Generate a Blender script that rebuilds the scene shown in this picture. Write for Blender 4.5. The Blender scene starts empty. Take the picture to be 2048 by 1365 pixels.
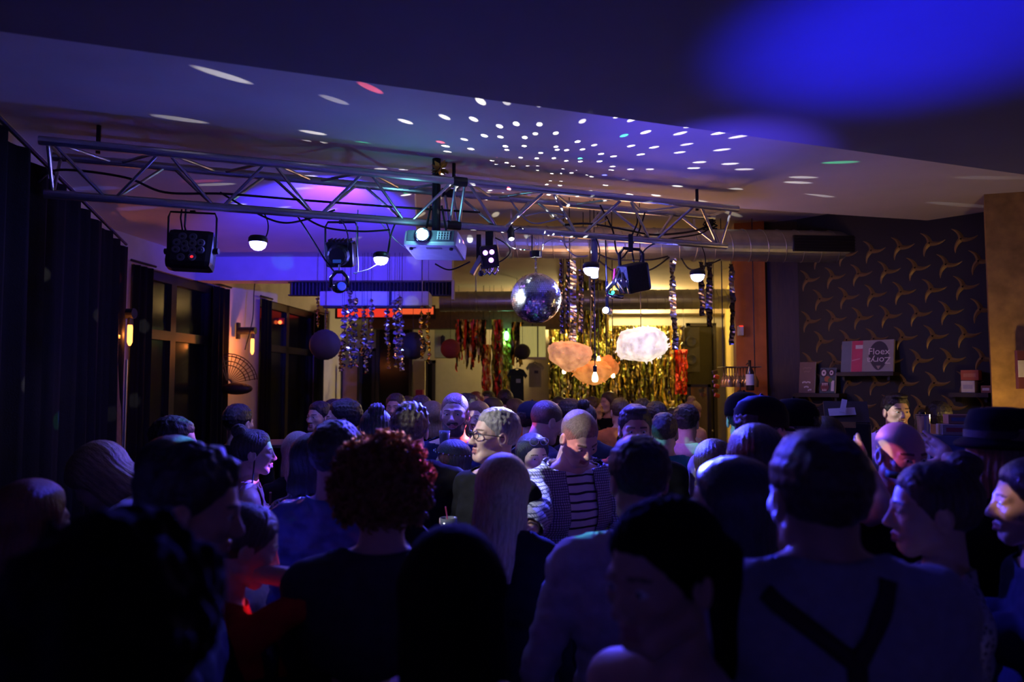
import bpy, bmesh, math, random
import numpy as np
from mathutils import Vector, Matrix, Euler
from mathutils.bvhtree import BVHTree

# ------------------------------------------------------------------ camera, world, exposure
SC = bpy.context.scene
COL = SC.collection
FPX, CX, CY = 1450.0, 1024.0, 682.5
CAMZ = 1.90
PITCH = math.atan(87.5 / FPX)
cam_data = bpy.data.cameras.new('camera')
cam_data.sensor_width = 36.0
cam_data.lens = FPX / 2048.0 * 36.0
cam_data.clip_start = 0.02
cam = bpy.data.objects.new('camera', cam_data)
COL.objects.link(cam)
cam.location = (0, 0, CAMZ)
cam.rotation_euler = (math.pi / 2 + PITCH, 0, 0)
cam_data.dof.use_dof = True
cam_data.dof.focus_distance = 4.6
cam_data.dof.aperture_fstop = 1.9
SC.camera = cam
world = bpy.data.worlds.new('night')
world.use_nodes = True
world.node_tree.nodes['Background'].inputs[0].default_value = (0.004, 0.005, 0.012, 1)
world.node_tree.nodes['Background'].inputs[1].default_value = 0.3
SC.world = world
SC.view_settings.view_transform = 'Standard'
SC.view_settings.look = 'None'
SC.view_settings.exposure = 0.0
SC.view_settings.gamma = 1.0
SC.view_settings.use_curve_mapping = False
SC.cycles.sample_clamp_indirect = 4.0
SC.cycles.adaptive_threshold = 0.02
SC.cycles.max_bounces = 4
SC.cycles.diffuse_bounces = 2
SC.cycles.glossy_bounces = 2
SC.cycles.transmission_bounces = 3
SC.cycles.caustics_reflective = False
SC.cycles.caustics_refractive = False

rnd = random.Random(7)
V = Vector
R = math.radians

def at(px, py, Y):
    """photo pixel -> the point at depth Y in front of the camera"""
    dx = (px - CX) / FPX
    u = (CY - py) / FPX
    c, s = math.cos(PITCH), math.sin(PITCH)
    d = V((dx, c - u * s, s + u * c))
    d *= Y / d.y
    return V((d.x, d.y, CAMZ + d.z))

def pxm(Y):
    return FPX / Y

# ------------------------------------------------------------------ materials
MATS = {}
def mat(name, color=(0.5, 0.5, 0.5), rough=0.6, metal=0.0, noise=0.0, nscale=20.0, bump=0.0, bscale=60.0,
        emit=None, estr=0.0, trans=0.0, alpha=1.0, spec=0.5, stretch=None, sheen=0.0):
    if name in MATS:
        return MATS[name]
    m = bpy.data.materials.new(name)
    m.use_nodes = True
    nt = m.node_tree
    b = nt.nodes['Principled BSDF']
    b.inputs['Base Color'].default_value = (*color, 1)
    b.inputs['Roughness'].default_value = rough
    b.inputs['Metallic'].default_value = metal
    b.inputs['Specular IOR Level'].default_value = spec
    if trans:
        b.inputs['Transmission Weight'].default_value = trans
    if alpha < 1:
        b.inputs['Alpha'].default_value = alpha
    if sheen:
        b.inputs['Sheen Weight'].default_value = sheen
    if emit is not None:
        b.inputs['Emission Color'].default_value = (*emit, 1)
        b.inputs['Emission Strength'].default_value = estr
    tc = nt.nodes.new('ShaderNodeTexCoord')
    vec = tc.outputs['Object']
    if stretch:
        mp = nt.nodes.new('ShaderNodeMapping')
        mp.inputs['Scale'].default_value = stretch
        nt.links.new(vec, mp.inputs[0])
        vec = mp.outputs[0]
    if noise or not bump:
        n = nt.nodes.new('ShaderNodeTexNoise')
        n.inputs['Scale'].default_value = nscale
        n.inputs['Detail'].default_value = 4
        nt.links.new(vec, n.inputs['Vector'])
        mr = nt.nodes.new('ShaderNodeMapRange')
        k = noise if noise else 0.06
        mr.inputs['From Min'].default_value = 0.3
        mr.inputs['From Max'].default_value = 0.7
        mr.inputs['To Min'].default_value = 1 - k
        mr.inputs['To Max'].default_value = 1 + k
        nt.links.new(n.outputs['Fac'], mr.inputs['Value'])
        vm = nt.nodes.new('ShaderNodeVectorMath')
        vm.operation = 'SCALE'
        vm.inputs[0].default_value = color
        nt.links.new(mr.outputs[0], vm.inputs['Scale'])
        nt.links.new(vm.outputs[0], b.inputs['Base Color'])
    if bump:
        n2 = nt.nodes.new('ShaderNodeTexNoise')
        n2.inputs['Scale'].default_value = bscale
        n2.inputs['Detail'].default_value = 3
        nt.links.new(vec, n2.inputs['Vector'])
        bp = nt.nodes.new('ShaderNodeBump')
        bp.inputs['Strength'].default_value = bump
        bp.inputs['Distance'].default_value = 0.01
        nt.links.new(n2.outputs['Fac'], bp.inputs['Height'])
        nt.links.new(bp.outputs[0], b.inputs['Normal'])
    MATS[name] = m
    return m

def emis(name, color, strength):
    if name in MATS:
        return MATS[name]
    m = bpy.data.materials.new(name)
    m.use_nodes = True
    nt = m.node_tree
    for n in list(nt.nodes):
        nt.nodes.remove(n)
    e = nt.nodes.new('ShaderNodeEmission')
    e.inputs[0].default_value = (*color, 1)
    e.inputs[1].default_value = strength
    o = nt.nodes.new('ShaderNodeOutputMaterial')
    nt.links.new(e.outputs[0], o.inputs[0])
    MATS[name] = m
    return m

# ------------------------------------------------------------------ mesh builder
class MB:
    def __init__(self):
        self.v = []; self.f = []; self.mi = []
        self.cur = 0
    def add(self, verts, faces):
        o = len(self.v)
        self.v.extend([tuple(p) for p in verts])
        self.f.extend([tuple(i + o for i in f) for f in faces])
        self.mi.extend([self.cur] * len(faces))
        return self
    def box(self, c, s, rot=None):
        hx, hy, hz = s[0] / 2, s[1] / 2, s[2] / 2
        vs = [V((x, y, z)) for x in (-hx, hx) for y in (-hy, hy) for z in (-hz, hz)]
        if rot is not None:
            vs = [rot @ p for p in vs]
        c = V(c)
        return self.add([p + c for p in vs], [(0, 1, 3, 2), (4, 6, 7, 5), (0, 4, 5, 1), (2, 3, 7, 6), (0, 2, 6, 4), (1, 5, 7, 3)])
    def bevbox(self, c, s, b, rot=None):
        """box with chamfered vertical and horizontal edges"""
        bm = bmesh.new()
        bmesh.ops.create_cube(bm, size=1.0)
        for v in bm.verts:
            v.co = V((v.co.x * s[0], v.co.y * s[1], v.co.z * s[2]))
        bmesh.ops.bevel(bm, geom=list(bm.edges), offset=b, segments=2, affect='EDGES', profile=0.6)
        vs = [v.co.copy() for v in bm.verts]
        if rot is not None:
            vs = [rot @ p for p in vs]
        bm.verts.index_update()
        fs = [[v.index for v in f.verts] for f in bm.faces]
        bm.free()
        c = V(c)
        return self.add([p + c for p in vs], fs)
    def cone(self, p0, p1, r0, r1=None, seg=12, caps=True):
        p0, p1 = V(p0), V(p1)
        r1 = r0 if r1 is None else r1
        d = (p1 - p0).normalized()
        a = d.orthogonal().normalized()
        b = d.cross(a)
        vs = []
        for p, r in ((p0, r0), (p1, r1)):
            for i in range(seg):
                t = 2 * math.pi * i / seg
                vs.append(p + (a * math.cos(t) + b * math.sin(t)) * r)
        fs = [(i, (i + 1) % seg, seg + (i + 1) % seg, seg + i) for i in range(seg)]
        if caps:
            fs.append(tuple(range(seg))[::-1]); fs.append(tuple(range(seg, 2 * seg)))
        return self.add(vs, fs)
    def tube(self, pts, r, seg=6, closed=False):
        pts = [V(p) for p in pts]
        n = len(pts)
        vs = []
        up = None
        for i, p in enumerate(pts):
            if closed:
                d = pts[(i + 1) % n] - pts[i - 1]
            else:
                d = pts[min(i + 1, n - 1)] - pts[max(i - 1, 0)]
            if d.length < 1e-9:
                d = V((0, 0, 1))
            d.normalize()
            if up is None:
                up = d.orthogonal().normalized()
            a = up - d * up.dot(d)
            if a.length < 1e-6:
                a = d.orthogonal()
            a.normalize(); up = a
            b = d.cross(a)
            rr = r[i] if isinstance(r, (list, tuple)) else r
            for k in range(seg):
                t = 2 * math.pi * k / seg
                vs.append(p + (a * math.cos(t) + b * math.sin(t)) * rr)
        fs = []
        m = n if closed else n - 1
        for i in range(m):
            for k in range(seg):
                j = (i + 1) % n
                fs.append((i * seg + k, i * seg + (k + 1) % seg, j * seg + (k + 1) % seg, j * seg + k))
        if not closed:
            fs.append(tuple(range(seg))[::-1]); fs.append(tuple((n - 1) * seg + k for k in range(seg)))
        return self.add(vs, fs)
    def lathe(self, prof, c=(0, 0, 0), seg=20, axis=None, caps=True):
        """prof: list of (r, h) along axis (default z)"""
        c = V(c)
        d = V(axis).normalized() if axis is not None else V((0, 0, 1))
        a = d.orthogonal().normalized() if axis is not None else V((1, 0, 0))
        b = d.cross(a)
        vs = []
        for r, h in prof:
            for i in range(seg):
                t = 2 * math.pi * i / seg
                vs.append(c + d * h + (a * math.cos(t) + b * math.sin(t)) * max(r, 1e-4))
        fs = []
        for j in range(len(prof) - 1):
            for i in range(seg):
                fs.append((j * seg + i, j * seg + (i + 1) % seg, (j + 1) * seg + (i + 1) % seg, (j + 1) * seg + i))
        if caps:
            fs.append(tuple(range(seg))[::-1]); fs.append(tuple((len(prof) - 1) * seg + i for i in range(seg)))
        return self.add(vs, fs)
    def sphere(self, c, r, seg=16, rings=10, scale=(1, 1, 1), rot=None):
        c = V(c)
        vs = [V((0, 0, 1))]
        for j in range(1, rings):
            p = math.pi * j / rings
            for i in range(seg):
                t = 2 * math.pi * i / seg
                vs.append(V((math.sin(p) * math.cos(t), math.sin(p) * math.sin(t), math.cos(p))))
        vs.append(V((0, 0, -1)))
        out = []
        for p in vs:
            q = V((p.x * r * scale[0], p.y * r * scale[1], p.z * r * scale[2]))
            if rot is not None:
                q = rot @ q
            out.append(q + c)
        fs = [(0, 1 + i, 1 + (i + 1) % seg) for i in range(seg)]
        for j in range(rings - 2):
            for i in range(seg):
                a = 1 + j * seg
                fs.append((a + i, a + seg + i, a + seg + (i + 1) % seg, a + (i + 1) % seg))
        a = 1 + (rings - 2) * seg
        L = len(vs) - 1
        fs += [(a + i, L, a + (i + 1) % seg) for i in range(seg)]
        return self.add(out, fs)
    def mesh(self, name, mats, smooth=False):
        me = bpy.data.meshes.new(name)
        me.from_pydata(self.v, [], self.f)
        if not isinstance(mats, (list, tuple)):
            mats = [mats]
        for m in mats:
            me.materials.append(m)
        if len(mats) > 1:
            me.polygons.foreach_set('material_index', self.mi)
        if smooth:
            me.polygons.foreach_set('use_smooth', [True] * len(me.polygons))
        me.update()
        return me
    def build(self, name, mats, parent=None, smooth=False, world=False, loc=None):
        if world and parent is not None:
            inv = parent.matrix_basis.inverted()
            self.v = [tuple(inv @ V(p)) for p in self.v]
        return link(name, self.mesh(name, mats, smooth), parent, loc)

def link(name, data, parent=None, loc=None, rot=None, scale=None):
    o = bpy.data.objects.new(name, data)
    COL.objects.link(o)
    if parent is not None:
        o.parent = parent
    if loc is not None:
        o.location = loc
    if rot is not None:
        o.rotation_euler = rot
    if scale is not None:
        o.scale = scale
    return o

def tag(o, label, cat, group=None):
    o['label'] = label
    o['category'] = cat
    if group:
        o['group'] = group
    return o

def thing(name, loc, label, cat, rotz=0.0, group=None):
    o = bpy.data.objects.new(name, None)
    o.empty_display_size = 0.1
    COL.objects.link(o)
    o.location = loc
    o.rotation_euler = (0, 0, rotz)
    return tag(o, label, cat, group)

def struct(o, label=None, cat=None):
    o['kind'] = 'structure'
    if label:
        o['label'] = label
    if cat:
        o['category'] = cat
    return o

def light(name, kind, loc, power, color, parent=None, radius=0.02, target=None, angle=60, blend=0.5):
    d = bpy.data.lights.new(name, kind)
    d.energy = power
    d.color = color
    d.shadow_soft_size = radius
    o = bpy.data.objects.new(name, d)
    COL.objects.link(o)
    loc = V(loc)
    if kind == 'SPOT':
        d.spot_size = R(angle)
        d.spot_blend = blend
    o.location = loc
    if target is not None:
        q = (V(target) - loc).to_track_quat('-Z', 'Y')
        o.rotation_euler = q.to_euler()
    if parent is not None:
        o.parent = parent
        o.matrix_parent_inverse = parent.matrix_basis.inverted()
    return o

def gobo(o, scale, r, density=1.0, colorful=0.2, rand=0.6, seed=(0, 0, 0)):
    """turn a lamp into mirror-ball reflections: round patches in its directions"""
    d = o.data
    d.use_nodes = True
    nt = d.node_tree
    em = nt.nodes['Emission']
    tc = nt.nodes.new('ShaderNodeTexCoord')
    sx = nt.nodes.new('ShaderNodeSeparateXYZ')
    nt.links.new(tc.outputs['Normal'], sx.inputs[0])
    def mth(op, a_, b_=None):
        n_ = nt.nodes.new('ShaderNodeMath'); n_.operation = op
        for i_, q_ in enumerate((a_, b_)):
            if q_ is None: continue
            if isinstance(q_, (int, float)): n_.inputs[i_].default_value = q_
            else: nt.links.new(q_, n_.inputs[i_])
        return n_.outputs[0]
    rr_ = mth('SQRT', mth('ADD', mth('MULTIPLY', sx.outputs[0], sx.outputs[0]), mth('MULTIPLY', sx.outputs[1], sx.outputs[1])))
    th_ = mth('ARCTAN2', rr_, mth('ABSOLUTE', sx.outputs[2]))
    fc_ = mth('DIVIDE', th_, mth('MAXIMUM', rr_, 1e-4))
    cb_ = nt.nodes.new('ShaderNodeCombineXYZ')
    nt.links.new(mth('MULTIPLY', sx.outputs[0], fc_), cb_.inputs[0]); nt.links.new(mth('MULTIPLY', sx.outputs[1], fc_), cb_.inputs[1])
    ad = nt.nodes.new('ShaderNodeVectorMath'); ad.operation = 'ADD'
    ad.inputs[1].default_value = (seed[0] + 20, seed[1] + 20, 0)
    nt.links.new(cb_.outputs[0], ad.inputs[0])
    vo = nt.nodes.new('ShaderNodeTexVoronoi')
    vo.voronoi_dimensions = '2D'
    vo.inputs['Scale'].default_value = scale
    vo.inputs['Randomness'].default_value = rand
    nt.links.new(ad.outputs[0], vo.inputs['Vector'])
    mr = nt.nodes.new('ShaderNodeMapRange')
    mr.inputs['From Min'].default_value = r
    mr.inputs['From Max'].default_value = r * 0.72
    nt.links.new(vo.outputs['Distance'], mr.inputs['Value'])
    sp = nt.nodes.new('ShaderNodeSeparateColor')
    nt.links.new(vo.outputs['Color'], sp.inputs[0])
    lt = nt.nodes.new('ShaderNodeMath'); lt.operation = 'LESS_THAN'
    lt.inputs[1].default_value = density
    nt.links.new(sp.outputs[0], lt.inputs[0])
    mu = nt.nodes.new('ShaderNodeMath'); mu.operation = 'MULTIPLY'
    nt.links.new(mr.outputs[0], mu.inputs[0]); nt.links.new(lt.outputs[0], mu.inputs[1])
    br = nt.nodes.new('ShaderNodeMapRange')
    br.inputs['To Min'].default_value = 0.3
    br.inputs['To Max'].default_value = 1.3
    nt.links.new(sp.outputs[2], br.inputs['Value'])
    mu2 = nt.nodes.new('ShaderNodeMath'); mu2.operation = 'MULTIPLY'
    nt.links.new(mu.outputs[0], mu2.inputs[0]); nt.links.new(br.outputs[0], mu2.inputs[1])
    rp = nt.nodes.new('ShaderNodeValToRGB')
    cr = rp.color_ramp
    cr.interpolation = 'CONSTANT'
    cr.elements[0].position = 0.0; cr.elements[0].color = (1.0, 0.97, 0.9, 1)
    cr.elements[1].position = 1 - colorful; cr.elements[1].color = (0.12, 0.14, 1.0, 1)
    e = cr.elements.new(1 - colorful * 0.4); e.color = (0.05, 0.9, 0.35, 1)
    e = cr.elements.new(1 - colorful * 0.22); e.color = (1.0, 0.12, 0.16, 1)
    nt.links.new(sp.outputs[1], rp.inputs[0])
    nt.links.new(rp.outputs[0], em.inputs[0])
    nt.links.new(mu2.outputs[0], em.inputs[1])
    return o

def text_mesh(body, size, depth=0.001, align='CENTER', shear=0.0):
    c = bpy.data.curves.new('lettering', 'FONT')
    c.body = body
    c.size = size
    c.extrude = depth
    c.align_x = align
    c.align_y = 'CENTER'
    c.shear = shear
    c.resolution_u = 3
    o = bpy.data.objects.new('lettering', c)
    COL.objects.link(o)
    bpy.context.view_layer.update()
    me = bpy.data.meshes.new_from_object(o.evaluated_get(bpy.context.evaluated_depsgraph_get()))
    bpy.data.objects.remove(o)
    return me

def lettering(body, size, m, parent, loc, rot, depth=0.001, name='lettering', shear=0.0):
    me = text_mesh(body, size, depth, shear=shear)
    me.materials.clear()
    me.materials.append(m)
    return link(name, me, parent, loc, rot)

def arc(p0, p1, sag, n=12, side=(0, 0, 0)):
    p0, p1, side = V(p0), V(p1), V(side)
    out = []
    for i in range(n + 1):
        t = i / n
        k = 4 * t * (1 - t)
        out.append(p0.lerp(p1, t) + V((0, 0, -sag * k)) + side * k)
    return out
# ------------------------------------------------------------------ materials of the room
M_plaster = mat('white_plaster', (0.62, 0.59, 0.60), 0.9, noise=0.06, nscale=6, bump=0.08, bscale=25)
M_ceil = mat('painted_ceiling', (0.66, 0.63, 0.66), 0.92, noise=0.04, nscale=3, bump=0.04, bscale=40)
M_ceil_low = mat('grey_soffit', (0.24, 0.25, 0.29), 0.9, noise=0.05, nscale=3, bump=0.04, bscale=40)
M_warmceil = mat('cream_ceiling', (0.62, 0.53, 0.42), 0.9, noise=0.05, nscale=3)
M_cream = mat('cream_wall', (0.50, 0.47, 0.36), 0.9, noise=0.08, nscale=5)
M_gold = mat('golden_plaster', (0.50, 0.30, 0.09), 0.75, noise=0.3, nscale=9, bump=0.25, bscale=18)
M_yellow = mat('yellow_wall', (0.62, 0.45, 0.12), 0.85, noise=0.1, nscale=5)
M_orange = mat('orange_plaster', (0.50, 0.17, 0.035), 0.75, noise=0.18, nscale=6, bump=0.2, bscale=20)
M_wood = mat('dark_wood', (0.045, 0.025, 0.014), 0.55, noise=0.3, nscale=12, stretch=(8, 8, 0.6))
M_floor = mat('dark_floorboards', (0.03, 0.022, 0.018), 0.35, noise=0.3, nscale=4, bump=0.1, bscale=10)
M_starwall = mat('dark_wall_covering', (0.007, 0.006, 0.005), 0.6, noise=0.25, nscale=3, bump=0.1, bscale=8)
M_star = mat('bronze_relief', (0.30, 0.20, 0.085), 0.4, 0.3, noise=0.3, nscale=4)
M_black = mat('black_fabric', (0.0045, 0.0045, 0.006), 0.95, noise=0.2, nscale=30, bump=0.3, bscale=120, spec=0.2)
M_glassdark = mat('night_glass', (0.01, 0.011, 0.012), 0.14, bump=0.01, bscale=5, spec=0.3)
M_frame = mat('dark_window_frame', (0.02, 0.017, 0.015), 0.5, noise=0.1)
M_steel = mat('galvanised_steel', (0.50, 0.52, 0.56), 0.38, 0.9, noise=0.12, nscale=10)
M_alu = mat('aluminium_tube', (0.62, 0.62, 0.66), 0.33, 0.9, noise=0.05, nscale=30)
M_blackmetal = mat('black_metal', (0.016, 0.016, 0.02), 0.42, 0.2, noise=0.1, nscale=40)
M_blackplastic = mat('black_plastic', (0.014, 0.014, 0.017), 0.35, noise=0.1, nscale=40)
M_cable = mat('black_cable', (0.012, 0.012, 0.016), 0.5)
M_whitecable = mat('white_cable', (0.6, 0.62, 0.7), 0.4)
M_white = mat('white_plastic', (0.72, 0.72, 0.74), 0.45)
M_chrome = mat('chrome', (0.75, 0.75, 0.8), 0.12, 1.0)

# ------------------------------------------------------------------ shell
def slab(name, poly, z0, z1, m):
    mb = MB()
    n = len(poly)
    mb.add([(x, y, z0) for x, y in poly] + [(x, y, z1) for x, y in poly],
           [tuple(range(n))[::-1], tuple(range(n, 2 * n))] + [(i, (i + 1) % n, n + (i + 1) % n, n + i) for i in range(n)])
    o = mb.build(name, m)
    o['kind'] = 'structure'
    return o

def wall(name, a, b, z0, z1, m, th=0.2, side=1):
    a, b = V((a[0], a[1], 0)), V((b[0], b[1], 0))
    d = (b - a).normalized()
    nrm = V((-d.y, d.x, 0)) * th * side
    poly = [(a.x, a.y), (b.x, b.y), (b.x + nrm.x, b.y + nrm.y), (a.x + nrm.x, a.y + nrm.y)]
    if side < 0:
        poly = poly[::-1]
    return slab(name, poly, z0, z1, m)

TD = V((0.9407, 0.3391, 0))           # along the truss
ND = V((-0.3391, 0.9407, 0))          # away from the camera, square to the truss
HC = 3.35                             # hall ceiling
slab('floor', [(-6, -3.4), (6.6, -3.4), (6.6, 14.2), (-6, 14.2)], -0.2, 0.0, M_floor)
WA0, WA1 = V((-0.72, -2.2, 0)), V((-3.72, 6.70, 0))
WB1 = V((-3.05, 13.75, 0))
wall('wall_left', WA0, WA1, 0, 3.75, M_plaster)
# wall B with two window openings
dB = (WB1 - WA1).normalized(); LB = (WB1 - WA1).length
def onB(y):
    t = (y - WA1.y) / (WB1.y - WA1.y)
    return WA1.lerp(WB1, t)
WSEG = [(6.70, 6.98), (8.62, 9.80), (11.9, 13.75)]
for i, (y0, y1) in enumerate(WSEG):
    wall('wall_left', onB(y0), onB(y1), 0, 3.75, M_plaster)
for y0, y1 in ((6.98, 8.62), (9.80, 11.9)):
    wall('wall_left', onB(y0), onB(y1), 3.08, 3.75, M_plaster)
    wall('wall_left', onB(y0), onB(y1), 0, 0.55, M_plaster)
wall('wall_back', (-3.25, 13.7), (4.3, 13.7), 0, 3.8, M_cream)
wall('wall_front', (5.4, -2.2), (-0.9, -2.2), 0, 3.6, M_plaster)
BARA, BARB = V((2.86, 7.2, 0)), V((4.12, 5.85, 0))
wall('wall_right', (4.6, 5.35), (5.2, -2.2), 0, 3.6, M_plaster)
wall('wall_right', (4.05, 13.8), (2.52, 7.62), 0, 3.8, M_yellow)
dbar = (BARB - BARA).normalized()
nbar = V((-dbar.y, dbar.x, 0))        # towards the back
wall('wall_right', BARA - dbar * 0.02, BARB + dbar * 0.9, 0, 3.6, M_starwall, th=0.18, side=1)
wall('wall_right', V((2.50, 7.42, 0)), BARA, 0, 3.6, M_wood, th=0.12, side=1)

# ceilings: low soffit over the camera, hall ceiling, warm back ceiling
E0 = V((1.13, 3.18, 0))
def onE(s): return E0 + TD * s
sA, sB = onE(-6.5), onE(5.2)
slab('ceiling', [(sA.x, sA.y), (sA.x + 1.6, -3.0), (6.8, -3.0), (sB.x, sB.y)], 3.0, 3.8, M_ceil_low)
K1 = V((-0.72, 5.25, 0)); K2 = V((-1.10, 8.42, 0))
kd = V((0.971, 0.239, 0))
K0 = K1 + kd * 6.2
pA, pB = onE(-6.5), onE(5.2)
slab('ceiling', [(pA.x, pA.y), (pB.x, pB.y), (K0.x, K0.y), (K1.x, K1.y), (K2.x, K2.y), (-5.2, 8.42)], HC, 3.8, M_ceil)
slab('ceiling', [(-5.2, 8.42), (K2.x, K2.y), (K1.x, K1.y), (K0.x, K0.y), (6.6, 14.0), (-5.2, 14.0)], 3.56, 3.8, M_warmceil)

# pillars
def pillar(name, pts, z0, z1, m):
    return slab(name, pts, z0, z1, m)
pr = [(3.60, 5.45), (4.75, 5.1), (4.9, 5.9), (3.92, 5.95)]
o = pillar('wall_pillar', pr, 0, 3.36, M_gold)
po = [(2.285, 7.38), (2.56, 7.28), (2.66, 7.60), (2.36, 7.72)]
o = pillar('wall_pillar', po, 0, 3.56, M_orange)
# rounded cornice under the hall ceiling at the far left, dark header beam at the back
o = slab('trim_1', [(-2.45, 12.3), (1.55, 12.3), (1.55, 12.6), (-2.45, 12.6)], 2.86, 3.2, mat('brown_beam', (0.16, 0.09, 0.06), 0.8, noise=0.15))
o = slab('trim_2', [(-4.0, 8.15), (-0.68, 8.15), (-0.68, 8.42), (-4.0, 8.42)], 3.08, HC, M_plaster)
o = slab('trim_3', [(-3.0, 13.35), (4.0, 13.35), (4.0, 13.7), (-3.0, 13.7)], 3.22, 3.56, M_warmceil)

# ------------------------------------------------------------------ relief stars on the bar wall
mb = MB()
for k in range(3):
    a0 = R(95 + 120 * k)
    pts = []
    for i in range(6):
        t = i / 5
        a = a0 + 0.55 * t
        r = 0.006 + 0.118 * t
        pts.append((math.cos(a) * r, math.sin(a) * r, 0.020 * (1 - t) ** 1.3 + 0.002, 0.020 * (1 - t) ** 0.8 + 0.0025, a))
    vs = []; fs = []
    for (x, z, h, w, a) in pts:
        px_, pz_ = -math.sin(a) * w, math.cos(a) * w
        vs += [(x + px_, 0, z + pz_), (x, -h, z), (x - px_, 0, z - pz_)]
    for i in range(5):
        b = i * 3
        fs += [(b, b + 3, b + 4, b + 1), (b + 1, b + 4, b + 5, b + 2)]
    mb.add(vs, fs)
star_me = mb.mesh('relief_star', M_star)
wall_star = [o for o in bpy.data.objects if o.name.startswith('wall_right') and o.data.materials[0] == M_starwall][0]
rz_bar = math.atan2(dbar.y, dbar.x)
nst = 0
for j in range(-1, 10):
    z = 1.30 + j * 0.205
    for i in range(0, 9):
        s = 0.10 + i * 0.245 + (0.122 if j % 2 else 0)
        if s > 2.1 or z > 3.25 or z < 1.2:
            continue
        p = BARA + dbar * s
        link('relief_star', star_me, wall_star, (p.x - nbar.x * 0.002, p.y - nbar.y * 0.002, z), (0, 0, rz_bar))
        nst += 1

# ------------------------------------------------------------------ windows in the left wall
def window(n, y0, y1, label):
    a, b = onB(y0), onB(y1)
    d = (b - a).normalized(); L = (b - a).length
    w = thing('window_%d' % n, a, label, 'window', math.atan2(d.y, d.x))
    w['kind'] = 'structure'
    z0, z1 = 0.55, 3.08
    mb = MB()
    for x in (0.05, L / 2, L - 0.05):
        mb.box((x, 0.08, (z0 + z1) / 2), (0.1, 0.08, z1 - z0))
    for z in (z0 + 0.05, 2.42, z1 - 0.05):
        mb.box((L / 2, 0.08, z), (L, 0.08, 0.1))
    mb.build('window_frame', M_frame, w)
    for k in range(2):
        xc = L * (0.25 + 0.5 * k)
        for zz0, zz1 in ((z0 + 0.1, 2.37), (2.47, z1 - 0.1)):
            MB().box((xc, 0.09, (zz0 + zz1) / 2), (L / 2 - 0.12, 0.012, zz1 - zz0)).build('pane', M_glassdark, w)
    return w
window(1, 6.98, 8.62, 'dark night window with glossy panes beside the first wall lamp')
window(2, 9.80, 11.9, 'dark night window farther back beyond the second wall lamp')

# drapes
def drape(name, p0, p1, z0, z1, label, m=None, waves=6, amp=0.035, group=None, topsag=0.0):
    p0, p1 = V(p0), V(p1)
    d = (p1 - p0); L = d.length; d = d / L
    n = V((-d.y, d.x, 0))
    t = thing(name, (p0.x, p0.y, z0), label, 'curtain', 0, group)
    cols = max(24, int(waves * 9)); rows = 10
    mb = MB(); vs = []
    r2 = random.Random(int(L * 1000))
    ph = [r2.uniform(-0.6, 0.6) for _ in range(cols + 1)]
    for j in range(rows + 1):
        v = j / rows
        for i in range(cols + 1):
            u = i / cols
            k = amp * (1.0 - 0.35 * v)
            off = k * math.sin(2 * math.pi * waves * u + 0.5 * ph[i]) + 0.3 * k * math.sin(2 * math.pi * waves * 2.3 * u + v * 2)
            p = p0 + d * (L * u) + n * off
            zt = z1 - topsag * abs(math.sin(math.pi * waves * u)) * (1 if v > 0.95 else 0)
            vs.append((p.x - p0.x, p.y - p0.y, (zt - z0) * v))
    fs = [(j * (cols + 1) + i, j * (cols + 1) + i + 1, (j + 1) * (cols + 1) + i + 1, (j + 1) * (cols + 1) + i) for j in range(rows) for i in range(cols)]
    mb.add(vs, fs)
    c = mb.build('cloth', m or M_black, t, smooth=True)
    s = c.modifiers.new('thickness', 'SOLIDIFY'); s.thickness = 0.006
    rail = MB().tube([(V((0, 0, z1 - z0 + 0.03)) - d * 0.05), (p1 - p0) + V((0, 0, z1 - z0 + 0.03)) + d * 0.05], 0.012, 8)
    rail.build('rail', M_blackmetal, t)
    return t
nA = V((0.9475, 0.3197, 0))           # into the room from wall A
cA0 = WA0.lerp(WA1, 0.40) + nA * 0.17
cA1 = WA0.lerp(WA1, 0.955) + nA * 0.17
drape('stage_curtain', cA0, cA1, 0.02, 3.12, 'large black stage curtain covering the left wall below the truss end', waves=15, amp=0.055, topsag=0.02)
nBv = V((dB.y, -dB.x, 0))
for (y0, y1, lab) in ((6.92, 7.22, 'narrow black drape on the near side of the first window'),
                      (8.45, 8.80, 'narrow black drape between the first window and the second wall lamp'),
                      (9.72, 10.0, 'narrow black drape on the near side of the second window'),
                      (11.7, 12.05, 'narrow black drape on the far side of the second window')):
    drape('window_drape', onB(y0) + nBv * 0.07, onB(y1) + nBv * 0.07, 0.3, 3.06, lab, waves=3, amp=0.03, group='black window drapes')

# boards leaning in the corner beside the curtain
def board(px0, px1, ytop, Y, label, m, lean=0.10):
    p0, p1 = at(px0, ytop, Y), at(px1, ytop, Y + 0.12)
    t = thing('leaning_board', (p0.x, p0.y, 0), label, 'board')
    h = p0.z
    mb = MB()
    d = V((p1.x - p0.x, p1.y - p0.y, 0))
    n = V((-d.y, d.x, 0)).normalized() * 0.03
    vs = []
    for z, off in ((0, V((0.10, 0, 0))), (h, V((0, 0, 0)))):
        for q in (V((0, 0, 0)), d, d + n, n):
            vs.append(q + off + V((0, 0, z)))
    mb.add(vs, [(3, 2, 1, 0), (4, 5, 6, 7), (0, 1, 5, 4), (1, 2, 6, 5), (2, 3, 7, 6), (3, 0, 4, 7)])
    mb.build('panel', m, t)
    e = MB()
    for off, z in ((V((0.10, 0, 0)), 0.02), (V((0, 0, 0)), h - 0.02)):
        e.box(V((0, 0, z)) + off + d / 2 - n * 0.4, (d.length * 1.02, 0.012, 0.03), Matrix.Rotation(math.atan2(d.y, d.x), 3, 'Z'))
    e.build('edge_strip', M_frame, t)
    return t
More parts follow.
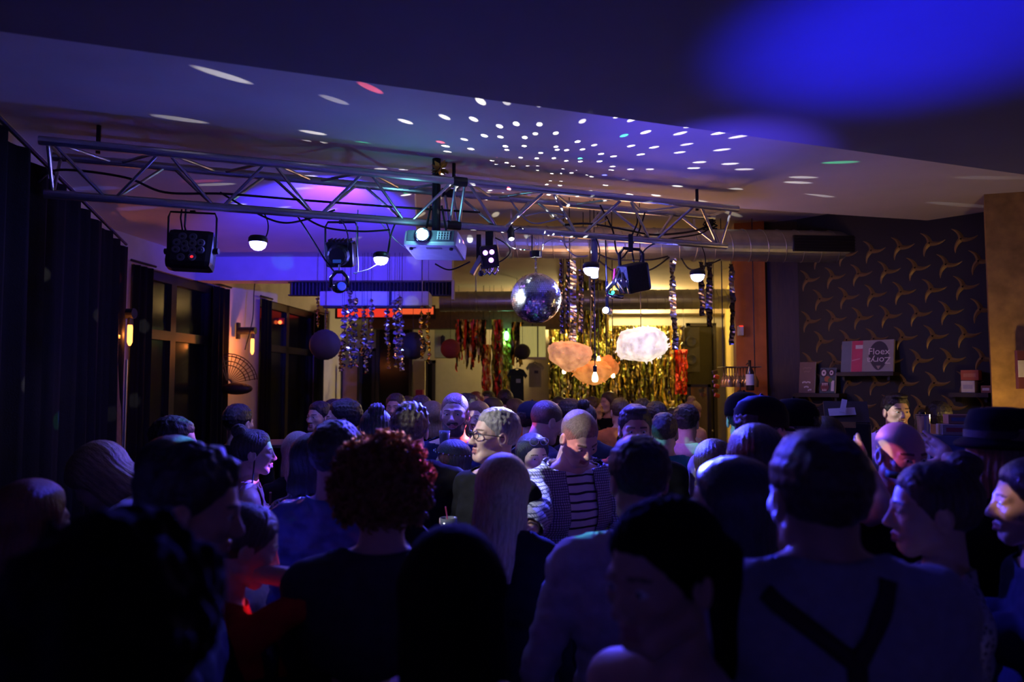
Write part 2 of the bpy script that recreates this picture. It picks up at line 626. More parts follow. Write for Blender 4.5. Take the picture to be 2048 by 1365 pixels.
board(204, 224, 664, 6.02, 'tall pale board leaning against the wall beside the black curtain', mat('pale_board', (0.55, 0.53, 0.6), 0.6))
board(226, 241, 668, 6.12, 'narrow brown board leaning beside the pale board under the wall lamp', mat('brown_board', (0.22, 0.12, 0.08), 0.6, noise=0.25))
t = thing('tripod_pole', at(248, 900, 6.1) * 1.0, 'thin metal pole standing between the leaning boards and the window', 'pole')
t.location.z = 0
tp = at(248, 720, 6.1)
MB().cone((0, 0, 0.05), (0, 0, tp.z), 0.012, 0.010, 8).build('pole', M_alu, t)
for k in range(3):
    a = R(30 + 120 * k)
    MB().cone((0, 0, 0.42), (math.cos(a) * 0.12, math.sin(a) * 0.12, 0.01), 0.010, 0.010, 6).build('leg', M_blackmetal, t)

# ------------------------------------------------------------------ spiral ducts
def duct(p0, p1, r, label, pitch=0.14, vent=None):
    p0, p1 = V(p0), V(p1)
    L = (p1 - p0).length
    t = thing('spiral_duct', p0, label, 'duct')
    d = (p1 - p0) / L
    prof = []
    n = int(L / pitch)
    mb = MB()
    mb.lathe([(r, 0), (r, L)], (0, 0, 0), 32, d)
    mb.build('pipe', M_steel, t, smooth=False)
    me = t.children[0].data if t.children else None
    sm = MB()
    a = d.orthogonal().normalized(); b = d.cross(a)
    steps = n * 20
    pts = [d * (L * i / steps) + (a * math.cos(2 * math.pi * i / 20) + b * math.sin(2 * math.pi * i / 20)) * (r + 0.002) for i in range(steps + 1)]
    sm.tube(pts, 0.0055, 5)
    sm.build('spiral_seam', M_steel, t, smooth=True)
    for s in (0.12, 0.5, 0.88):
        st = MB()
        c = d * (L * s)
        st.lathe([(r + 0.004, -0.018), (r + 0.010, -0.012), (r + 0.010, 0.012), (r + 0.004, 0.018)], c, 32, d, caps=False)
        st.box(c + V((0, 0, r + 0.12)), (0.02, 0.02, 0.24))
        st.build('hanger_strap', M_steel, t)
    return t, d
for o in ():
    pass
d1a, d1b = at(905, 482, 6.75), at(1855, 497, 7.0)
D1, dd1 = duct(d1a, d1b, 0.152, 'large steel spiral duct running behind the lighting truss to the bar wall', 0.17)
c = at(1640, 496, 6.9) - V(d1a)
c = dd1 * c.dot(dd1)
vn = MB()
side = V((0, -1, 0)); side = (side - dd1 * side.dot(dd1)).normalized()
rotv = Matrix((dd1, side, dd1.cross(side))).transposed()
vn.box(c + side * 0.150, (0.62, 0.03, 0.15), rotv)
vo_ = vn.build('vent_grille', M_blackmetal, D1)
for k in range(5):
    MB().box(c + side * 0.168 + dd1.cross(side) * (-0.055 + 0.0275 * k), (0.60, 0.008, 0.008), rotv).build('vent_slat', M_blackmetal, D1)
duct(at(880, 604, 10.9), at(1478, 598, 10.9), 0.15, 'smaller steel spiral duct farther back above the tinsel wall', 0.13)

# ------------------------------------------------------------------ back of the room: grille soffit, air conditioner, doors, panels
g0, g1 = at(578, 563, 8.3), at(903, 563, 8.3)
gb = at(700, 592, 8.3)
t = thing('louvre_grille', (g0.x, g0.y, gb.z), 'long dark louvred grille under the ceiling beam above the air conditioner', 'grille')
W_, H_ = g1.x - g0.x, g0.z - gb.z
MB().box((W_ / 2, 0.05, H_ / 2), (W_, 0.02, H_)).build('backing', M_blackmetal, t)
mbf = MB()
mbf.box((W_ / 2, 0, H_ - 0.01), (W_, 0.08, 0.02)).box((W_ / 2, 0, 0.005), (W_, 0.06, 0.012))
mbf.build('frame', M_frame, t)
MB().box((W_ + 0.02, 0, H_ / 2 - 0.02), (0.03, 0.12, H_ + 0.06)).build('end_panel', M_plaster, t)
slat = MB().box((0, 0, 0), (0.012, 0.05, H_ * 0.9)).mesh('slat', mat('grille_slat', (0.05, 0.05, 0.06), 0.5))
for k in range(46):
    link('slat', slat, t, (0.03 + k * (W_ - 0.06) / 45, 0, H_ / 2), (0, 0, 0.5))
a0, a1 = at(640, 583, 8.0), at(858, 612, 8.0)
t = thing('air_conditioner', ((a0.x + a1.x) / 2, 8.15, a1.z), 'white ceiling air conditioner behind the blue foil streamers', 'air conditioner')
W_, H_ = a1.x - a0.x, a0.z - a1.z
MB().bevbox((0, 0, H_ / 2), (W_, 0.34, H_), 0.015).build('casing', M_white, t)
MB().box((0.18, -0.172, H_ / 2), (0.03, 0.006, H_ * 0.95)).build('joint', M_blackmetal, t)
MB().box((0, -0.10, -0.012), (W_ * 0.94, 0.10, 0.02)).build('outlet_flap', M_frame, t)
for sx in (-0.42, 0.42):
    MB().cone((W_ * sx, 0, H_), (W_ * sx, 0, 3.5 - a1.z), 0.008).build('hanger_rod', M_alu, t)

# glowing panel added in place of a red-lit surface at the far wall
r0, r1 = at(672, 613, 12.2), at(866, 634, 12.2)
t = thing('red_lit_stand_in', ((r0.x + r1.x) / 2, 12.25, r1.z), 'glowing stand-in for a red-lit surface under the back ceiling behind the foil streamers', 'light panel')
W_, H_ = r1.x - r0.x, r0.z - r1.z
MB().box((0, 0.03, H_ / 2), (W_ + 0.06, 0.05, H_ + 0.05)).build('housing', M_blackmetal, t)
MB().box((-W_ * 0.2, 0, H_ / 2), (W_ * 0.58, 0.02, H_)).build('glow_sheet', emis('red_lit_emission', (1.0, 0.045, 0.025), 0.85), t)
MB().box((W_ * 0.30, 0, H_ * 0.62), (W_ * 0.4, 0.02, H_ * 0.7)).build('glow_sheet', emis('orange_lit_emission', (1.0, 0.12, 0.035), 0.85), t)

def wallpanel(name, px0, px1, y0, y1, Y, m, label, cat, th=0.05):
    p0, p1 = at(px0, y0, Y), at(px1, y1, Y)
    t = thing(name, ((p0.x + p1.x) / 2, Y, p1.z), label, cat)
    W_, H_ = p1.x - p0.x, p0.z - p1.z
    MB().bevbox((0, th / 2, H_ / 2), (W_, th, H_), 0.006).build('panel', m, t)
    return t, W_, H_
# pale piers and openings along the far left
t, w_, h_ = wallpanel('pink_lit_wall_piece', 684, 716, 730, 800, 12.9, mat('pink_light_tint', (0.5, 0.28, 0.24), 0.8), 'wall piece between the far left windows with pink light in its colour', 'panel')  # pink light on this piece of wall is put into its colour
fr = MB()
for x in (-w_ / 2, w_ / 2): fr.box((x, -0.01, h_ / 2), (0.03, 0.03, h_ + 0.04))
fr.build('frame', M_frame, t)
def opening(px0, px1, y0, z0, Y, label, name='dark_doorway', cat='door'):
    p0, p1 = at(px0, y0, Y), at(px1, y0, Y)
    t = thing(name, ((p0.x + p1.x) / 2, Y, z0), label, cat)
    W_, H_ = p1.x - p0.x, p0.z - z0
    MB().box((0, 0.03, H_ / 2), (W_, 0.04, H_)).build('leaf', M_glassdark, t)
    fr = MB()
    for x in (-W_ / 2, W_ / 2): fr.box((x, 0, H_ / 2), (0.06, 0.08, H_ + 0.06))
    fr.box((0, 0, H_), (W_ + 0.06, 0.08, 0.06))
    fr.build('frame', M_frame, t)
    MB().sphere((W_ * 0.36, -0.03, 1.05), 0.028, 8, 6).build('handle', M_chrome, t)
    return t
opening(722, 748, 700, 0, 13.6, 'narrow dark doorway left of the far wall behind the crowd')
opening(756, 822, 648, 0, 13.55, 'dark doorway at the far wall behind the round paper lanterns')
opening(852, 868, 724, 0, 13.6, 'narrow dark doorway under the pale wall box')
opening(1376, 1428, 650, 0, 13.5, 'tall dark doorway right of the gold tinsel wall')
t, w_, h_ = wallpanel('wall_cabinet', 869, 912, 640, 716, 13.1, mat('pale_green_board', (0.42, 0.45, 0.33), 0.8), 'pale wall cabinet at the back behind the red balloon lantern', 'cabinet', th=0.3)
hk = MB(); hk.box((-0.04, -0.02, h_ * 0.45), (0.07, 0.05, 0.16)); hk.box((-0.04, -0.05, h_ * 0.55), (0.03, 0.05, 0.05)); hk.build('wall_hook', M_blackmetal, t)
t, w_, h_ = wallpanel('price_board', 826, 850, 722, 792, 12.6, mat('cream_board', (0.5, 0.42, 0.25), 0.8), 'cream upright board standing at the back left of the pale cabinet', 'board')
MB().box((0, 0.03, -t.location.z / 2), (0.05, 0.04, t.location.z)).build('post', M_wood, t)
t, w_, h_ = wallpanel('red_book_stack', 831, 845, 780, 812, 11.5, mat('red_box', (0.35, 0.03, 0.06), 0.6), 'dark red upright box behind the back crowd', 'box', th=0.2)
MB().box((0, 0.1, -t.location.z / 2), (0.3, 0.3, t.location.z)).build('plinth', M_wood, t)
t, w_, h_ = wallpanel('dark_speaker', 1365, 1400, 655, 745, 13.2, M_blackplastic, 'black loudspeaker hanging at the dark doorway right of the tinsel', 'loudspeaker', th=0.3)
for k, zz in enumerate((0.28, 0.68)):
    sp_ = MB(); sp_.lathe([(0.10, 0), (0.11, 0.012), (0.085, 0.02), (0.03, 0.008)], (0, 0.0, h_ * zz), 16, (0, -1, 0)); sp_.build('cone', M_blackmetal, t)

# thing at the right: mirror in black frame
p0, p1 = at(1378, 772, 8.9), at(1420, 890, 8.9)
t = thing('framed_mirror', ((p0.x + p1.x) / 2, 8.9, p1.z), 'black framed mirror standing behind the blonde bartender', 'mirror')
W_, H_ = p1.x - p0.x, p0.z - p1.z
fr = MB()
for x in (-W_ / 2, W_ / 2): fr.box((x, 0, H_ / 2), (0.035, 0.04, H_ + 0.035))
for z in (0, H_): fr.box((0, 0, z), (W_ + 0.035, 0.04, 0.035))
fr.build('frame', M_blackplastic, t)
MB().box((0, 0.01, H_ / 2), (W_ - 0.03, 0.01, H_ - 0.03)).build('glass', mat('mirror_glass', (0.3, 0.3, 0.26), 0.1, 0.9), t)
MB().box((0, 0.02, -p1.z / 2), (0.3, 0.05, p1.z)).build('stand', M_wood, t)

# arm decoration: openwork fan on the left wall by lamp two
c0 = at(455, 768, 8.7)
t = thing('wicker_fan', c0, 'large openwork wicker fan hanging on the wall under the second wall lamp', 'fan')
fan = MB()
for rr in (0.22, 0.27, 0.33, 0.36):
    fan.tube([(math.cos(a) * rr, 0.0, math.sin(a) * rr) for a in [R(8 + 10 * i) for i in range(11)]], 0.006, 5)
fan.build('rim', mat('wicker', (0.16, 0.10, 0.07), 0.8, noise=0.2), t, smooth=True)
for i in range(12):
    a = R(10 + 9 * i)
    MB().cone((math.cos(a) * 0.04, 0, math.sin(a) * 0.04), (math.cos(a) * 0.35, 0, math.sin(a) * 0.35), 0.004, 0.004, 5).build('rib', MATS['wicker'], t)
MB().sphere((0.12, -0.02, -0.06), 0.16, 14, 8, (1.2, 0.5, 0.45)).build('basket', M_wood, t, smooth=True)
# ------------------------------------------------------------------ lighting truss
TL, TLEN, TZ = V((-2.50, 3.76, 0)), 4.42, 3.19
def tr(s, off, z):
    p = TL + TD * s + ND * off
    return V((p.x, p.y, z))
def truss_s(px):
    q = (px - CX) / FPX
    b = TL + ND * 0.145
    return (b.y * q - b.x) / (TD.x - TD.y * q)
def truss_Y(px):
    return tr(truss_s(px), 0.145, 0).y
TRUSS = thing('lighting_truss', tr(0, 0.145, TZ - 0.25), 'silver triangular aluminium lighting truss hanging under the ceiling', 'truss')
for off, z in ((0, TZ), (0.29, TZ), (0.145, TZ - 0.25)):
    for sa, sb in ((0, 2.30), (2.31, TLEN)):
        MB().cone(tr(sa, off, z), tr(sb, off, z), 0.025, None, 14).build('chord', M_alu, TRUSS, smooth=False, world=True)
brace_r = 0.0095
for sa, sb in ((0.04, 2.28), (2.34, TLEN - 0.05)):
    n = 8 if sb < 2.5 else 7
    for (o0, z0, o1, z1) in ((0, TZ, 0.145, TZ - 0.25), (0.29, TZ, 0.145, TZ - 0.25), (0, TZ, 0.29, TZ)):
        a, b = (o0, z0), (o1, z1)
        prev = tr(sa, *a)
        MB().cone(tr(sa, *a), tr(sa, *b), brace_r, None, 8).build('brace', M_alu, TRUSS, world=True)
        MB().cone(tr(sb, *a), tr(sb, *b), brace_r, None, 8).build('brace', M_alu, TRUSS, world=True)
        for i in range(n):
            s0 = sa + (sb - sa) * i / n + 0.02
            s1 = sa + (sb - sa) * (i + 1) / n - 0.02
            p, q = (a, b) if i % 2 == 0 else (b, a)
            MB().cone(tr(s0, *p), tr(s1, *q), brace_r, None, 8).build('brace', M_alu, TRUSS, world=True)
for s in (0.25, 2.305, TLEN - 0.25):
    MB().cone(tr(s, 0.145, TZ), tr(s, 0.145, HC + 0.03), 0.012, None, 8).build('ceiling_rod', M_blackmetal, TRUSS, world=True)
for off, z in ((0, TZ), (0.29, TZ), (0.145, TZ - 0.25)):
    MB().cone(tr(2.26, off, z), tr(2.35, off, z), 0.030, None, 12).build('coupler', M_blackmetal, TRUSS, world=True)

# brass flower rosette clipped on the truss
c = at(880, 338, truss_Y(880) - 0.15)
t = thing('gold_rosette', c, 'dark gold crumpled rosette clipped to the top of the truss above the projector', 'decoration')
ro = MB()
for k in range(26):
    a = rnd.uniform(0, 6.28); e = rnd.uniform(-0.5, 1.2)
    dv = V((math.cos(a) * math.cos(e), math.sin(a) * math.cos(e), math.sin(e)))
    o1 = dv.orthogonal().normalized() * rnd.uniform(0.012, 0.022)
    p = dv * rnd.uniform(0.03, 0.055)
    ro.add([dv * 0.008, p + o1 - dv * 0.02, dv * 0.065 + V((0, 0, rnd.uniform(-.01, .01))), p - o1 - dv * 0.02], [(0, 1, 2, 3)])
ro.build('petals', mat('gold_foil_dark', (0.5, 0.33, 0.08), 0.3, 1.0), t)

# ------------------------------------------------------------------ hanging fixtures
def strap(parent, x, y, z0, z1):
    MB().box((x, y, (z0 + z1) / 2), (0.03, 0.012, abs(z1 - z0))).build('hanging_strap', M_blackmetal, parent)

BLUE = (0.10, 0.13, 1.0)
M_dome = emis('dome_glow', (0.14, 0.145, 1.0), 400.0)
def dome_lamp(px, py, w_px, label, Y=None, cordto=None, tilt=0.0):
    Y = Y or truss_Y(px)
    c = at(px, py, Y)
    r = w_px / 2 / pxm(Y)
    t = thing('dome_lamp', c, label, 'lamp', 0, 'blue-white dome lamps')
    t.rotation_euler = (0.0, tilt, 0)
    MB().lathe([(r * 1.12, 0), (r * 1.16, r * 0.08), (r * 1.12, r * 0.55), (r * 0.95, r * 0.78), (0.004, r * 0.8)], (0, 0, 0.002), 20).build('cap', M_blackplastic, t, smooth=True)
    MB().lathe([(r, 0), (r * 0.97, -r * 0.25), (r * 0.8, -r * 0.6), (r * 0.45, -r * 0.86), (0.003, -r * 0.95)], (0, 0, 0), 14, caps=False).build('dome', M_dome, t, smooth=True)
    top = (TZ - 0.27 if cordto is None else cordto) - c.z
    MB().tube(arc((r * 0.9, 0, r * 0.6), (r * 0.7, 0.0, top), 0, 8, (0.02, 0, 0)), 0.004, 6).build('cord', M_cable, t)
    return t
dome_lamp(516, 486, 33, 'glowing blue-white dome lamp between the twelve-lens par and the second par')
dome_lamp(762, 517, 29, 'glowing blue-white dome lamp left of the projector')
dome_lamp(1182, 538, 30, 'glowing blue-white dome lamp beside the white tube light right of the mirror ball')
dome_lamp(1395, 551, 27, 'glowing blue-white dome lamp at the far right end of the truss')

# twelve-lens par
Yp = truss_Y(376) + 0.0
c = at(376, 500, Yp)
t = thing('led_par_light', c, 'square black LED par light with twelve lenses hanging at the left of the truss', 'stage light')
rot = Matrix.Rotation(R(-14), 3, 'X') @ Matrix.Rotation(R(8), 3, 'Z')
w = 0.262
bm_ = MB(); bm_.bevbox((0, 0.05, 0), (w, 0.12, w * 0.90), 0.035, rot); bm_.build('housing', M_blackplastic, t)
M_lens = mat('clear_lens', (0.16, 0.16, 0.17), 0.12, 0.0, spec=0.9)
M_lensred = emis('red_led', (1.0, 0.03, 0.05), 0.9)
spots = [(-.035, .075), (.022, .075), (-.062, .035), (.07, .04), (-.02, .03), (.025, .035), (-.062, -.01), (-.012, -.0), (.03, -.008), (.072, -.005), (-.03, -.055), (.032, -.05)]
for k, (x, z) in enumerate(spots):
    p = rot @ V((x, -0.012, z))
    ax = rot @ V((0, -1, 0))
    l = MB().lathe([(0.023, 0), (0.025, 0.006), (0.019, 0.010)], p, 14, ax).build('lens', M_lens, t)
    MB().lathe([(0.010, 0.009), (0.007, 0.013)], p, 10, ax).build('led_chip', M_lensred if k == 11 else M_blackplastic, l)
yk = MB()
top = 0.235
pts = [(-w * 0.54, 0.05, 0.0), (-w * 0.54, 0.05, top - 0.03), (-w * 0.50, 0.05, top), (w * 0.50, 0.05, top - 0.012), (w * 0.54, 0.05, top - 0.04), (w * 0.54, 0.05, 0.0)]
yk.tube(pts, 0.006, 6); yk.build('yoke', M_blackmetal, t)
for s in (-1, 1):
    MB().cone((s * w * 0.50, 0.05, 0), (s * w * 0.60, 0.05, 0), 0.018, None, 10).build('tilt_knob', M_blackplastic, t)
strap(t, 0.0, 0.05, top, TZ - 0.27 - c.z)
MB().tube([(-0.06, 0.06, 0.11), (-0.075, 0.06, 0.2), (-0.07, 0.06, TZ - 0.26 - c.z)], 0.005, 6).build('cable', M_cable, t)
MB().tube([(-0.04, 0.06, 0.11), (-0.05, 0.06, 0.15), (-0.045, 0.06, TZ - 0.26 - c.z)], 0.006, 6).build('cable', M_cable, t)
light('par_red', 'SPOT', c + V((0.03, -0.06, -0.06)), 16, (1, 0.03, 0.06), t, 0.02, at(1140, 900, 2.8), 22, 0.6)

# second par, seen from behind, throwing blue light onto the ceiling
Yp = truss_Y(682) + 0.05
c = at(682, 508, Yp)
t = thing('led_par_light', c, 'black LED par light seen from behind below the blue lit ceiling', 'stage light')
rot = Matrix.Rotation(R(18), 3, 'X')
bm_ = MB(); bm_.bevbox((0, 0, 0), (0.175, 0.12, 0.16), 0.02, rot); bm_.build('housing', M_blackplastic, t)
MB().lathe([(0.07, 0.055), (0.062, 0.10), (0.05, 0.11)], (0, 0, 0), 14, rot @ V((0, -1, 0))).build('rear_cap', M_blackmetal, t)
MB().box(rot @ V((0.0, -0.115, -0.03)), (0.05, 0.006, 0.02)).build('display', mat('blue_display', (0.01, 0.03, 0.1), 0.2, emit=(0.05, 0.15, 1.0), estr=0.25), t)
for k in range(6):
    MB().box(rot @ V((-0.06 + 0.024 * k, 0.0, 0.085)), (0.006, 0.10, 0.018), rot).build('cooling_fin', M_blackmetal, t)
yk = MB(); top = 0.20
yk.tube([(-0.10, 0, -0.02), (-0.10, 0, top - 0.03), (-0.085, 0, top), (0.085, 0, top), (0.10, 0, top - 0.03), (0.10, 0, -0.02)], 0.007, 6); yk.build('yoke', M_blackmetal, t)
strap(t, 0, 0, top - 0.01, TZ - 0.26 - c.z)
light('par_blue', 'SPOT', c + V((-0.02, 0.10, 0.12)), 800, (0.035, 0.02, 1.0), t, 0.03, at(650, 400, 6.2), 62, 0.75)
light('par_violet', 'SPOT', c + V((0.04, 0.10, 0.12)), 90, (0.8, 0.06, 1.0), t, 0.03, at(665, 385, 5.6), 34, 0.9)

# moving head below it
c = at(678, 572, truss_Y(682) - 0.05)
t = thing('moving_head', c, 'small glossy black moving head light hanging below the second par', 'stage light')
MB().sphere((0, 0, -0.01), 0.045, 16, 10, (1.0, 1.1, 0.8)).build('head', mat('gloss_black', (0.015, 0.015, 0.02), 0.1, spec=0.8), t, smooth=True)
hm = MB(); hm.tube([(-0.05, 0, -0.01), (-0.05, 0, 0.05), (-0.02, 0, 0.085), (0.02, 0, 0.085), (0.05, 0, 0.05), (0.05, 0, -0.01)], 0.012, 8); hm.build('arm', MATS['gloss_black'], t, smooth=True)
MB().lathe([(0.024, 0), (0.026, 0.02), (0.02, 0.026)], (0.022, -0.035, -0.005), 12, (0.4, -0.8, -0.3)).build('lens', mat('blue_lens', (0.02, 0.05, 0.3), 0.08, emit=(0.03, 0.06, 1.0), estr=0.8), t)
MB().cone((0, 0, 0.08), (0, 0, 0.13), 0.006).build('stem', M_blackmetal, t)
MB().tube(arc((0, 0, 0.12), (0.0, 0.03, TZ - 0.27 - c.z), 0.0, 6, (0.05, 0, 0)), 0.004, 5).build('cord', M_cable, t)

# ------------------------------------------------------------------ projector
Yp = truss_Y(868) - 0.05
c = at(872, 492, Yp)
PROJ = t = thing('video_projector', c, 'white ceiling video projector with a bright glowing lens', 'projector')
rot = Matrix.Rotation(R(-10), 3, 'Z') @ Matrix.Rotation(R(-12), 3, 'X') @ Matrix.Rotation(R(3), 3, 'Y')
bm_ = MB(); bm_.bevbox((0, 0, 0), (0.345, 0.26, 0.105), 0.018, rot); bm_.build('body', M_white, t)
MB().box(rot @ V((0, -0.132, 0.012)), (0.30, 0.006, 0.07), rot).build('front_panel', mat('grey_plastic', (0.12, 0.13, 0.17), 0.4), t)
lp = rot @ V((-0.048, -0.135, 0.012))
ln = rot @ V((0, -1, 0))
MB().lathe([(0.046, -0.01), (0.048, 0.02), (0.041, 0.022), (0.036, 0.006)], lp, 20, ln).build('lens_ring', M_chrome, t, smooth=True)
MB().lathe([(0.036, 0.008), (0.027, 0.018), (0.004, 0.022)], lp, 16, ln).build('lens', emis('projector_beam', (0.35, 0.85, 1.0), 22.0), t, smooth=True)
gv = rot @ V((0.085, -0.137, 0.012))
for k in range(5):
    MB().box(gv + rot @ V((-0.036 + k * 0.018, 0, 0)), (0.008, 0.006, 0.055), rot).build('grille_bar', M_white, t)
for k in range(4):
    MB().box(gv + rot @ V((0, 0.001, -0.024 + k * 0.016)), (0.085, 0.005, 0.004), rot).build('grille_bar', M_white, t)
MB().box(rot @ V((0.02, -0.09, -0.0545)), (0.10, 0.02, 0.004), rot).build('foot_slot', mat('grey_plastic2', (0.3, 0.3, 0.32), 0.5), t)
for s in (-1, 1):
    MB().cone(rot @ V((s * 0.13, -0.09, -0.05)), rot @ V((s * 0.13, -0.09, -0.064)), 0.012).build('foot', M_blackplastic, t)
mt = MB()
mt.box((0.0, 0.0, 0.068), (0.16, 0.14, 0.016)).cone((0, 0, 0.07), (0, 0, TZ + 0.16 - c.z), 0.028, None, 12)
mt.build('ceiling_mount', M_blackmetal, t)
for s in (-0.07, 0.07):
    MB().cone((s, 0.0, 0.07), (s * 0.5, 0, 0.26), 0.007).build('mount_arm', M_blackmetal, t)
PL = c + lp + ln * 0.05
light('projector_spill', 'POINT', PL + ln * 0.03, 1.1, (0.25, 0.85, 1.0), t, 0.02)
PROJ_SPOT = light('projector_light', 'SPOT', PL, 420, (0.93, 0.96, 1.0), t, 0.008, at(1100, 1030, 3.2), 10, 0.35)

# ------------------------------------------------------------------ three-lens par with silver yoke
Yp = truss_Y(972) - 0.02
c = at(978, 512, Yp)
t = thing('led_par_light', c, 'black LED par light with three violet lenses and a silver bracket right of the projector', 'stage light')
rot = Matrix.Rotation(R(8), 3, 'Z') @ Matrix.Rotation(R(6), 3, 'X') @ Matrix.Rotation(R(-8), 3, 'Y')
bm_ = MB(); bm_.bevbox((0, 0.045, 0), (0.115, 0.10, 0.15), 0.014, rot); bm_.build('housing', M_blackplastic, t)
for (x, z) in ((-0.022, 0.022), (0.021, 0.022), (0.010, -0.030)):
    MB().lathe([(0.0165, 0), (0.015, 0.008), (0.003, 0.012)], rot @ V((x, -0.006, z)), 14, rot @ V((0, -1, 0))).build('lens', emis('violet_led', (0.42, 0.16, 1.0), 9.0), t, smooth=True)
br = MB()
br.box((-0.085, 0.06, -0.055), (0.028, 0.08, 0.13), Matrix.Rotation(R(28), 3, 'Y'))
br.build('side_bracket', M_alu, t)
for k in range(3):
    MB().tube([(-0.05 + 0.035 * k, 0.02, -0.06), (-0.055 + 0.035 * k, 0.01, -0.10), (-0.03 + 0.035 * k, 0.0, -0.125), (-0.005 + 0.03 * k, 0.01, -0.10), (0.0 + 0.03 * k, 0.02, -0.06)], 0.008, 6).build('foil_loop', M_chrome, t, smooth=True)
MB().sphere((-0.052, 0.01, -0.115), 0.020, 10, 8).build('bracket_knob', M_blackplastic, t)
cl = MB(); cl.box((0.0, 0.05, 0.13), (0.05, 0.05, 0.10)).box((-0.07, 0.06, 0.06), (0.03, 0.05, 0.18))
cl.build('clamp', M_blackmetal, t)
MB().box((0.01, 0.05, (TZ - 0.25 - c.z + 0.16) / 2), (0.035, 0.035, TZ - 0.25 - c.z - 0.1)).build('hanging_strap', M_blackmetal, t)
MB().tube(arc((0.06, 0.03, -0.04), (0.04, 0.05, 0.13), 0.0, 10, (0.09, 0, 0)), 0.005, 6).build('cable', M_cable, t)

light('par_wash', 'SPOT', c + V((0.0, -0.05, -0.09)), 520, (0.06, 0.05, 1.0), t, 0.02, V((-0.1, 2.9, 1.2)), 100, 0.8)
light('par_streamers', 'SPOT', c + V((-0.12, 0.1, 0.0)), 420, (0.06, 0.08, 1.0), t, 0.02, at(742, 668, 7.9), 20, 0.6)
# uplight on a stand, added to throw the blue pools on the right of the ceiling
c = at(1645, 905, 2.2)
t = thing('added_uplight_stand', V((c.x, c.y, 0)), 'added uplight on a tripod stand hidden behind the head of the man in braces', 'stage light')
MB().cone((0, 0, 0.3), (0, 0, c.z - 0.06), 0.014).build('pole', M_blackmetal, t)
for k in range(3):
    a = R(20 + 120 * k)
    MB().cone((0, 0, 0.42), (math.cos(a) * 0.22, math.sin(a) * 0.22, 0.0), 0.011).build('leg', M_blackmetal, t)
MB().lathe([(0.03, -0.07), (0.045, -0.05), (0.045, 0.0), (0.04, 0.004)], (0, 0, c.z), 16).build('housing', M_blackplastic, t)
MB().lathe([(0.036, 0.0), (0.02, 0.008)], (0, 0, c.z), 14).build('lens', mat('blue_lens2', (0.02, 0.03, 0.3), 0.1, emit=(0.02, 0.03, 1.0), estr=2.0), t)
light('added_uplight_beam', 'SPOT', c + V((0.02, -0.02, 0.03)), 150, (0.012, 0.012, 1.0), t, 0.06, at(1815, 60, 2.26), 62, 1.0)
light('added_uplight_beam', 'SPOT', c + V((0, 0.03, 0.03)), 230, (0.09, 0.05, 1.0), t, 0.04, at(1400, 232, 3.92), 40, 1.0)
# white key spotlight added on the left wall, just outside the picture
c = V((-2.14, 2.50, 3.15))
t = thing('added_wall_spotlight', c, 'added black stage spotlight on the left wall throwing white light on the dance floor', 'stage light')
tg = V((0.04, 3.25, 1.52)); dv = (tg - c).normalized()
MB().lathe([(0.05, -0.14), (0.06, -0.12), (0.06, 0.10), (0.066, 0.12), (0.058, 0.12)], (0, 0, 0), 18, dv).build('barrel', M_blackmetal, t)
MB().lathe([(0.05, 0.10), (0.03, 0.108)], (0, 0, 0), 16, dv).build('lens', emis('key_glow', (1.0, 0.97, 0.95), 20.0), t)
MB().box((-0.10, 0.0, 0.06), (0.20, 0.03, 0.03)).build('wall_bracket', M_blackmetal, t)
light('key_beam', 'SPOT', c + dv * 0.15, 270, (0.96, 0.97, 1.0), t, 0.02, tg, 21, 0.45)
# small white spotlight
c = at(1022, 470, truss_Y(1022) - 0.03)
t = thing('pin_spot', c, 'tiny black pin spot with a white glowing lens above the mirror ball', 'stage light')
dv = V((0.1, -0.45, -1)).normalized()
MB().lathe([(0.022, -0.05), (0.024, -0.045), (0.024, 0.03), (0.020, 0.034)], (0, 0, 0), 14, dv).build('can', M_blackmetal, t, smooth=False)
MB().lathe([(0.019, 0.033), (0.014, 0.038), (0.003, 0.04)], (0, 0, 0), 12, dv).build('lens', emis('pin_glow', (0.9, 0.95, 1.0), 25.0), t)
MB().tube([(0.02, 0, 0.03), (0.06, 0, 0.05), (0.09, 0.02, 0.04)], 0.004, 5).build('cable', M_cable, t)
MB().box((0, 0, (TZ - 0.24 - c.z + 0.05) / 2), (0.012, 0.012, TZ - 0.24 - c.z - 0.03)).build('hanging_strap', M_blackmetal, t)

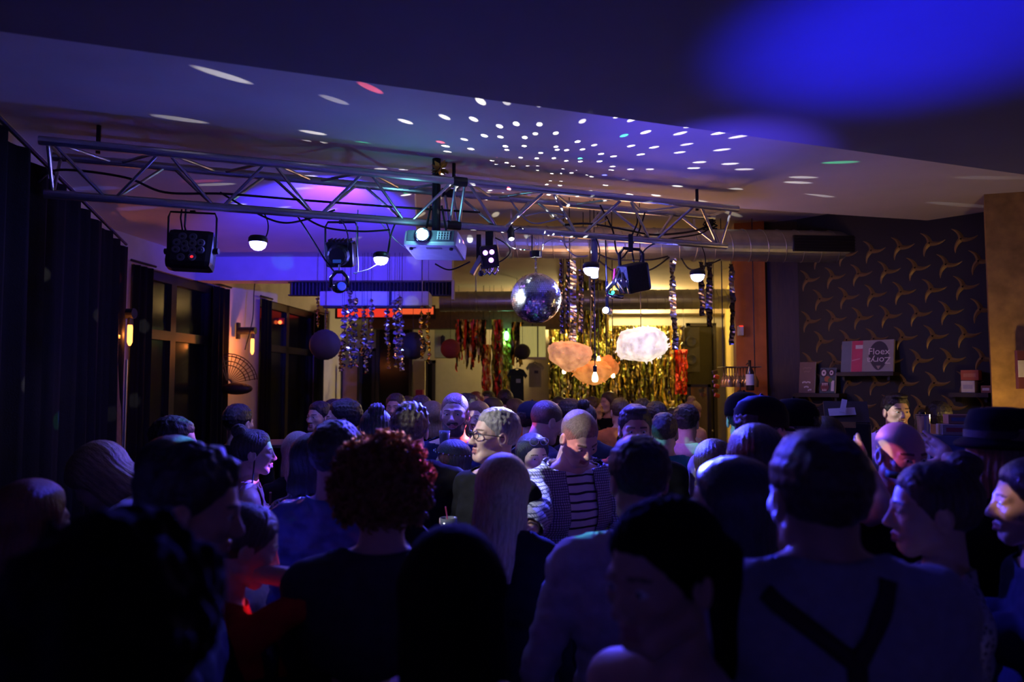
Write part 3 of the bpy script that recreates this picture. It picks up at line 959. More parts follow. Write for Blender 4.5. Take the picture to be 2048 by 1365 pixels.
# ------------------------------------------------------------------ mirror ball
Yb = truss_Y(1072)
BC = at(1072, 597, Yb)
BR = 50.5 / pxm(Yb)
t = thing('mirror_ball', BC - V((0, 0, BR)), 'round mirror ball of small square mirror tiles hanging below the truss', 'mirror ball')
MB().sphere((0, 0, BR), BR * 0.985, 32, 20).build('core', mat('grey_core', (0.08, 0.08, 0.1), 0.5), t, smooth=True)
M_tile = mat('mirror_tile', (0.86, 0.88, 0.93), 0.22, 1.0)
tiles = MB()
rows = 40
for j in range(1, rows):
    th = math.pi * j / rows
    n = max(6, int(round(2 * math.pi * math.sin(th) / (math.pi / rows))))
    for i in range(n):
        ph = 2 * math.pi * i / n
        u = V((math.sin(th) * math.cos(ph), math.sin(th) * math.sin(ph), math.cos(th)))
        e1 = V((-math.sin(ph), math.cos(ph), 0))
        e2 = V((math.cos(th) * math.cos(ph), math.cos(th) * math.sin(ph), -math.sin(th)))
        uu = (u + e1 * rnd.gauss(0, 0.06) + e2 * rnd.gauss(0, 0.06)).normalized()
        e1 = (e1 - uu * e1.dot(uu)).normalized(); e2 = uu.cross(e1)
        s1 = BR * math.sin(th) * math.pi / n * 0.93; s2 = BR * math.pi / rows / 2 * 0.93
        c_ = V((0, 0, BR)) + u * BR
        tiles.add([c_ - e1 * s1 - e2 * s2, c_ + e1 * s1 - e2 * s2, c_ + e1 * s1 + e2 * s2, c_ - e1 * s1 + e2 * s2], [(0, 1, 2, 3)])
o = tiles.build('mirror_tiles', M_tile, t); o['kind'] = 'stuff'
mz = at(1072, 510, Yb).z - (BC.z - BR)
mo = MB(); mo.lathe([(0.036, 0), (0.040, 0.005), (0.042, 0.04), (0.038, 0.046)], (0, 0, mz - 0.02), 18)
mo.build('motor', M_blackplastic, t)
zz = 2 * BR
k = 0
while zz < mz - 0.02:
    ring = MB()
    a = 0 if k % 2 == 0 else math.pi / 2
    ring.tube([(math.cos(q) * 0.006 * math.cos(a), math.cos(q) * 0.006 * math.sin(a), zz + 0.009 + math.sin(q) * 0.011) for q in [2 * math.pi * i / 10 for i in range(10)]], 0.0022, 5, closed=True)
    ring.build('chain_link', M_chrome, t)
    zz += 0.0145; k += 1
ztop = TZ - 0.25 - (BC.z - BR)
for x, y in ((-0.035, 0.0), (0.03, 0.0), (0.012, 0.01), (0.035, 0.01)):
    MB().tube(arc((x, y, mz + 0.02), (x * 1.2, y, ztop), 0, 6, (x * 0.5, 0, 0)), 0.0022, 5).build('hanging_wire', M_whitecable, t)
MB().cone((-0.026, 0, mz + 0.02), (-0.026, 0, ztop), 0.004).build('hanging_rod', M_cable, t)
MB().tube([(math.cos(q) * 0.036 - 0.03, 0, mz + 0.09 + math.sin(q) * 0.036) for q in [2 * math.pi * i / 16 for i in range(16)]], 0.0022, 5, closed=True).build('cable_loop', M_whitecable, t)

# light thrown back by the mirror tiles
g = light('mirror_ball_sparkle', 'SPOT', BC + V((0.03, -0.03, BR + 0.02)), 300, (1, 1, 1), t, 0.0, BC + V((0.03, -0.03, 3)), 166, 0.2)
gobo(g, 8.0, 0.165, 0.68, 0.10, 0.75, (0.37, 0.21, 0.5))
for (dv, p, ang, sc, rr, den, colr, seed) in (((-0.85, 0.0, -0.05), 420, 84, 5.0, 0.10, 0.5, 0.25, (1.3, 2.2, 0.4)),
                                             ((0.85, -0.35, -0.30), 110, 90, 4.2, 0.15, 0.5, 0.45, (3.1, 0.7, 2.4)),
                                             ((0.0, -0.5, -0.87), 800, 98, 5.2, 0.30, 0.75, 0.8, (6.1, 4.3, 7.4)),
                                             ((-0.3, 0.9, -0.45), 90, 100, 5.0, 0.14, 0.6, 0.35, (2.3, 8.9, 1.4))):
    dv = V(dv).normalized()
    g = light('mirror_ball_sparkle', 'SPOT', BC + dv * (BR + 0.02), p, (1, 1, 1), t, 0.0, BC + dv * 3, ang, 0.3)
    gobo(g, sc, rr, den, colr, 0.8, seed)
# white light on the ball's left and right faces
light('moving_head_beam', 'SPOT', at(690, 575, 4.36), 1300, (0.95, 0.97, 1), None, 0.03, BC + V((0, 0, 0.01)), 9.5, 0.3)
light('pin_spot_beam', 'SPOT', at(1209, 622, truss_Y(1209) - 0.06), 240, (0.9, 0.95, 1), None, 0.02, BC, 30, 0.3)

# ------------------------------------------------------------------ white tube light, big black spot, far pin spot
Yt = truss_Y(1188) + 0.03
p0, p1 = at(1186, 476, Yt), at(1189, 556, Yt)
t = thing('tube_light', p1, 'short vertical white tube light behind the dome lamp right of the mirror ball', 'lamp')
L = p0.z - p1.z
MB().lathe([(0.022, 0), (0.024, 0.003), (0.024, L * 0.28)], (0, 0, 0), 14).build('lit_end', emis('tube_glow', (0.16, 0.2, 1.0), 60.0), t, smooth=True)
MB().lathe([(0.024, L * 0.28), (0.024, L * 0.96), (0.015, L)], (0, 0, 0), 14).build('tube', mat('frosted_tube', (0.45, 0.5, 0.7), 0.3), t, smooth=True)
MB().tube([(0, 0, L), (0, 0, TZ - 0.25 - p1.z)], 0.004, 5).build('cord', M_cable, t)

Yp = truss_Y(1260) - 0.05
c = at(1262, 556, Yp)
t = thing('stage_spotlight', c, 'large black barrel spotlight tilted down at the right part of the truss', 'stage light')
rot = Matrix.Rotation(R(20), 3, 'Z') @ Matrix.Rotation(R(-14), 3, 'Y') @ Matrix.Rotation(R(10), 3, 'X')
bm_ = MB(); bm_.bevbox((0.02, 0, 0), (0.185, 0.15, 0.20), 0.022, rot); bm_.build('housing', mat('speckled_black', (0.012, 0.012, 0.016), 0.75, bump=0.4, bscale=90), t)
yk = MB()
yk.tube([(-0.075, 0, 0.02), (-0.08, 0, 0.17), (-0.05, 0, 0.21), (0.06, 0, 0.20), (0.085, 0, 0.17), (0.085, 0, 0.03)], 0.012, 8)
yk.build('yoke', M_blackmetal, t)
bs = MB()
bs.tube([(-0.08, -0.02, 0.06), (-0.12, -0.03, -0.03), (-0.17, -0.04, -0.085), (-0.175, -0.04, -0.125), (-0.13, -0.03, -0.135), (-0.06, -0.02, -0.14)], 0.016, 8)
bs.build('tilt_bracket', M_chrome, t, smooth=True)
for k in range(3):
    MB().tube([(-0.10 + 0.03 * k, -0.06, 0.03), (-0.12 + 0.04 * k, -0.075, -0.06), (-0.08 + 0.03 * k, -0.06, -0.12)], 0.008, 6).build('foil_strip', M_chrome, t, smooth=True)
MB().bevbox((-0.07, -0.05, -0.045), (0.05, 0.04, 0.07), 0.008, Matrix.Rotation(R(-35), 3, 'Y')).build('connector', M_white, t)
MB().sphere((-0.135, -0.05, -0.11), 0.012, 8, 6).build('signal_led', emis('teal_led', (0.05, 1.0, 0.75), 4.0), t)
MB().tube([(-0.115, -0.02, 0.06), (-0.125, -0.03, -0.02)], 0.009, 6).build('red_tape', mat('red_tape', (0.6, 0.03, 0.09), 0.5), t)
MB().box((0, 0, (TZ - 0.25 - c.z + 0.2) / 2), (0.03, 0.03, TZ - 0.25 - c.z - 0.16)).build('hanging_strap', M_blackmetal, t)

c = at(1212, 622, truss_Y(1212))
t = thing('pin_spot', c, 'bright white pin spot pointing at the camera below the big black spotlight', 'stage light')
MB().lathe([(0.022, 0.06), (0.026, 0.05), (0.026, -0.03), (0.022, -0.034)], (0.01, 0, 0), 14, (0.35, 1, 0)).build('can', mat('blue_can', (0.02, 0.03, 0.12), 0.3), t)
MB().lathe([(0.022, 0.035), (0.016, 0.042), (0.003, 0.046)], (0.0, 0.0, 0), 14, (-0.2, -1, 0)).build('lens', emis('pin_glow2', (0.55, 0.65, 1.0), 40.0), t)
MB().box((0.01, 0.02, 0.11), (0.02, 0.01, 0.2)).build('bracket', M_blackmetal, t)
MB().tube([(0.01, 0.02, 0.2), (0.0, 0.0, TZ - 0.25 - c.z)], 0.005, 5).build('cord', M_cable, t)

# ------------------------------------------------------------------ cables on the truss
def cable(pts, label, m=None, r=0.006, name='truss_cable', seg=6):
    pts = [V(p) for p in pts]
    # smooth with a Catmull-Rom pass
    out = []
    for i in range(len(pts) - 1):
        a, b, c_, d = pts[max(i - 1, 0)], pts[i], pts[i + 1], pts[min(i + 2, len(pts) - 1)]
        for k in range(8):
            t_ = k / 8
            out.append(0.5 * ((2 * b) + (c_ - a) * t_ + (2 * a - 5 * b + 4 * c_ - d) * t_ ** 2 + (3 * b - a - 3 * c_ + d) * t_ ** 3))
    out.append(pts[-1])
    o = MB().tube(out, r, seg).build(name, m or M_cable, smooth=True)
    return tag(o, label, 'cable')
def tp(px, py, dy=0.0):
    return at(px, py, truss_Y(px) + dy)
cable([tp(75, 365), tp(120, 340), tp(250, 355), tp(330, 385), tp(450, 388), tp(600, 400), tp(800, 415), tp(960, 425)], 'long black cable lying along the lower truss chord on the left', r=0.007)
cable([tp(440, 385), tp(500, 420), tp(560, 445), tp(610, 440), tp(670, 420)], 'black cable sagging under the truss right of the first dome lamp')
cable([tp(590, 425), tp(625, 480), tp(650, 520), tp(672, 548)], 'black cable running down to the moving head')
cable([tp(600, 430), tp(650, 455), tp(720, 463), tp(780, 460)], 'thin black cable looped behind the second par')
cable([tp(716, 420), tp(713, 470), tp(716, 540), tp(708, 546), tp(735, 540), tp(756, 528)], 'pale cable from the second par to the second dome lamp', M_whitecable, 0.004)
cable([tp(800, 425), tp(782, 470), tp(775, 515)], 'black cable dropping from the truss to the second dome lamp')
cable([tp(750, 430), tp(790, 480), tp(820, 500)], 'pale thin cable running to the projector from the left', M_whitecable, 0.004)
cable([tp(870, 528), tp(900, 540), tp(940, 524)], 'black cable hanging between projector and three-lens par', r=0.005)
cable([tp(1020, 400), tp(1060, 445), tp(1110, 440), tp(1130, 432), tp(1090, 425), tp(1050, 432)], 'blue-lit white cable coiled over the mirror ball', M_whitecable, 0.006)
cable([tp(1128, 462), tp(1130, 490), tp(1150, 512), tp(1175, 512)], 'white cable loop left of the third dome lamp', M_whitecable, 0.005)
cable([tp(1085, 490), tp(1110, 478), tp(1140, 484), tp(1175, 460), tp(1215, 440)], 'white cable strung from the ball motor to the truss', M_whitecable, 0.005)
cable([tp(1200, 410), tp(1225, 460), tp(1232, 500), tp(1240, 515)], 'black cable dropping to the big spotlight on its left side')
cable([tp(1290, 425), tp(1275, 470), tp(1250, 510), tp(1238, 520)], 'black cable crossing behind the big spotlight yoke')
cable([tp(1260, 400), tp(1275, 440), tp(1262, 480), tp(1268, 525)], 'black cable hanging into the big spotlight')
cable([tp(1130, 450), tp(1180, 448), tp(1250, 460), tp(1310, 470), tp(1390, 462), tp(1425, 445)], 'black cable bundle along the right half of the truss', r=0.008)
cable([tp(1425, 450), tp(1400, 468), tp(1330, 480), tp(1290, 500), tp(1278, 530)], 'black cable sweeping from the truss end to the big spotlight')
cable([at(1190, 505, 6.4), at(1230, 520, 6.4), at(1300, 520, 6.4), at(1335, 513, 6.6)], 'black cable slung under the large duct right of the tube light', r=0.008)
cable([at(1195, 520, 6.4), at(1240, 548, 6.4), at(1300, 540, 6.4), at(1338, 515, 6.6)], 'lower black cable slung under the large duct', r=0.008)
cable([at(1362, 516, 6.84), at(1385, 540, 6.5), at(1440, 520, 6.84)], 'black cable hanging from the large duct to the last dome lamp', r=0.007)
cable([tp(490, 700, 4.4), at(505, 640, 8.6), at(508, 585, 8.7), at(512, 540, 8.8)], 'thin cord rising from the second wall lamp', r=0.006)
cable([tp(960, 400), tp(985, 440), tp(1005, 470), tp(1022, 495), tp(1060, 500)], 'blue-lit cable dangling to the ball motor', M_whitecable, 0.004)
# tangle knot at the right end of the truss
c = tp(1420, 450)
t = thing('cable_knot', c, 'tangled bundle of black cable tied at the right end of the truss', 'cable')
kn = MB()
pts = []
for i in range(70):
    a = i * 0.75
    pts.append((math.cos(a) * (0.03 + 0.02 * math.sin(i * 1.3)), math.sin(a * 1.3) * 0.03, 0.035 * math.sin(a * 0.6 + 1)))
kn.tube(pts, 0.006, 5); kn.build('coils', M_cable, t, smooth=True)
# ------------------------------------------------------------------ foil streamers
M_foilblue = mat('blue_silver_foil', (0.66, 0.68, 0.85), 0.2, 1.0)
M_foilgold = mat('gold_foil', (0.78, 0.55, 0.14), 0.22, 1.0)
M_foilpink = mat('rose_foil', (0.75, 0.22, 0.16), 0.25, 1.0)
M_foildark = mat('dark_foil', (0.16, 0.14, 0.17), 0.22, 1.0)
def streamer(px, y0, y1, wpx, Y, m, label, group, twist=9.0, seed=0, straight=False, hang=None):
    r2 = random.Random(int(px * 13 + y0 + seed))
    p0, p1 = at(px, y0, Y), at(px, y1, Y)
    L = p0.z - p1.z
    w = wpx / pxm(Y) / 2
    t = thing('foil_streamer', p1, label, 'streamer', 0, group)
    mb = MB()
    n = max(14, int(L / 0.018))
    a = r2.uniform(0, 6)
    vs = []
    dx = 0; dy = 0
    for i in range(n + 1):
        z = L * (1 - i / n)
        if straight:
            aa = a * 0 + 0.5 * math.sin(i * 0.22 + a) + 0.25 * r2.uniform(-1, 1) * (1 if i % 3 else -1)
        else:
            aa = a + twist * i / n * 3 + r2.uniform(-0.7, 0.7)
        dx += r2.uniform(-0.006, 0.006); dy += r2.uniform(-0.006, 0.006)
        dx *= 0.9; dy *= 0.9
        e = V((math.cos(aa), math.sin(aa), r2.uniform(-0.25, 0.25))) * w * r2.uniform(0.8, 1.15)
        vs += [V((dx, dy, z)) - e, V((dx, dy + 0.006 * (i % 2), z)), V((dx, dy, z)) + e]
    fs = []
    for i in range(n):
        b = 3 * i
        fs += [(b, b + 1, b + 4, b + 3), (b + 1, b + 2, b + 5, b + 4)]
    mb.add(vs, fs)
    mb.build('foil_ribbon', m, t)
    if hang:
        MB().tube([(0, 0, L), (0, 0, hang - p1.z)], 0.0025, 5).build('thread', M_cable, t)
    return t
GL = 'foil streamers under the air conditioner'
LB_ = '%s from the left of the twisted blue-silver foil streamers hanging below the air conditioner'
ORD = ['first', 'second', 'third', 'fourth', 'fifth', 'sixth', 'seventh', 'eighth', 'ninth', 'tenth']
for k, (px, y0, y1, w) in enumerate(((687, 610, 742, 13), (699, 580, 738, 11), (709, 592, 733, 14), (727, 613, 690, 12), (733, 676, 748, 13), (741, 598, 716, 12), (774, 616, 690, 12),
                        (788, 600, 735, 12), (797, 590, 722, 14), (803, 640, 742, 11))):
    streamer(px, y0, y1, w, 7.90, M_foilblue, LB_ % ORD[k], GL, hang=HC + 0.01)
LG_ = '%s from the left of the twisted gold foil streamers hanging below the air conditioner'
for k, (px, y0, y1, w) in enumerate(((634, 594, 655, 8), (652, 610, 660, 6), (683, 680, 744, 9), (723, 660, 712, 10), (777, 685, 738, 9), (843, 605, 718, 9), (856, 625, 728, 10))):
    streamer(px, y0, y1, w, 7.93, M_foilgold, LG_ % ORD[k], 'gold foil streamers under the air conditioner', hang=HC + 0.01)
LR_ = '%s from the left of the flat dark foil streamers hanging from the large duct'
for k, (px, y0, y1, w) in enumerate(((1122, 517, 668, 7), (1136, 517, 655, 7), (1162, 540, 668, 9), (1186, 560, 664, 7), (1404, 524, 632, 11), (1420, 524, 655, 14), (1465, 528, 690, 11))):
    streamer(px, y0, y1, w, 6.85, M_foildark, LR_ % ORD[k], 'dark foil streamers on the duct', straight=True, hang=3.1)
streamer(1147, 520, 690, 14, 6.82, M_foilblue, 'wide silver foil streamer hanging right of the mirror ball above the peach cloud lamp', None, straight=True, hang=3.1)
streamer(1348, 514, 700, 13, 6.82, M_foilblue, 'wide silver foil streamer hanging right of the big white cloud lamp', None, straight=True, seed=2, hang=3.1)

# ------------------------------------------------------------------ tinsel curtains at the back
def tinsel(px0, px1, y0, y1, Y, n, label, mats, wpx=5, cat='tinsel curtain', ragged=0.15, rows=False):
    p0, p1 = at(px0, y0, Y), at(px1, y1, Y)
    t = thing('tinsel_curtain', ((p0.x + p1.x) / 2, Y, p1.z), label, cat)
    W_, H_ = p1.x - p0.x, p0.z - p1.z
    MB().box((0, 0.05, H_ - 0.015), (W_ + 0.04, 0.03, 0.03)).build('header', M_wood, t)
    for sx in (-0.42, 0.42):
        MB().cone((W_ * sx, 0.05, H_ - 0.02), (W_ * sx, 0.05, 3.57 - p1.z), 0.003, None, 5).build('hanging_cord', M_cable, t)
    for k, m in enumerate(mats):
        mb = MB()
        r2 = random.Random(int(px0 * 3 + k))
        for i in range(n // len(mats)):
            x = r2.uniform(-W_ / 2, W_ / 2); y = r2.uniform(-0.05, 0.03)
            L = H_ * (1 - r2.random() * ragged)
            w = wpx / pxm(Y) / 2 * r2.uniform(0.6, 1.3)
            seg = max(8, int(L / 0.05))
            vs = []; a = r2.uniform(0, 6)
            for j in range(seg + 1):
                a += r2.uniform(-0.55, 0.75)
                e = V((math.cos(a), math.sin(a) * 0.8, r2.uniform(-0.4, 0.4))) * w
                c = V((x + 0.012 * math.sin(j * 0.7 + a), y + r2.uniform(-0.01, 0.01), H_ - L * j / seg))
                vs += [c - e, c + e]
            mb.add(vs, [(2 * j, 2 * j + 1, 2 * j + 3, 2 * j + 2) for j in range(seg)])
        o = mb.build('tinsel_strands', m, t); o['kind'] = 'stuff'
    return t
M_t1 = mat('tinsel_gold', (0.95, 0.72, 0.2), 0.4, 1.0)
M_t2 = mat('tinsel_green_gold', (0.55, 0.6, 0.14), 0.4, 1.0)
M_t3 = mat('tinsel_red', (0.85, 0.1, 0.07), 0.4, 1.0)
M_t4 = mat('tinsel_dark', (0.12, 0.10, 0.06), 0.3, 1.0)
tinsel(1212, 1368, 652, 818, 13.2, 300, 'wide gold tinsel curtain on the back wall under the big white cloud lamp', [M_t1, M_t2, M_t4, M_t4])
tinsel(1098, 1212, 640, 815, 13.2, 220, 'gold tinsel curtain on the back wall behind the hanging bulbs', [M_t1, M_t2, M_t4])
tinsel(1118, 1215, 560, 690, 11.6, 90, 'gold tinsel strands hanging from the far duct right of the mirror ball', [M_t1, M_t4, M_t2], wpx=5, ragged=0.5)
tinsel(912, 972, 640, 745, 12.0, 120, 'red and gold tinsel fringe hanging left of the mirror ball', [M_t3, M_t1, M_t4, M_t4], ragged=0.7)
tinsel(965, 980, 690, 795, 12.0, 40, 'narrow gold tinsel column at the back left of the green glow', [M_t1, M_t1, M_t3], ragged=0.2)
tinsel(986, 1004, 640, 815, 12.0, 50, 'narrow dark tinsel column with pink glints beside the green glow', [M_t4, M_t3, M_t2], ragged=0.3)
tinsel(1004, 1024, 655, 800, 12.4, 60, 'green lit tinsel column left of the lantern box', [M_t2, M_t1, M_t2], ragged=0.3)
tinsel(1024, 1046, 645, 735, 12.0, 50, 'brown gold tinsel column in front of the lantern box', [M_t1, M_t4, M_t4], ragged=0.4)
tinsel(1352, 1372, 700, 790, 13.0, 60, 'red tinsel garland at the right edge of the gold tinsel wall', [M_t3, M_t3, M_t1], ragged=0.3)
# brick-like shiny panel under the peach cloud: rows of metallic sequin strips
p0, p1 = at(1098, 745, 13.65), at(1172, 815, 13.65)
t = thing('sequin_panel', ((p0.x + p1.x) / 2, 13.65, p1.z), 'shimmering panel of horizontal sequin rows under the peach cloud lamp', 'panel')
W_, H_ = p1.x - p0.x, p0.z - p1.z
MB().box((0, 0.03, H_ / 2), (W_, 0.03, H_)).build('backing', M_wood, t)
for j in range(9):
    mb = MB()
    r2 = random.Random(j)
    n = 26
    for i in range(n):
        x = -W_ / 2 + W_ * (i + 0.5) / n
        rr = Euler((r2.uniform(-0.5, 0.5), r2.uniform(-0.4, 0.4), r2.uniform(-0.6, 0.6))).to_matrix()
        mb.box((x, -0.005, 0), (W_ / n * 0.9, 0.004, H_ / 9 * 0.55), rr)
    mb.build('sequin_row', [M_t1, M_foilblue, M_t2][j % 3], t, loc=(0, 0, H_ * (j + 0.5) / 9))

# green glow lamp at the back and the wooden lantern box
c = at(1013, 672, 12.3)
t = thing('green_spot', c, 'small bright green-white lamp shining on the back tinsel', 'lamp')
MB().sphere((0, 0, 0), 0.055, 12, 8, (0.7, 0.7, 1.4)).build('bulb', emis('green_glow', (0.25, 1.0, 0.55), 7.0), t, smooth=True)
MB().cone((0, 0.02, 0.07), (0, 0.02, 0.3), 0.02).build('socket', M_blackmetal, t)
light('green_spill', 'POINT', c + V((0, -0.12, 0)), 2.5, (0.25, 1, 0.45), t, 0.05)
b0, b1 = at(1040, 652, 11.6), at(1092, 715, 11.6)
t = thing('lantern_box', ((b0.x + b1.x) / 2, 11.75, b1.z), 'yellow-green glowing square lantern box below the mirror ball', 'lantern')
W_, H_ = b1.x - b0.x, b0.z - b1.z
M_lan = mat('lit_parchment', (0.45, 0.42, 0.2), 0.8, noise=0.2, nscale=4, stretch=(6, 6, 0.8), emit=(0.72, 0.62, 0.18), estr=0.42)
for x0, x1 in ((-W_ / 2, W_ * 0.18), (W_ * 0.21, W_ / 2)):
    MB().box(((x0 + x1) / 2, 0, H_ / 2), (x1 - x0, 0.02, H_)).build('paper_panel', M_lan, t)
MB().box((W_ * 0.195, -0.005, H_ / 2), (0.02, 0.03, H_)).build('mullion', M_wood, t)
MB().box((0, 0, -0.01), (W_ * 1.02, 0.10, 0.035)).build('sill', M_plaster, t)
MB().box((0, 0.1, H_ / 2), (W_ * 0.98, 0.16, H_ * 0.98)).build('case', M_wood, t)
MB().cone((0, 0.08, H_), (0, 0.08, 3.5 - b1.z), 0.012).build('hanger_rod', M_blackmetal, t)

# hanging shirts
def hung_shirt(px, y0, y1, wpx, Y, m, label, mark=None):
    p0, p1 = at(px, y0, Y), at(px, y1, Y)
    t = thing('hanging_shirt', p1, label, 'shirt')
    H_, w = p0.z - p1.z, wpx / pxm(Y)
    sh = MB()
    prof = [(-0.13 * w, H_), (-0.33 * w, H_ * 0.97), (-0.52 * w, H_ * 0.78), (-0.42 * w, H_ * 0.68), (-0.33 * w, H_ * 0.78), (-0.34 * w, 0), (0.34 * w, 0), (0.33 * w, H_ * 0.78), (0.42 * w, H_ * 0.68), (0.52 * w, H_ * 0.78), (0.33 * w, H_ * 0.97), (0.13 * w, H_), (0, H_ * 0.95)]
    n = len(prof)
    sh.add([(x, -0.03 - 0.02 * math.cos(x / w * 4), z) for x, z in prof] + [(x, 0.03, z) for x, z in prof],
           [tuple(range(n)), tuple(range(n, 2 * n))[::-1]] + [(i, n + i, n + (i + 1) % n, (i + 1) % n) for i in range(n)])
    sh.build('cloth', m, t)
    MB().tube([(-0.3 * w, 0, H_ * 0.96), (0, 0, H_ * 1.02), (0.3 * w, 0, H_ * 0.96)], 0.006, 5).build('hanger', M_blackmetal, t)
    MB().tube([(0, 0, H_ * 1.02), (0, 0, 3.57 - p1.z)], 0.003, 5).build('hanging_cord', M_cable, t)
    if mark:
        MB().box((0.02, -0.056, H_ * 0.62), (w * 0.22, 0.004, H_ * 0.12)).build('print', mark, t)
    return t
hung_shirt(1034, 738, 802, 40, 11.2, mat('dark_teal_shirt', (0.012, 0.03, 0.03), 0.9), 'black t-shirt hanging at the back with a small pale print', mat('pale_print', (0.35, 0.5, 0.52), 0.7))
hung_shirt(1070, 726, 775, 36, 12.2, mat('grey_shirt', (0.30, 0.31, 0.27), 0.9), 'grey t-shirt hanging at the back with a dark print', mat('dark_print', (0.06, 0.05, 0.08), 0.7))

# ------------------------------------------------------------------ paper lanterns and balloon
def lantern(px, py, rpx, Y, color, label, ribs=True, top=3.36):
    c = at(px, py, Y); r = rpx / pxm(Y)
    t = thing('paper_lantern', c - V((0, 0, r)), label, 'lantern')
    prof = []
    n = 22
    for i in range(n + 1):
        a = math.pi * (0.07 + 0.86 * i / n)
        k = 1.0 - (0.02 if (i % 2 and ribs) else 0)
        prof.append((r * math.sin(a) * k, r - r * math.cos(a) * k))
    m = mat('lantern_%.2f_%.2f' % (color[0], color[2]), color, 0.75)
    MB().lathe(prof, (0, 0, 0), 28, caps=False).build('shade', m, t, smooth=True)
    MB().tube([(r * 0.2 * math.cos(q), r * 0.2 * math.sin(q), 2 * r - 0.01) for q in [2 * math.pi * i / 12 for i in range(12)]], 0.004, 5, True).build('wire_ring', M_blackmetal, t)
    MB().tube([(0, 0, 2 * r - 0.01), (0, 0, top - (c.z - r))], 0.003, 5).build('thread', M_cable, t)
    return t
lantern(650, 690, 31, 7.6, (0.07, 0.06, 0.075), 'large dark round paper lantern hanging left of the blue foil streamers')
lantern(826, 692, 28, 8.4, (0.03, 0.025, 0.035), 'dark round paper lantern hanging right of the blue foil streamers')
lantern(901, 698, 20, 9.5, (0.32, 0.05, 0.05), 'dull red round paper lantern left of the red tinsel fringe', True, 3.57)
lantern(1045, 704, 16, 11.0, (0.03, 0.03, 0.03), 'small black round paper lantern in front of the lantern box', True, 3.57)

# ------------------------------------------------------------------ cloud lamps
def cloud(px, py, wpx, hpx, Y, m, label, seed, power, col, ragged=0.0):
    c = at(px, py, Y)
    a, b = wpx / 2 / pxm(Y), hpx / 2 / pxm(Y)
    t = thing('cloud_lamp', c - V((0, 0, b)), label, 'lamp', 0, None)
    r2 = random.Random(seed)
    bm = bmesh.new()
    bmesh.ops.create_icosphere(bm, subdivisions=4, radius=1.0)
    bl = [(V((r2.gauss(0, 1), r2.gauss(0, 1), r2.gauss(0, 1))).normalized(), r2.uniform(0.14, 0.30)) for _ in range(46)]
    for v in bm.verts:
        u = v.co.normalized()
        k = 0.90
        for d_, s_ in bl:
            q = (u - d_).length
            if q < s_ * 1.6:
                k += 0.10 * s_ / 0.25 * max(0, 1 - (q / (s_ * 1.6)) ** 2)
        k += ragged * 0.03 * r2.uniform(-1, 1)
        v.co = V((u.x * a * k, u.y * a * 0.85 * k, u.z * b * k + b))
    me = bpy.data.meshes.new('fleece')
    bm.to_mesh(me); bm.free()
    me.polygons.foreach_set('use_smooth', [True] * len(me.polygons))
    me.materials.append(m)
    link('fleece', me, t)
    tuft = MB()
    for k in range(40 if ragged else 14):
        d_, s_ = bl[k % len(bl)]
        d_ = (d_ + V((r2.gauss(0, .3), r2.gauss(0, .3), r2.gauss(0, .3)))).normalized()
        p = V((d_.x * a, d_.y * a * .85, d_.z * b + b))
        e = V((r2.gauss(0, 1), r2.gauss(0, 1), r2.gauss(0, 1))).normalized()
        tuft.tube([p * 0.96 + V((0, 0, b * 0.04)), p + d_ * 0.008 + e * 0.012, p + d_ * 0.012 + e * 0.024], [0.010, 0.007, 0.002], 5)
    tuft.build('tufts', m, t, smooth=True)
    MB().tube([(0, 0, 2 * b * 0.92), (0, 0, 3.57 - (c.z - b))], 0.004, 5).build('cord', M_cable, t)
    light('cloud_glow', 'POINT', c + V((0, 0, b + 0.16)), power, col, t, 0.1)
    return t
def cloudmat(name, col, s):
    m = mat(name, tuple(0.55 * q ** 1.3 for q in col), 0.95, noise=0.2, nscale=8, bump=0.8, bscale=30)
    nt = m.node_tree; b = nt.nodes['Principled BSDF']
    n = nt.nodes.new('ShaderNodeTexNoise'); n.inputs['Scale'].default_value = 17; n.inputs['Detail'].default_value = 6
    tc = nt.nodes.new('ShaderNodeTexCoord'); nt.links.new(tc.outputs['Object'], n.inputs['Vector'])
    mr = nt.nodes.new('ShaderNodeMapRange')
    mr.inputs['From Min'].default_value = 0.3; mr.inputs['From Max'].default_value = 0.65
    mr.inputs['To Min'].default_value = s * 0.5; mr.inputs['To Max'].default_value = s * 1.2
    nt.links.new(n.outputs['Fac'], mr.inputs['Value'])
    b.inputs['Emission Color'].default_value = (*col, 1)
    nt.links.new(mr.outputs[0], b.inputs['Emission Strength'])
    return m
YC = 6.2
cloud(1282, 690, 108, 72, YC, cloudmat('cloud_white', (1.0, 0.80, 0.66), 1.05), 'big glowing white fluffy cloud lamp hanging in the centre right', 4, 12, (1.0, 0.46, 0.2), 1.0)
cloud(1140, 710, 94, 58, YC + 0.1, cloudmat('cloud_peach', (1.0, 0.42, 0.17), 0.68), 'peach glowing fluffy cloud lamp hanging below the silver streamer', 9, 3, (1.0, 0.5, 0.2))
cloud(1182, 746, 72, 50, YC + 0.25, cloudmat('cloud_amber', (1.0, 0.36, 0.08), 0.62), 'small amber cloud lamp behind the hanging filament bulb', 13, 2, (1.0, 0.45, 0.12))
cloud(1213, 736, 54, 46, YC + 0.75, cloudmat('cloud_amber2', (1.0, 0.34, 0.08), 0.45), 'dim amber cloud lamp farthest back between the other clouds', 21, 1, (1.0, 0.45, 0.12))

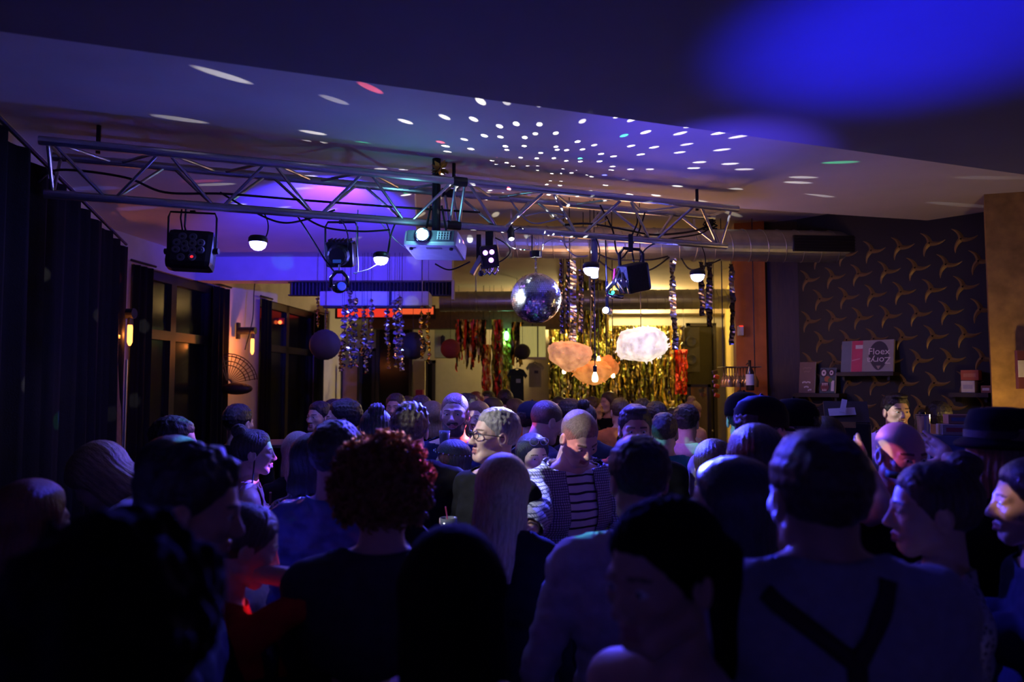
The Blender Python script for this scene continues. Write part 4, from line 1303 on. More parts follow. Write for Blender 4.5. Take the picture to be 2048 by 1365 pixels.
# bare bulbs
M_bulb = emis('bulb_glow', (1.0, 0.62, 0.26), 16.0)
def bulb(px, py, hpx, Y, label, top=3.57, socket=True, m=None):
    c = at(px, py, Y); h = hpx / pxm(Y)
    t = thing('filament_bulb', c, label, 'bulb')
    MB().lathe([(h * 0.05, -h * 0.5), (h * 0.22, -h * 0.46), (h * 0.30, -h * 0.25), (h * 0.26, 0.05 * h), (h * 0.15, h * 0.35), (h * 0.12, h * 0.5)], (0, 0, 0), 14).build('glass', m or M_bulb, t, smooth=True)
    if socket:
        MB().lathe([(h * 0.17, h * 0.42), (h * 0.18, h * 0.95), (h * 0.06, h * 1.05)], (0, 0, 0), 12).build('socket', M_blackplastic, t)
        MB().tube([(0, 0, h), (0, 0, top - c.z)], 0.004, 5).build('cord', M_cable, t)
    return t
bulb(1190, 754, 22, 5.75, 'bare filament bulb on a long black cord in front of the amber cloud lamp')
for px, py, lab in ((1197, 718, 'small bare bulb above the amber cloud lamps'), (1168, 733, 'small bare bulb between the peach and amber cloud lamps'),
                    (1128, 742, 'bright bare bulb under the peach cloud lamp'), (1226, 750, 'small bare bulb right of the amber cloud lamps')):
    bulb(px, py, 13, 6.9, lab)

# ------------------------------------------------------------------ wall lamps on the left
def wall_lamp(px, py, Y, hpx, label, power):
    c = at(px, py, Y)
    t = thing('wall_lamp', c, label, 'lamp')
    k = hpx / pxm(Y)
    MB().box((-0.03, 0.02, 0), (0.035, 0.06, k * 1.02)).build('back_plate', M_blackmetal, t)
    MB().cone((-0.02, 0, 0.0), (0.20, -0.02, 0.0), 0.045, None, 14).build('arm', M_blackmetal, t)
    MB().cone((0.165, -0.02, -0.04), (0.165, -0.02, -0.10), 0.022, 0.026, 12).build('socket', M_blackplastic, t)
    L = k * 1.0
    MB().lathe([(0.018, -0.10), (0.022, -0.12), (0.022, -0.10 - L * 0.82), (0.010, -0.10 - L * 0.98), (0.002, -0.10 - L)], (0.165, -0.02, 0), 14).build('tube_bulb', emis('edison_glow', (1.0, 0.30, 0.06), 4.5), t, smooth=True)
    light('wall_lamp_glow', 'POINT', c + V((0.165, -0.09, -0.10 - L * 0.5)), power, (1.0, 0.24, 0.04), t, 0.03)
    return t
wall_lamp(226, 628, 6.35, 42, 'wall lamp with a glowing orange tube bulb beside the black stage curtain', 6.0)
wall_lamp(480, 662, 9.0, 32, 'wall lamp with a glowing orange tube bulb between the two windows', 10.0)
c = at(560, 645, 10.6)
t = thing('red_indicator', c, 'small red-orange indicator lamp in front of the second window', 'lamp')
MB().sphere((0, 0, 0), 0.028, 10, 8).build('bulb', emis('red_dot', (1.0, 0.12, 0.03), 5.0), t, smooth=True)
MB().box((-0.02, 0.04, 0.02), (0.14, 0.03, 0.09)).build('holder', mat('red_holder', (0.2, 0.02, 0.02), 0.5), t)
tinsel(543, 552, 682, 800, 10.7, 26, 'thin green tinsel strand hanging in front of the second window', [M_t2, M_t4], ragged=0.2)

# ------------------------------------------------------------------ bar wall: shelves, books, record, boxes
def onbar(px, py, off=0.0):
    """point on the bar wall plane (moved off towards the room) under a pixel"""
    d = at(px, py, 1.0) - V((0, 0, CAMZ))
    o = V((0, 0, CAMZ))
    nn = -nbar
    p0 = BARA + nn * off
    tt = (p0 - o).dot(nn) / d.dot(nn)
    return o + d * tt
ROTB = Matrix.Rotation(rz_bar, 3, 'Z')
M_shelf = mat('dark_shelf', (0.03, 0.022, 0.018), 0.5)
def shelf(px0, px1, py, depth, label, th=0.035):
    a, b = onbar(px0, py), onbar(px1, py)
    L = (V((b.x, b.y, 0)) - V((a.x, a.y, 0))).length
    t = thing('wall_shelf', V((a.x, a.y, (a.z + b.z) / 2 - th)), label, 'shelf', rz_bar)
    MB().box((L / 2, -depth / 2, th / 2), (L, depth, th)).build('shelf_board', M_shelf, t)
    for x in (0.1 * L, 0.9 * L):
        MB().box((x, -depth * 0.4, -0.02), (0.02, depth * 0.8, 0.04)).build('bracket', M_blackmetal, t)
    return t, L
S1, L1 = shelf(1600, 1693, 787, 0.17, 'low dark wall shelf carrying the brown book and the face book')
S2, L2 = shelf(1688, 1800, 745, 0.17, 'higher dark wall shelf carrying the record sleeve')
S3, L3 = shelf(1912, 1990, 786, 0.20, 'dark wall shelf at the right carrying boxes beside the golden pillar')
def slabbook(name, S, x, w, h, th, m, label, cat, lean=8, z=0.035, yaw=0, y=-0.10):
    t = thing(name, (0, 0, 0), label, cat)
    Rz = Matrix.Rotation(rz_bar, 4, 'Z')
    t.location = S.matrix_basis @ V((x, y, z))
    t.rotation_euler = (R(-lean), 0, rz_bar + R(yaw))
    MB().bevbox((0, 0, h / 2), (w, th, h), 0.003).build('cover', m, t)
    MB().box((0.004, 0, h / 2), (w * 0.985, th * 0.7, h * 0.99)).build('pages', mat('paper_edge', (0.6, 0.58, 0.52), 0.8), t)
    return t
PR = lambda nm, c: mat(nm, c, 0.55)
M_ink = PR('print_white', (0.75, 0.72, 0.74)); M_inkd = PR('print_dark', (0.03, 0.025, 0.04))
b1 = slabbook('art_book', S1, 0.115, 0.155, 0.305, 0.02, mat('brown_cover', (0.17, 0.10, 0.085), 0.5), 'brown hardback book with small white lettering on the low shelf', 'book')
for k, (w_, z_, x_) in enumerate(((0.085, 0.245, 0.0), (0.06, 0.21, 0.0), (0.09, 0.105, 0.0), (0.05, 0.06, 0.0), (0.04, 0.03, 0.035))):
    for q in range(int(w_ / 0.012)):
        MB().box((x_ - w_ / 2 + q * 0.012 + 0.005, -0.0112, z_ + (0.003 if q % 3 else -0.002)), (0.008, 0.001, 0.010 if k < 2 else 0.015)).build('printed_letter', M_ink if k > 1 else PR('print_tan', (0.28, 0.18, 0.15)), b1)
b2 = slabbook('face_book', S1, 0.315, 0.155, 0.245, 0.025, mat('teal_cover', (0.05, 0.10, 0.14), 0.5), 'book with a cartoon monster face cover next to the brown book', 'book', yaw=-8)
F = b2
def disc(t, x, z, r, m, y, sx=1.0):
    o = MB().lathe([(r, 0), (r, 0.0012)], (0, 0, 0), 20, (0, -1, 0)).build('printed_shape', m, t, loc=(x, y, z))
    o.scale = (sx, 1, 1)
    return o
for s, xx, rr in ((-1, -0.038, 0.034), (1, 0.040, 0.028)):
    disc(F, xx, 0.195, rr + 0.008, M_inkd, -0.0140); disc(F, xx, 0.195, rr - 0.004, M_ink, -0.0145, 0.8); disc(F, xx, 0.195, 0.009, M_inkd, -0.0150)
disc(F, 0.0, 0.135, 0.03, PR('print_orange', (0.45, 0.16, 0.05)), -0.0140, 1.0); disc(F, 0.03, 0.125, 0.022, PR('print_green', (0.10, 0.22, 0.05)), -0.0143)
disc(F, -0.022, 0.062, 0.052, M_inkd, -0.0140); disc(F, -0.022, 0.056, 0.040, PR('print_maroon', (0.16, 0.03, 0.05)), -0.0144)
for k in range(4):
    MB().add([(-0.052 + 0.016 * k, -0.0162, 0.098), (-0.040 + 0.016 * k, -0.0162, 0.098), (-0.046 + 0.016 * k, -0.0162, 0.066)], [(0, 1, 2)]).build('printed_tooth', M_ink, F)
for k in range(3):
    MB().add([(-0.046 + 0.016 * k, -0.0162, 0.022), (-0.034 + 0.016 * k, -0.0162, 0.022), (-0.040 + 0.016 * k, -0.0162, 0.045)], [(0, 2, 1)]).build('printed_tooth', M_ink, F)
MB().box((0.057, -0.0137, 0.07), (0.03, 0.001, 0.10)).build('printed_shape', M_ink, F)
# record sleeve
W_ = 0.55
RS = slabbook('record_sleeve', S2, L2 * 0.5, L2 * 0.93, 0.295, 0.03, mat('grey_sleeve', (0.34, 0.33, 0.33), 0.5), 'wide record box with a pink stripe and a black head logo on the higher shelf', 'record', lean=10)
W_ = L2 * 0.93
MB().box((-W_ * 0.405, -0.0158, 0.147), (W_ * 0.19, 0.001, 0.292)).build('printed_band', PR('print_bluegrey', (0.16, 0.20, 0.26)), RS)
MB().box((-W_ * 0.19, -0.0160, 0.147), (W_ * 0.21, 0.001, 0.292)).build('printed_band', PR('print_pink', (0.62, 0.05, 0.14)), RS)
MB().box((-W_ * 0.155, -0.0166, 0.235), (W_ * 0.14, 0.001, 0.035)).build('sticker', M_ink, RS)
MB().box((-W_ * 0.21, -0.0166, 0.115), (W_ * 0.16, 0.001, 0.008), Matrix.Rotation(R(-14), 3, 'Y')).build('printed_line', PR('print_pale_pink', (0.75, 0.35, 0.42)), RS)
hd = MB()
pts = []
for i in range(28):
    a = 2 * math.pi * i / 28
    x = math.sin(a) * 0.40; z = math.cos(a)
    x *= (1.0 if z > -0.1 else 1.0 - 0.35 * (-z - 0.1))
    pts.append((W_ * 0.225 + x * 0.295 * W_ / 0.62, -0.0167, 0.148 + z * 0.135))
hd.add(pts, [tuple(range(28))])
hd.build('head_logo', M_inkd, RS)
MB().add([(W_ * 0.225 - 0.02, -0.0170, 0.055), (W_ * 0.225 + 0.02, -0.0170, 0.055), (W_ * 0.225, -0.0170, 0.02)], [(0, 1, 2)]).build('printed_shape', PR('print_sand', (0.4, 0.33, 0.25)), RS)
lettering('Floex', 0.085, M_ink, RS, (W_ * 0.225, -0.0170, 0.185), (math.pi / 2, 0, 0), 0.0005)
lettering('Zorya', 0.085, M_ink, RS, (W_ * 0.225, -0.0170, 0.105), (math.pi / 2, math.pi, 0), 0.0005)
# right shelf
def carton(name, S, x, w, d, h, m, label, z=0.035, y=-0.10, yaw=0, band=None):
    t = thing(name, S.matrix_basis @ V((x, y, z)), label, 'box', S.rotation_euler.z + R(yaw))
    MB().bevbox((0, 0, h / 2), (w, d, h), 0.004).build('carton', m, t)
    MB().box((0, -d / 2 - 0.001, h * 0.5), (w * 0.7, 0.001, h * 0.35)).build('label_print', band or M_ink, t)
    MB().box((0, 0, h), (w * 0.96, 0.012, 0.002)).build('lid_seam', M_inkd, t)
    return t
carton('small_box', S3, 0.13, 0.10, 0.10, 0.10, mat('white_carton', (0.6, 0.6, 0.66), 0.6), 'small white box on the right wall shelf', band=PR('print_lilac', (0.4, 0.4, 0.6)))
carton('small_box', S3, 0.145, 0.13, 0.10, 0.085, mat('rust_carton', (0.42, 0.10, 0.05), 0.6), 'rust red box lying on top of the small white box', z=0.138, band=PR('print_rust', (0.5, 0.2, 0.12)))
carton('small_box', S3, 0.255, 0.07, 0.08, 0.06, mat('brown_carton', (0.30, 0.13, 0.08), 0.6), 'tiny brown box beside the comic book on the right wall shelf')
cb = slabbook('comic_book', S3, 0.40, 0.17, 0.27, 0.02, mat('bluegrey_cover', (0.30, 0.34, 0.46), 0.5), 'blue-grey comic book standing on the right wall shelf by the golden pillar', 'book', yaw=-4)
for k in range(9):
    MB().box((-0.06 + 0.06 * (k % 3), -0.0112, 0.045 + 0.085 * (k // 3)), (0.048, 0.001, 0.065)).build('comic_panel', [PR('print_c1', (0.12, 0.16, 0.3)), PR('print_c2', (0.45, 0.5, 0.6)), M_inkd][(k * 2 + k // 3) % 3], cb)
# sign on the golden pillar
p0, p1 = at(2026, 702, 5.3), at(2075, 778, 5.3)
t = thing('pillar_sign', ((p0.x + p1.x) / 2, 5.27, p1.z), 'maroon framed sign with a white middle band on the golden pillar', 'sign')
W_, H_ = p1.x - p0.x, p0.z - p1.z
MB().box((0, 0, H_ / 2), (W_, 0.03, H_)).build('board', mat('maroon_board', (0.16, 0.045, 0.06), 0.6), t)
MB().box((0, -0.017, H_ * 0.52), (W_, 0.004, H_ * 0.44)).build('white_band', mat('white_band', (0.62, 0.62, 0.7), 0.5), t)
MB().box((0.02, 0.06, H_ * 0.5), (0.05, 0.14, 0.05)).build('wall_bracket', M_blackmetal, t)
# alarm sensor on the orange pillar
c = at(1481, 662, 7.28)
t = thing('alarm_sensor', c, 'small white alarm sensor with a red light on the orange pillar', 'sensor')
MB().bevbox((0, 0, 0), (0.055, 0.05, 0.10), 0.01).build('case', M_white, t)
MB().box((0, -0.022, 0.045), (0.04, 0.014, 0.014)).build('red_led', emis('sensor_red', (1.0, 0.05, 0.03), 1.0), t)
# hanging glass rack with glasses
c = at(1478, 735, 6.9)
t = thing('glass_rack', c, 'bar glass rack hanging at the orange pillar', 'rack')
rk = MB()
for y in (-0.115, -0.065, -0.025, 0.025, 0.065, 0.115): rk.cone((-0.16, y, 0), (0.16, y, 0), 0.005)
for x in (-0.16, 0.16): rk.cone((x, -0.14, 0), (x, 0.14, 0), 0.006)
rk.build('wire_frame', M_chrome, t)
for x in (-0.15, 0.15):
    MB().cone((x, 0, 0), (x, 0, 3.5 - c.z), 0.005).build('hanger_rod', M_blackmetal, t)
M_gl = mat('amber_glass', (0.45, 0.30, 0.14), 0.1, 0.55, spec=0.8)
gl = MB().lathe([(0.032, 0), (0.030, -0.004), (0.005, -0.012), (0.004, -0.075), (0.02, -0.10), (0.034, -0.14), (0.030, -0.19)], (0, 0, 0), 12, caps=False).mesh('goblet', M_gl, True)
for i in range(4):
    for j in range(3):
        o = link('wine_glass', gl, None, c + V((-0.12 + 0.08 * i, -0.09 + 0.09 * j, 0.002)))
        tag(o, 'upside-down wine glass hanging in the rack at the orange pillar', 'glass', 'glasses in the hanging rack')
bt = thing('wine_bottle', c + V((0.03, -0.22, -0.22)), 'dark bottle with a pale label hanging in front of the glass rack', 'bottle')
MB().lathe([(0.034, 0), (0.037, 0.01), (0.037, 0.17), (0.014, 0.22), (0.014, 0.28)], (0, 0, 0), 14).build('glass', mat('dark_bottle', (0.03, 0.02, 0.015), 0.12), bt, smooth=True)
MB().lathe([(0.0375, 0.05), (0.0375, 0.15)], (0, 0, 0), 14, caps=False).build('paper_label', M_white, bt)
MB().tube([(0, 0, 0.27), (0, 0.1, 0.24)], 0.004, 5).build('wire_holder', M_blackmetal, bt)
# iron lantern below
c = at(1481, 822, 6.7)
t = thing('iron_lantern', c, 'small black iron lantern under the glass rack at the orange pillar', 'lantern')
MB().lathe([(0.08, 0), (0.08, 0.012), (0.06, 0.016)], (0, 0, 0), 8).build('base', M_blackmetal, t)
for k in range(4):
    a = R(45 + 90 * k)
    MB().cone((math.cos(a) * 0.055, math.sin(a) * 0.055, 0.01), (math.cos(a) * 0.065, math.sin(a) * 0.065, 0.13), 0.005).build('post', M_blackmetal, t)
MB().lathe([(0.085, 0.13), (0.07, 0.15), (0.03, 0.175), (0.012, 0.19)], (0, 0, 0), 8).build('roof', M_blackmetal, t)
MB().cone((0, 0, 0.012), (0, 0, 0.09), 0.02, None, 10).build('candle', mat('candle_wax', (0.5, 0.42, 0.3), 0.6), t)
MB().tube([(0, 0, 0.19), (0.02, 0.05, 0.26), (0.02, 0.22, 0.26)], 0.006, 5).build('wall_arm', M_blackmetal, t)
# foil bag on the yellow wall
c = at(1432, 800, 8.6)
t = thing('bottle_strip', c, 'strip of small shiny packets hanging on the wall left of the glass rack', 'packets')
for k in range(6):
    MB().bevbox((0.01 * (-1) ** k, 0, 0.05 + 0.055 * k), (0.07, 0.03, 0.05), 0.01, Matrix.Rotation(R(15 * (-1) ** k), 3, 'Y')).build('packet', M_foildark if k % 2 else M_foilpink, t)
MB().cone((0, 0.02, 0), (0, 0.02, 3.57 - c.z), 0.004).build('hanging_cord', M_cable, t)

# ------------------------------------------------------------------ bar counter, machine, boxes, canister
M_bar = mat('bar_front', (0.06, 0.035, 0.02), 0.5, noise=0.25, nscale=6)
cb0, cb1 = V((2.0, 5.55, 0)), V((3.25, 4.05, 0))
dcb = (cb1 - cb0).normalized(); rzc = math.atan2(dcb.y, dcb.x); Lc = (cb1 - cb0).length
BAR = thing('bar_counter', cb0, 'dark wooden bar counter in front of the star relief wall', 'counter', rzc)
MB().box((Lc / 2, 0, 0.53), (Lc, 0.45, 1.06)).build('front', M_bar, BAR)
MB().bevbox((Lc / 2, -0.03, 1.085), (Lc + 0.08, 0.6, 0.05), 0.012).build('worktop', M_wood, BAR)
for k in range(6):
    MB().box((0.12 + k * Lc / 6, -0.235, 0.55), (Lc / 6 - 0.06, 0.02, 0.8)).build('front_panel', M_wood, BAR)
def onc(px, py, Y, z=1.11):
    p = at(px, py, Y); return V((p.x, p.y, z))
c = onc(1690, 850, 5.05)
t = thing('coffee_machine', V((c.x, c.y, 1.11)), 'black espresso machine with white papers on its sloped top behind the bar', 'machine', rzc * 0.3)
hM = at(1690, 845, 5.05).z - 1.11
MB().bevbox((0, 0, hM * 0.5), (0.28, 0.3, hM), 0.02).build('body', M_blackplastic, t)
MB().box((0, -0.05, hM + 0.07), (0.28, 0.02, 0.16), Matrix.Rotation(R(-28), 3, 'X')).build('sloped_top', mat('dark_panel', (0.05, 0.045, 0.05), 0.4), t)
for (x, z, w_, h_, a) in ((-0.03, 0.075, 0.17, 0.055, -4), (-0.02, 0.115, 0.035, 0.10, 14)):
    MB().box((x, -0.068 - 0.01, hM + z), (w_, 0.004, h_), Matrix.Rotation(R(-28), 3, 'X') @ Matrix.Rotation(R(a), 3, 'Y')).build('paper_note', mat('note_paper', (0.7, 0.66, 0.72), 0.7), t)
MB().box((-0.02, -0.16, hM - 0.01), (0.12, 0.004, 0.04)).build('wood_label', mat('wood_label', (0.42, 0.24, 0.10), 0.6), t)
for k in range(2):
    MB().cone((-0.07 + 0.14 * k, -0.15, hM * 0.55), (-0.07 + 0.14 * k, -0.24, hM * 0.5), 0.018, 0.014, 10).build('filter_handle', M_blackmetal, t)
MB().box((0, -0.16, 0.03), (0.24, 0.1, 0.03)).build('drip_tray', M_chrome, t)
MB().tube([(-0.17, -0.05, hM * 0.95), (-0.20, -0.1, hM * 0.8), (-0.2, -0.12, hM * 0.3)], 0.008, 8).build('steam_wand', M_chrome, t)
# tap tower
c = onc(1608, 850, 4.9)
t = thing('beer_tap', V((c.x, c.y, 1.11)), 'chrome beer tap tower on the bar left of the espresso machine', 'tap')
h_ = at(1608, 832, 4.9).z - 1.11
MB().lathe([(0.06, 0), (0.05, 0.02), (0.028, 0.06), (0.026, h_ - 0.06), (0.04, h_ - 0.03), (0.03, h_), (0.01, h_ + 0.01)], (0, 0, 0), 16).build('column', M_chrome, t, smooth=True)
for s in (-1, 0, 1):
    f_ = MB().cone((s * 0.035, -0.03, h_ - 0.04), (s * 0.05, -0.10, h_ - 0.06), 0.010, 0.008, 8).build('faucet', M_chrome, t)
    MB().cone((s * 0.045, -0.07, h_ - 0.05), (s * 0.05, -0.09, h_ + 0.05), 0.010, 0.014, 8).build('handle', M_blackplastic, f_)
# boxes and canister at the right of the bar
def barbox(px0, px1, y0, y1, Y, m, label, band=None, name='carton_box'):
    p0, p1 = at(px0, y0, Y), at(px1, y1, Y)
    w, h = p1.x - p0.x, p0.z - p1.z
    t = thing(name, ((p0.x + p1.x) / 2, Y + w * 0.35, p1.z), label, 'box', rzc * 0.25)
    MB().bevbox((0, 0, h / 2), (w, w * 0.7, h), 0.004).build('carton', m, t)
    MB().box((0, -w * 0.352, h * 0.5), (w * 0.75, 0.002, h * 0.4)).build('label_print', band or M_ink, t)
    return t, w, h, p1.z
Yx = 4.35
bigh = at(0, 872, Yx).z
t, w, h, zb = barbox(1868, 1942, 872, 935, Yx, mat('blue_carton', (0.20, 0.24, 0.5), 0.5), 'blue-white carton box standing on the bar under the metal canister', PR('print_blue', (0.08, 0.12, 0.5)))
bp = thing('box_crate', (t.location.x, t.location.y, 1.11), 'dark crate on the bar carrying the blue-white carton', 'crate')
hc = zb - 1.11
for k in range(3):
    MB().box((0, -0.085, hc * (0.2 + 0.3 * k)), (w * 1.02, 0.014, hc * 0.22)).build('slat', M_wood, bp)
    MB().box((0, 0.085, hc * (0.2 + 0.3 * k)), (w * 1.02, 0.014, hc * 0.22)).build('slat', M_wood, bp)
for s in (-1, 1):
    MB().box((s * w * 0.5, 0, hc / 2), (0.014, 0.17, hc)).build('end_board', M_wood, bp)
barbox(1892, 1948, 850, 871, Yx, mat('lilac_carton', (0.45, 0.38, 0.5), 0.5), 'flat lilac box lying on top of the blue-white carton', PR('print_red2', (0.5, 0.1, 0.15)))
barbox(1902, 1946, 830, 849, Yx + 0.02, mat('salmon_carton', (0.45, 0.22, 0.18), 0.5), 'small salmon box topmost on the box stack on the bar', PR('print_blue2', (0.15, 0.2, 0.4)))
c0, c1 = at(1875, 832, Yx - 0.12), at(1875, 871, Yx - 0.12)
t = thing('metal_canister', (c0.x + 0.035, Yx + 0.1, c1.z), 'shiny steel canister standing beside the lilac box on the bar', 'canister')
h = c0.z - c1.z
MB().lathe([(0.042, 0), (0.042, h * 0.92), (0.039, h * 0.94), (0.042, h * 0.95), (0.042, h), (0.01, h)], (0, 0, 0), 20).build('can', M_chrome, t, smooth=False)
MB().lathe([(0.02, h), (0.018, h + 0.012), (0.004, h + 0.014)], (0, 0, 0), 12).build('lid_knob', M_blackplastic, t)
# second bar counter at the back under the tinsel
B2 = thing('back_bar_counter', (2.14, 8.38, 0), 'low wooden serving counter in front of the blonde bartender', 'counter')
MB().box((0.22, 0.2, 0.52), (0.44, 0.4, 1.04)).build('front', M_bar, B2)
MB().bevbox((0.22, 0.2, 1.07), (0.5, 0.46, 0.05), 0.012).build('worktop', mat('pale_top', (0.35, 0.3, 0.22), 0.4), B2)
for px, py in ((1402, 893), (1424, 890)):
    p = at(px, py, 8.5)
    o = MB().box((p.x, 8.5, 1.10), (0.10, 0.16, 0.01)).build('menu_card', mat('card_paper', (0.75, 0.72, 0.6), 0.6))
    tag(o, 'white card lying on the serving counter near the blonde bartender', 'card', 'cards on the serving counter')
# round high table left with edge visible
c = at(560, 880, 5.45)
t = thing('high_table', (c.x, c.y, 0), 'dark high table behind the woman in the pale dress', 'table')
zt = at(545, 885, 5.45).z
MB().lathe([(0.27, zt - 0.03), (0.28, zt - 0.02), (0.28, zt), (0.26, zt + 0.004)], (0, 0, 0), 28).build('table_top', M_wood, t)
MB().cone((0, 0, 0.02), (0, 0, zt - 0.03), 0.035).build('column', M_blackmetal, t)
MB().lathe([(0.20, 0), (0.20, 0.015), (0.05, 0.03)], (0, 0, 0), 20).build('foot_plate', M_blackmetal, t)

# warm lamps added to light the back room (pendants above the far bar)
def pendant(px, py, Y, power, col, label):
    c = at(px, py, Y)
    t = thing('added_pendant_lamp', c, label, 'lamp')
    MB().lathe([(0.09, 0), (0.085, 0.02), (0.05, 0.07), (0.02, 0.10)], (0, 0, 0), 18, caps=False).build('shade', M_blackmetal, t, smooth=True)
    MB().sphere((0, 0, 0.02), 0.03, 10, 8).build('bulb', emis('added_pendant_glow', (1.0, 0.62, 0.28), 10.0), t, smooth=True)
    MB().tube([(0, 0, 0.1), (0, 0, 3.55 - c.z)], 0.004, 5).build('cord', M_cable, t)
    light('added_pendant_glow', 'POINT', c + V((0, 0, -0.06)), power, col, t, 0.05)
    return t
pendant(1483, 640, 8.25, 9, (1.0, 0.70, 0.22), 'small added black pendant lamp lighting the yellow wall behind the serving counter')

pendant(1120, 605, 12.95, 130, (1.0, 0.72, 0.3), 'added black pendant lamp behind the dark beam lighting the gold tinsel on the left')
pendant(1290, 604, 12.8, 130, (1.0, 0.72, 0.3), 'added black pendant lamp behind the far duct lighting the gold tinsel on the right')
# small work lamp added behind the bar, at the foot of the golden pillar
c = at(2050, 838, 4.95)
t = thing('added_bar_lamp', V((c.x, c.y, 1.30)), 'small added brass work lamp behind the bar at the golden pillar', 'lamp')
MB().lathe([(0.05, 0), (0.05, 0.012), (0.01, 0.02), (0.008, c.z - 1.3)], (0, 0, 0), 14).build('stem', M_chrome, t)
MB().lathe([(0.06, -0.02), (0.045, 0.05), (0.015, 0.07)], (0, 0, c.z - 1.3), 14, caps=False).build('shade', M_blackmetal, t)
MB().sphere((0, 0, c.z - 1.3), 0.022, 10, 6).build('bulb', emis('bar_bulb', (1.0, 0.6, 0.15), 8.0), t)
MB().box((0, 0, -0.65), (0.4, 0.3, 1.3)).build('pedestal', M_wood, t)
light('added_bar_lamp_glow', 'POINT', V((c.x - 0.07, c.y, c.z + 0.02)), 9, (1.0, 0.6, 0.16), t, 0.03)
# ------------------------------------------------------------------ people: signed-distance figures meshed with surface nets
def surfnet(F, xs, ys, zs):
    nx, ny, nz = F.shape
    S = F < 0
    cs = S[:-1, :-1, :-1].astype(np.int8)
    cs = sum(S[i:nx - 1 + i, j:ny - 1 + j, k:nz - 1 + k].astype(np.int8) for i in (0, 1) for j in (0, 1) for k in (0, 1))
    act = (cs > 0) & (cs < 8)
    I, J, K = np.nonzero(act)
    ids = -np.ones(act.shape, dtype=np.int64)
    ids[I, J, K] = np.arange(len(I))
    C = [(i, j, k) for i in (0, 1) for j in (0, 1) for k in (0, 1)]
    fv = {c: F[I + c[0], J + c[1], K + c[2]] for c in C}
    pv = {c: np.stack([xs[I + c[0]], ys[J + c[1]], zs[K + c[2]]], 1) for c in C}
    acc = np.zeros((len(I), 3)); cnt = np.zeros(len(I))
    for a in C:
        for ax in range(3):
            if a[ax] == 1:
                continue
            b = list(a); b[ax] = 1; b = tuple(b)
            fa, fb = fv[a], fv[b]
            m = (fa < 0) != (fb < 0)
            den = np.where(np.abs(fa - fb) < 1e-9, 1e-9, fa - fb)
            t = np.clip(fa / den, 0, 1)[:, None]
            p = pv[a] + t * (pv[b] - pv[a])
            acc[m] += p[m]; cnt[m] += 1
    verts = acc / np.maximum(cnt, 1)[:, None]
    faces = []
    for ax in range(3):
        o1, o2 = [(1, 2), (2, 0), (0, 1)][ax]
        sl0 = [slice(None)] * 3; sl1 = [slice(None)] * 3
        sl0[ax] = slice(0, -1); sl1[ax] = slice(1, None)
        A = S[tuple(sl0)]; B = S[tuple(sl1)]
        for sgn, M in ((1, A & ~B), (-1, ~A & B)):
            idx = np.array(np.nonzero(M))
            ok = (idx[o1] >= 1) & (idx[o2] >= 1) & (idx[o1] < F.shape[o1] - 1) & (idx[o2] < F.shape[o2] - 1)
            idx = idx[:, ok]
            def cell(d1, d2):
                q = idx.copy(); q[o1] += d1; q[o2] += d2
                return ids[q[0], q[1], q[2]]
            q = np.stack([cell(-1, -1), cell(0, -1), cell(0, 0), cell(-1, 0)], 1)
            if sgn < 0:
                q = q[:, ::-1]
            faces.append(q)
    faces = np.concatenate(faces) if faces else np.zeros((0, 4), int)
    return verts, faces[(faces >= 0).all(1)]

class Field:
    def __init__(self, lo, hi, h):
        self.ax = [np.arange(lo[i], hi[i] + h, h) for i in range(3)]
        self.F = np.full([len(a) for a in self.ax], 0.5)
        self.h = h
    def region(self, lo, hi):
        sl = []
        for i in range(3):
            a = np.searchsorted(self.ax[i], lo[i]); b = np.searchsorted(self.ax[i], hi[i])
            sl.append(slice(max(a - 1, 0), min(b + 1, len(self.ax[i]))))
        P = np.meshgrid(*[self.ax[i][sl[i]] for i in range(3)], indexing='ij')
        return tuple(sl), P
    def put(self, lo, hi, fn, k=0.0, sub=False):
        m = 0.05 + k
        sl, P = self.region([v - m for v in lo], [v + m for v in hi])
        if 0 in P[0].shape:
            return
        d = fn(P)
        A = self.F[sl]
        if sub:
            d = -d
            if k > 0:
                hh = np.clip(0.5 - 0.5 * (A - d) / k, 0, 1)
                self.F[sl] = A * (1 - hh) + d * hh + k * hh * (1 - hh)
            else:
                self.F[sl] = np.maximum(A, d)
        elif k > 0:
            hh = np.clip(0.5 + 0.5 * (d - A) / k, 0, 1)
            self.F[sl] = d * (1 - hh) + A * hh - k * hh * (1 - hh)
        else:
            self.F[sl] = np.minimum(A, d)
    def cap(self, a, b, ra, rb=None, k=0.02, flat=None, sub=False):
        rb = ra if rb is None else rb
        a, b = np.array(a, float), np.array(b, float)
        r = max(ra, rb)
        self.put(np.minimum(a, b) - r, np.maximum(a, b) + r, lambda P: capd(P, a, b, ra, rb, flat), k, sub)
    def ell(self, c, r, k=0.02, sub=False, rot=None):
        c = np.array(c, float); r = np.array(r, float)
        R_ = r.max() if rot is not None else r
        self.put(c - R_, c + R_, lambda P: elld(P, c, r, rot), k, sub)
    def mesh(self):
        return surfnet(self.F, *self.ax)

def capd(P, a, b, ra, rb, flat=None):
    d = b - a
    L2 = max((d * d).sum(), 1e-9)
    q = [P[i] - a[i] for i in range(3)]
    t = np.clip((q[0] * d[0] + q[1] * d[1] + q[2] * d[2]) / L2, 0, 1)
    w = [q[i] - t * d[i] for i in range(3)]
    if flat is not None:
        f, s = flat
        dp = w[0] * f[0] + w[1] * f[1] + w[2] * f[2]
        w = [w[i] + dp * f[i] * (s - 1) for i in range(3)]
    return np.sqrt(w[0] ** 2 + w[1] ** 2 + w[2] ** 2) - (ra + t * (rb - ra))

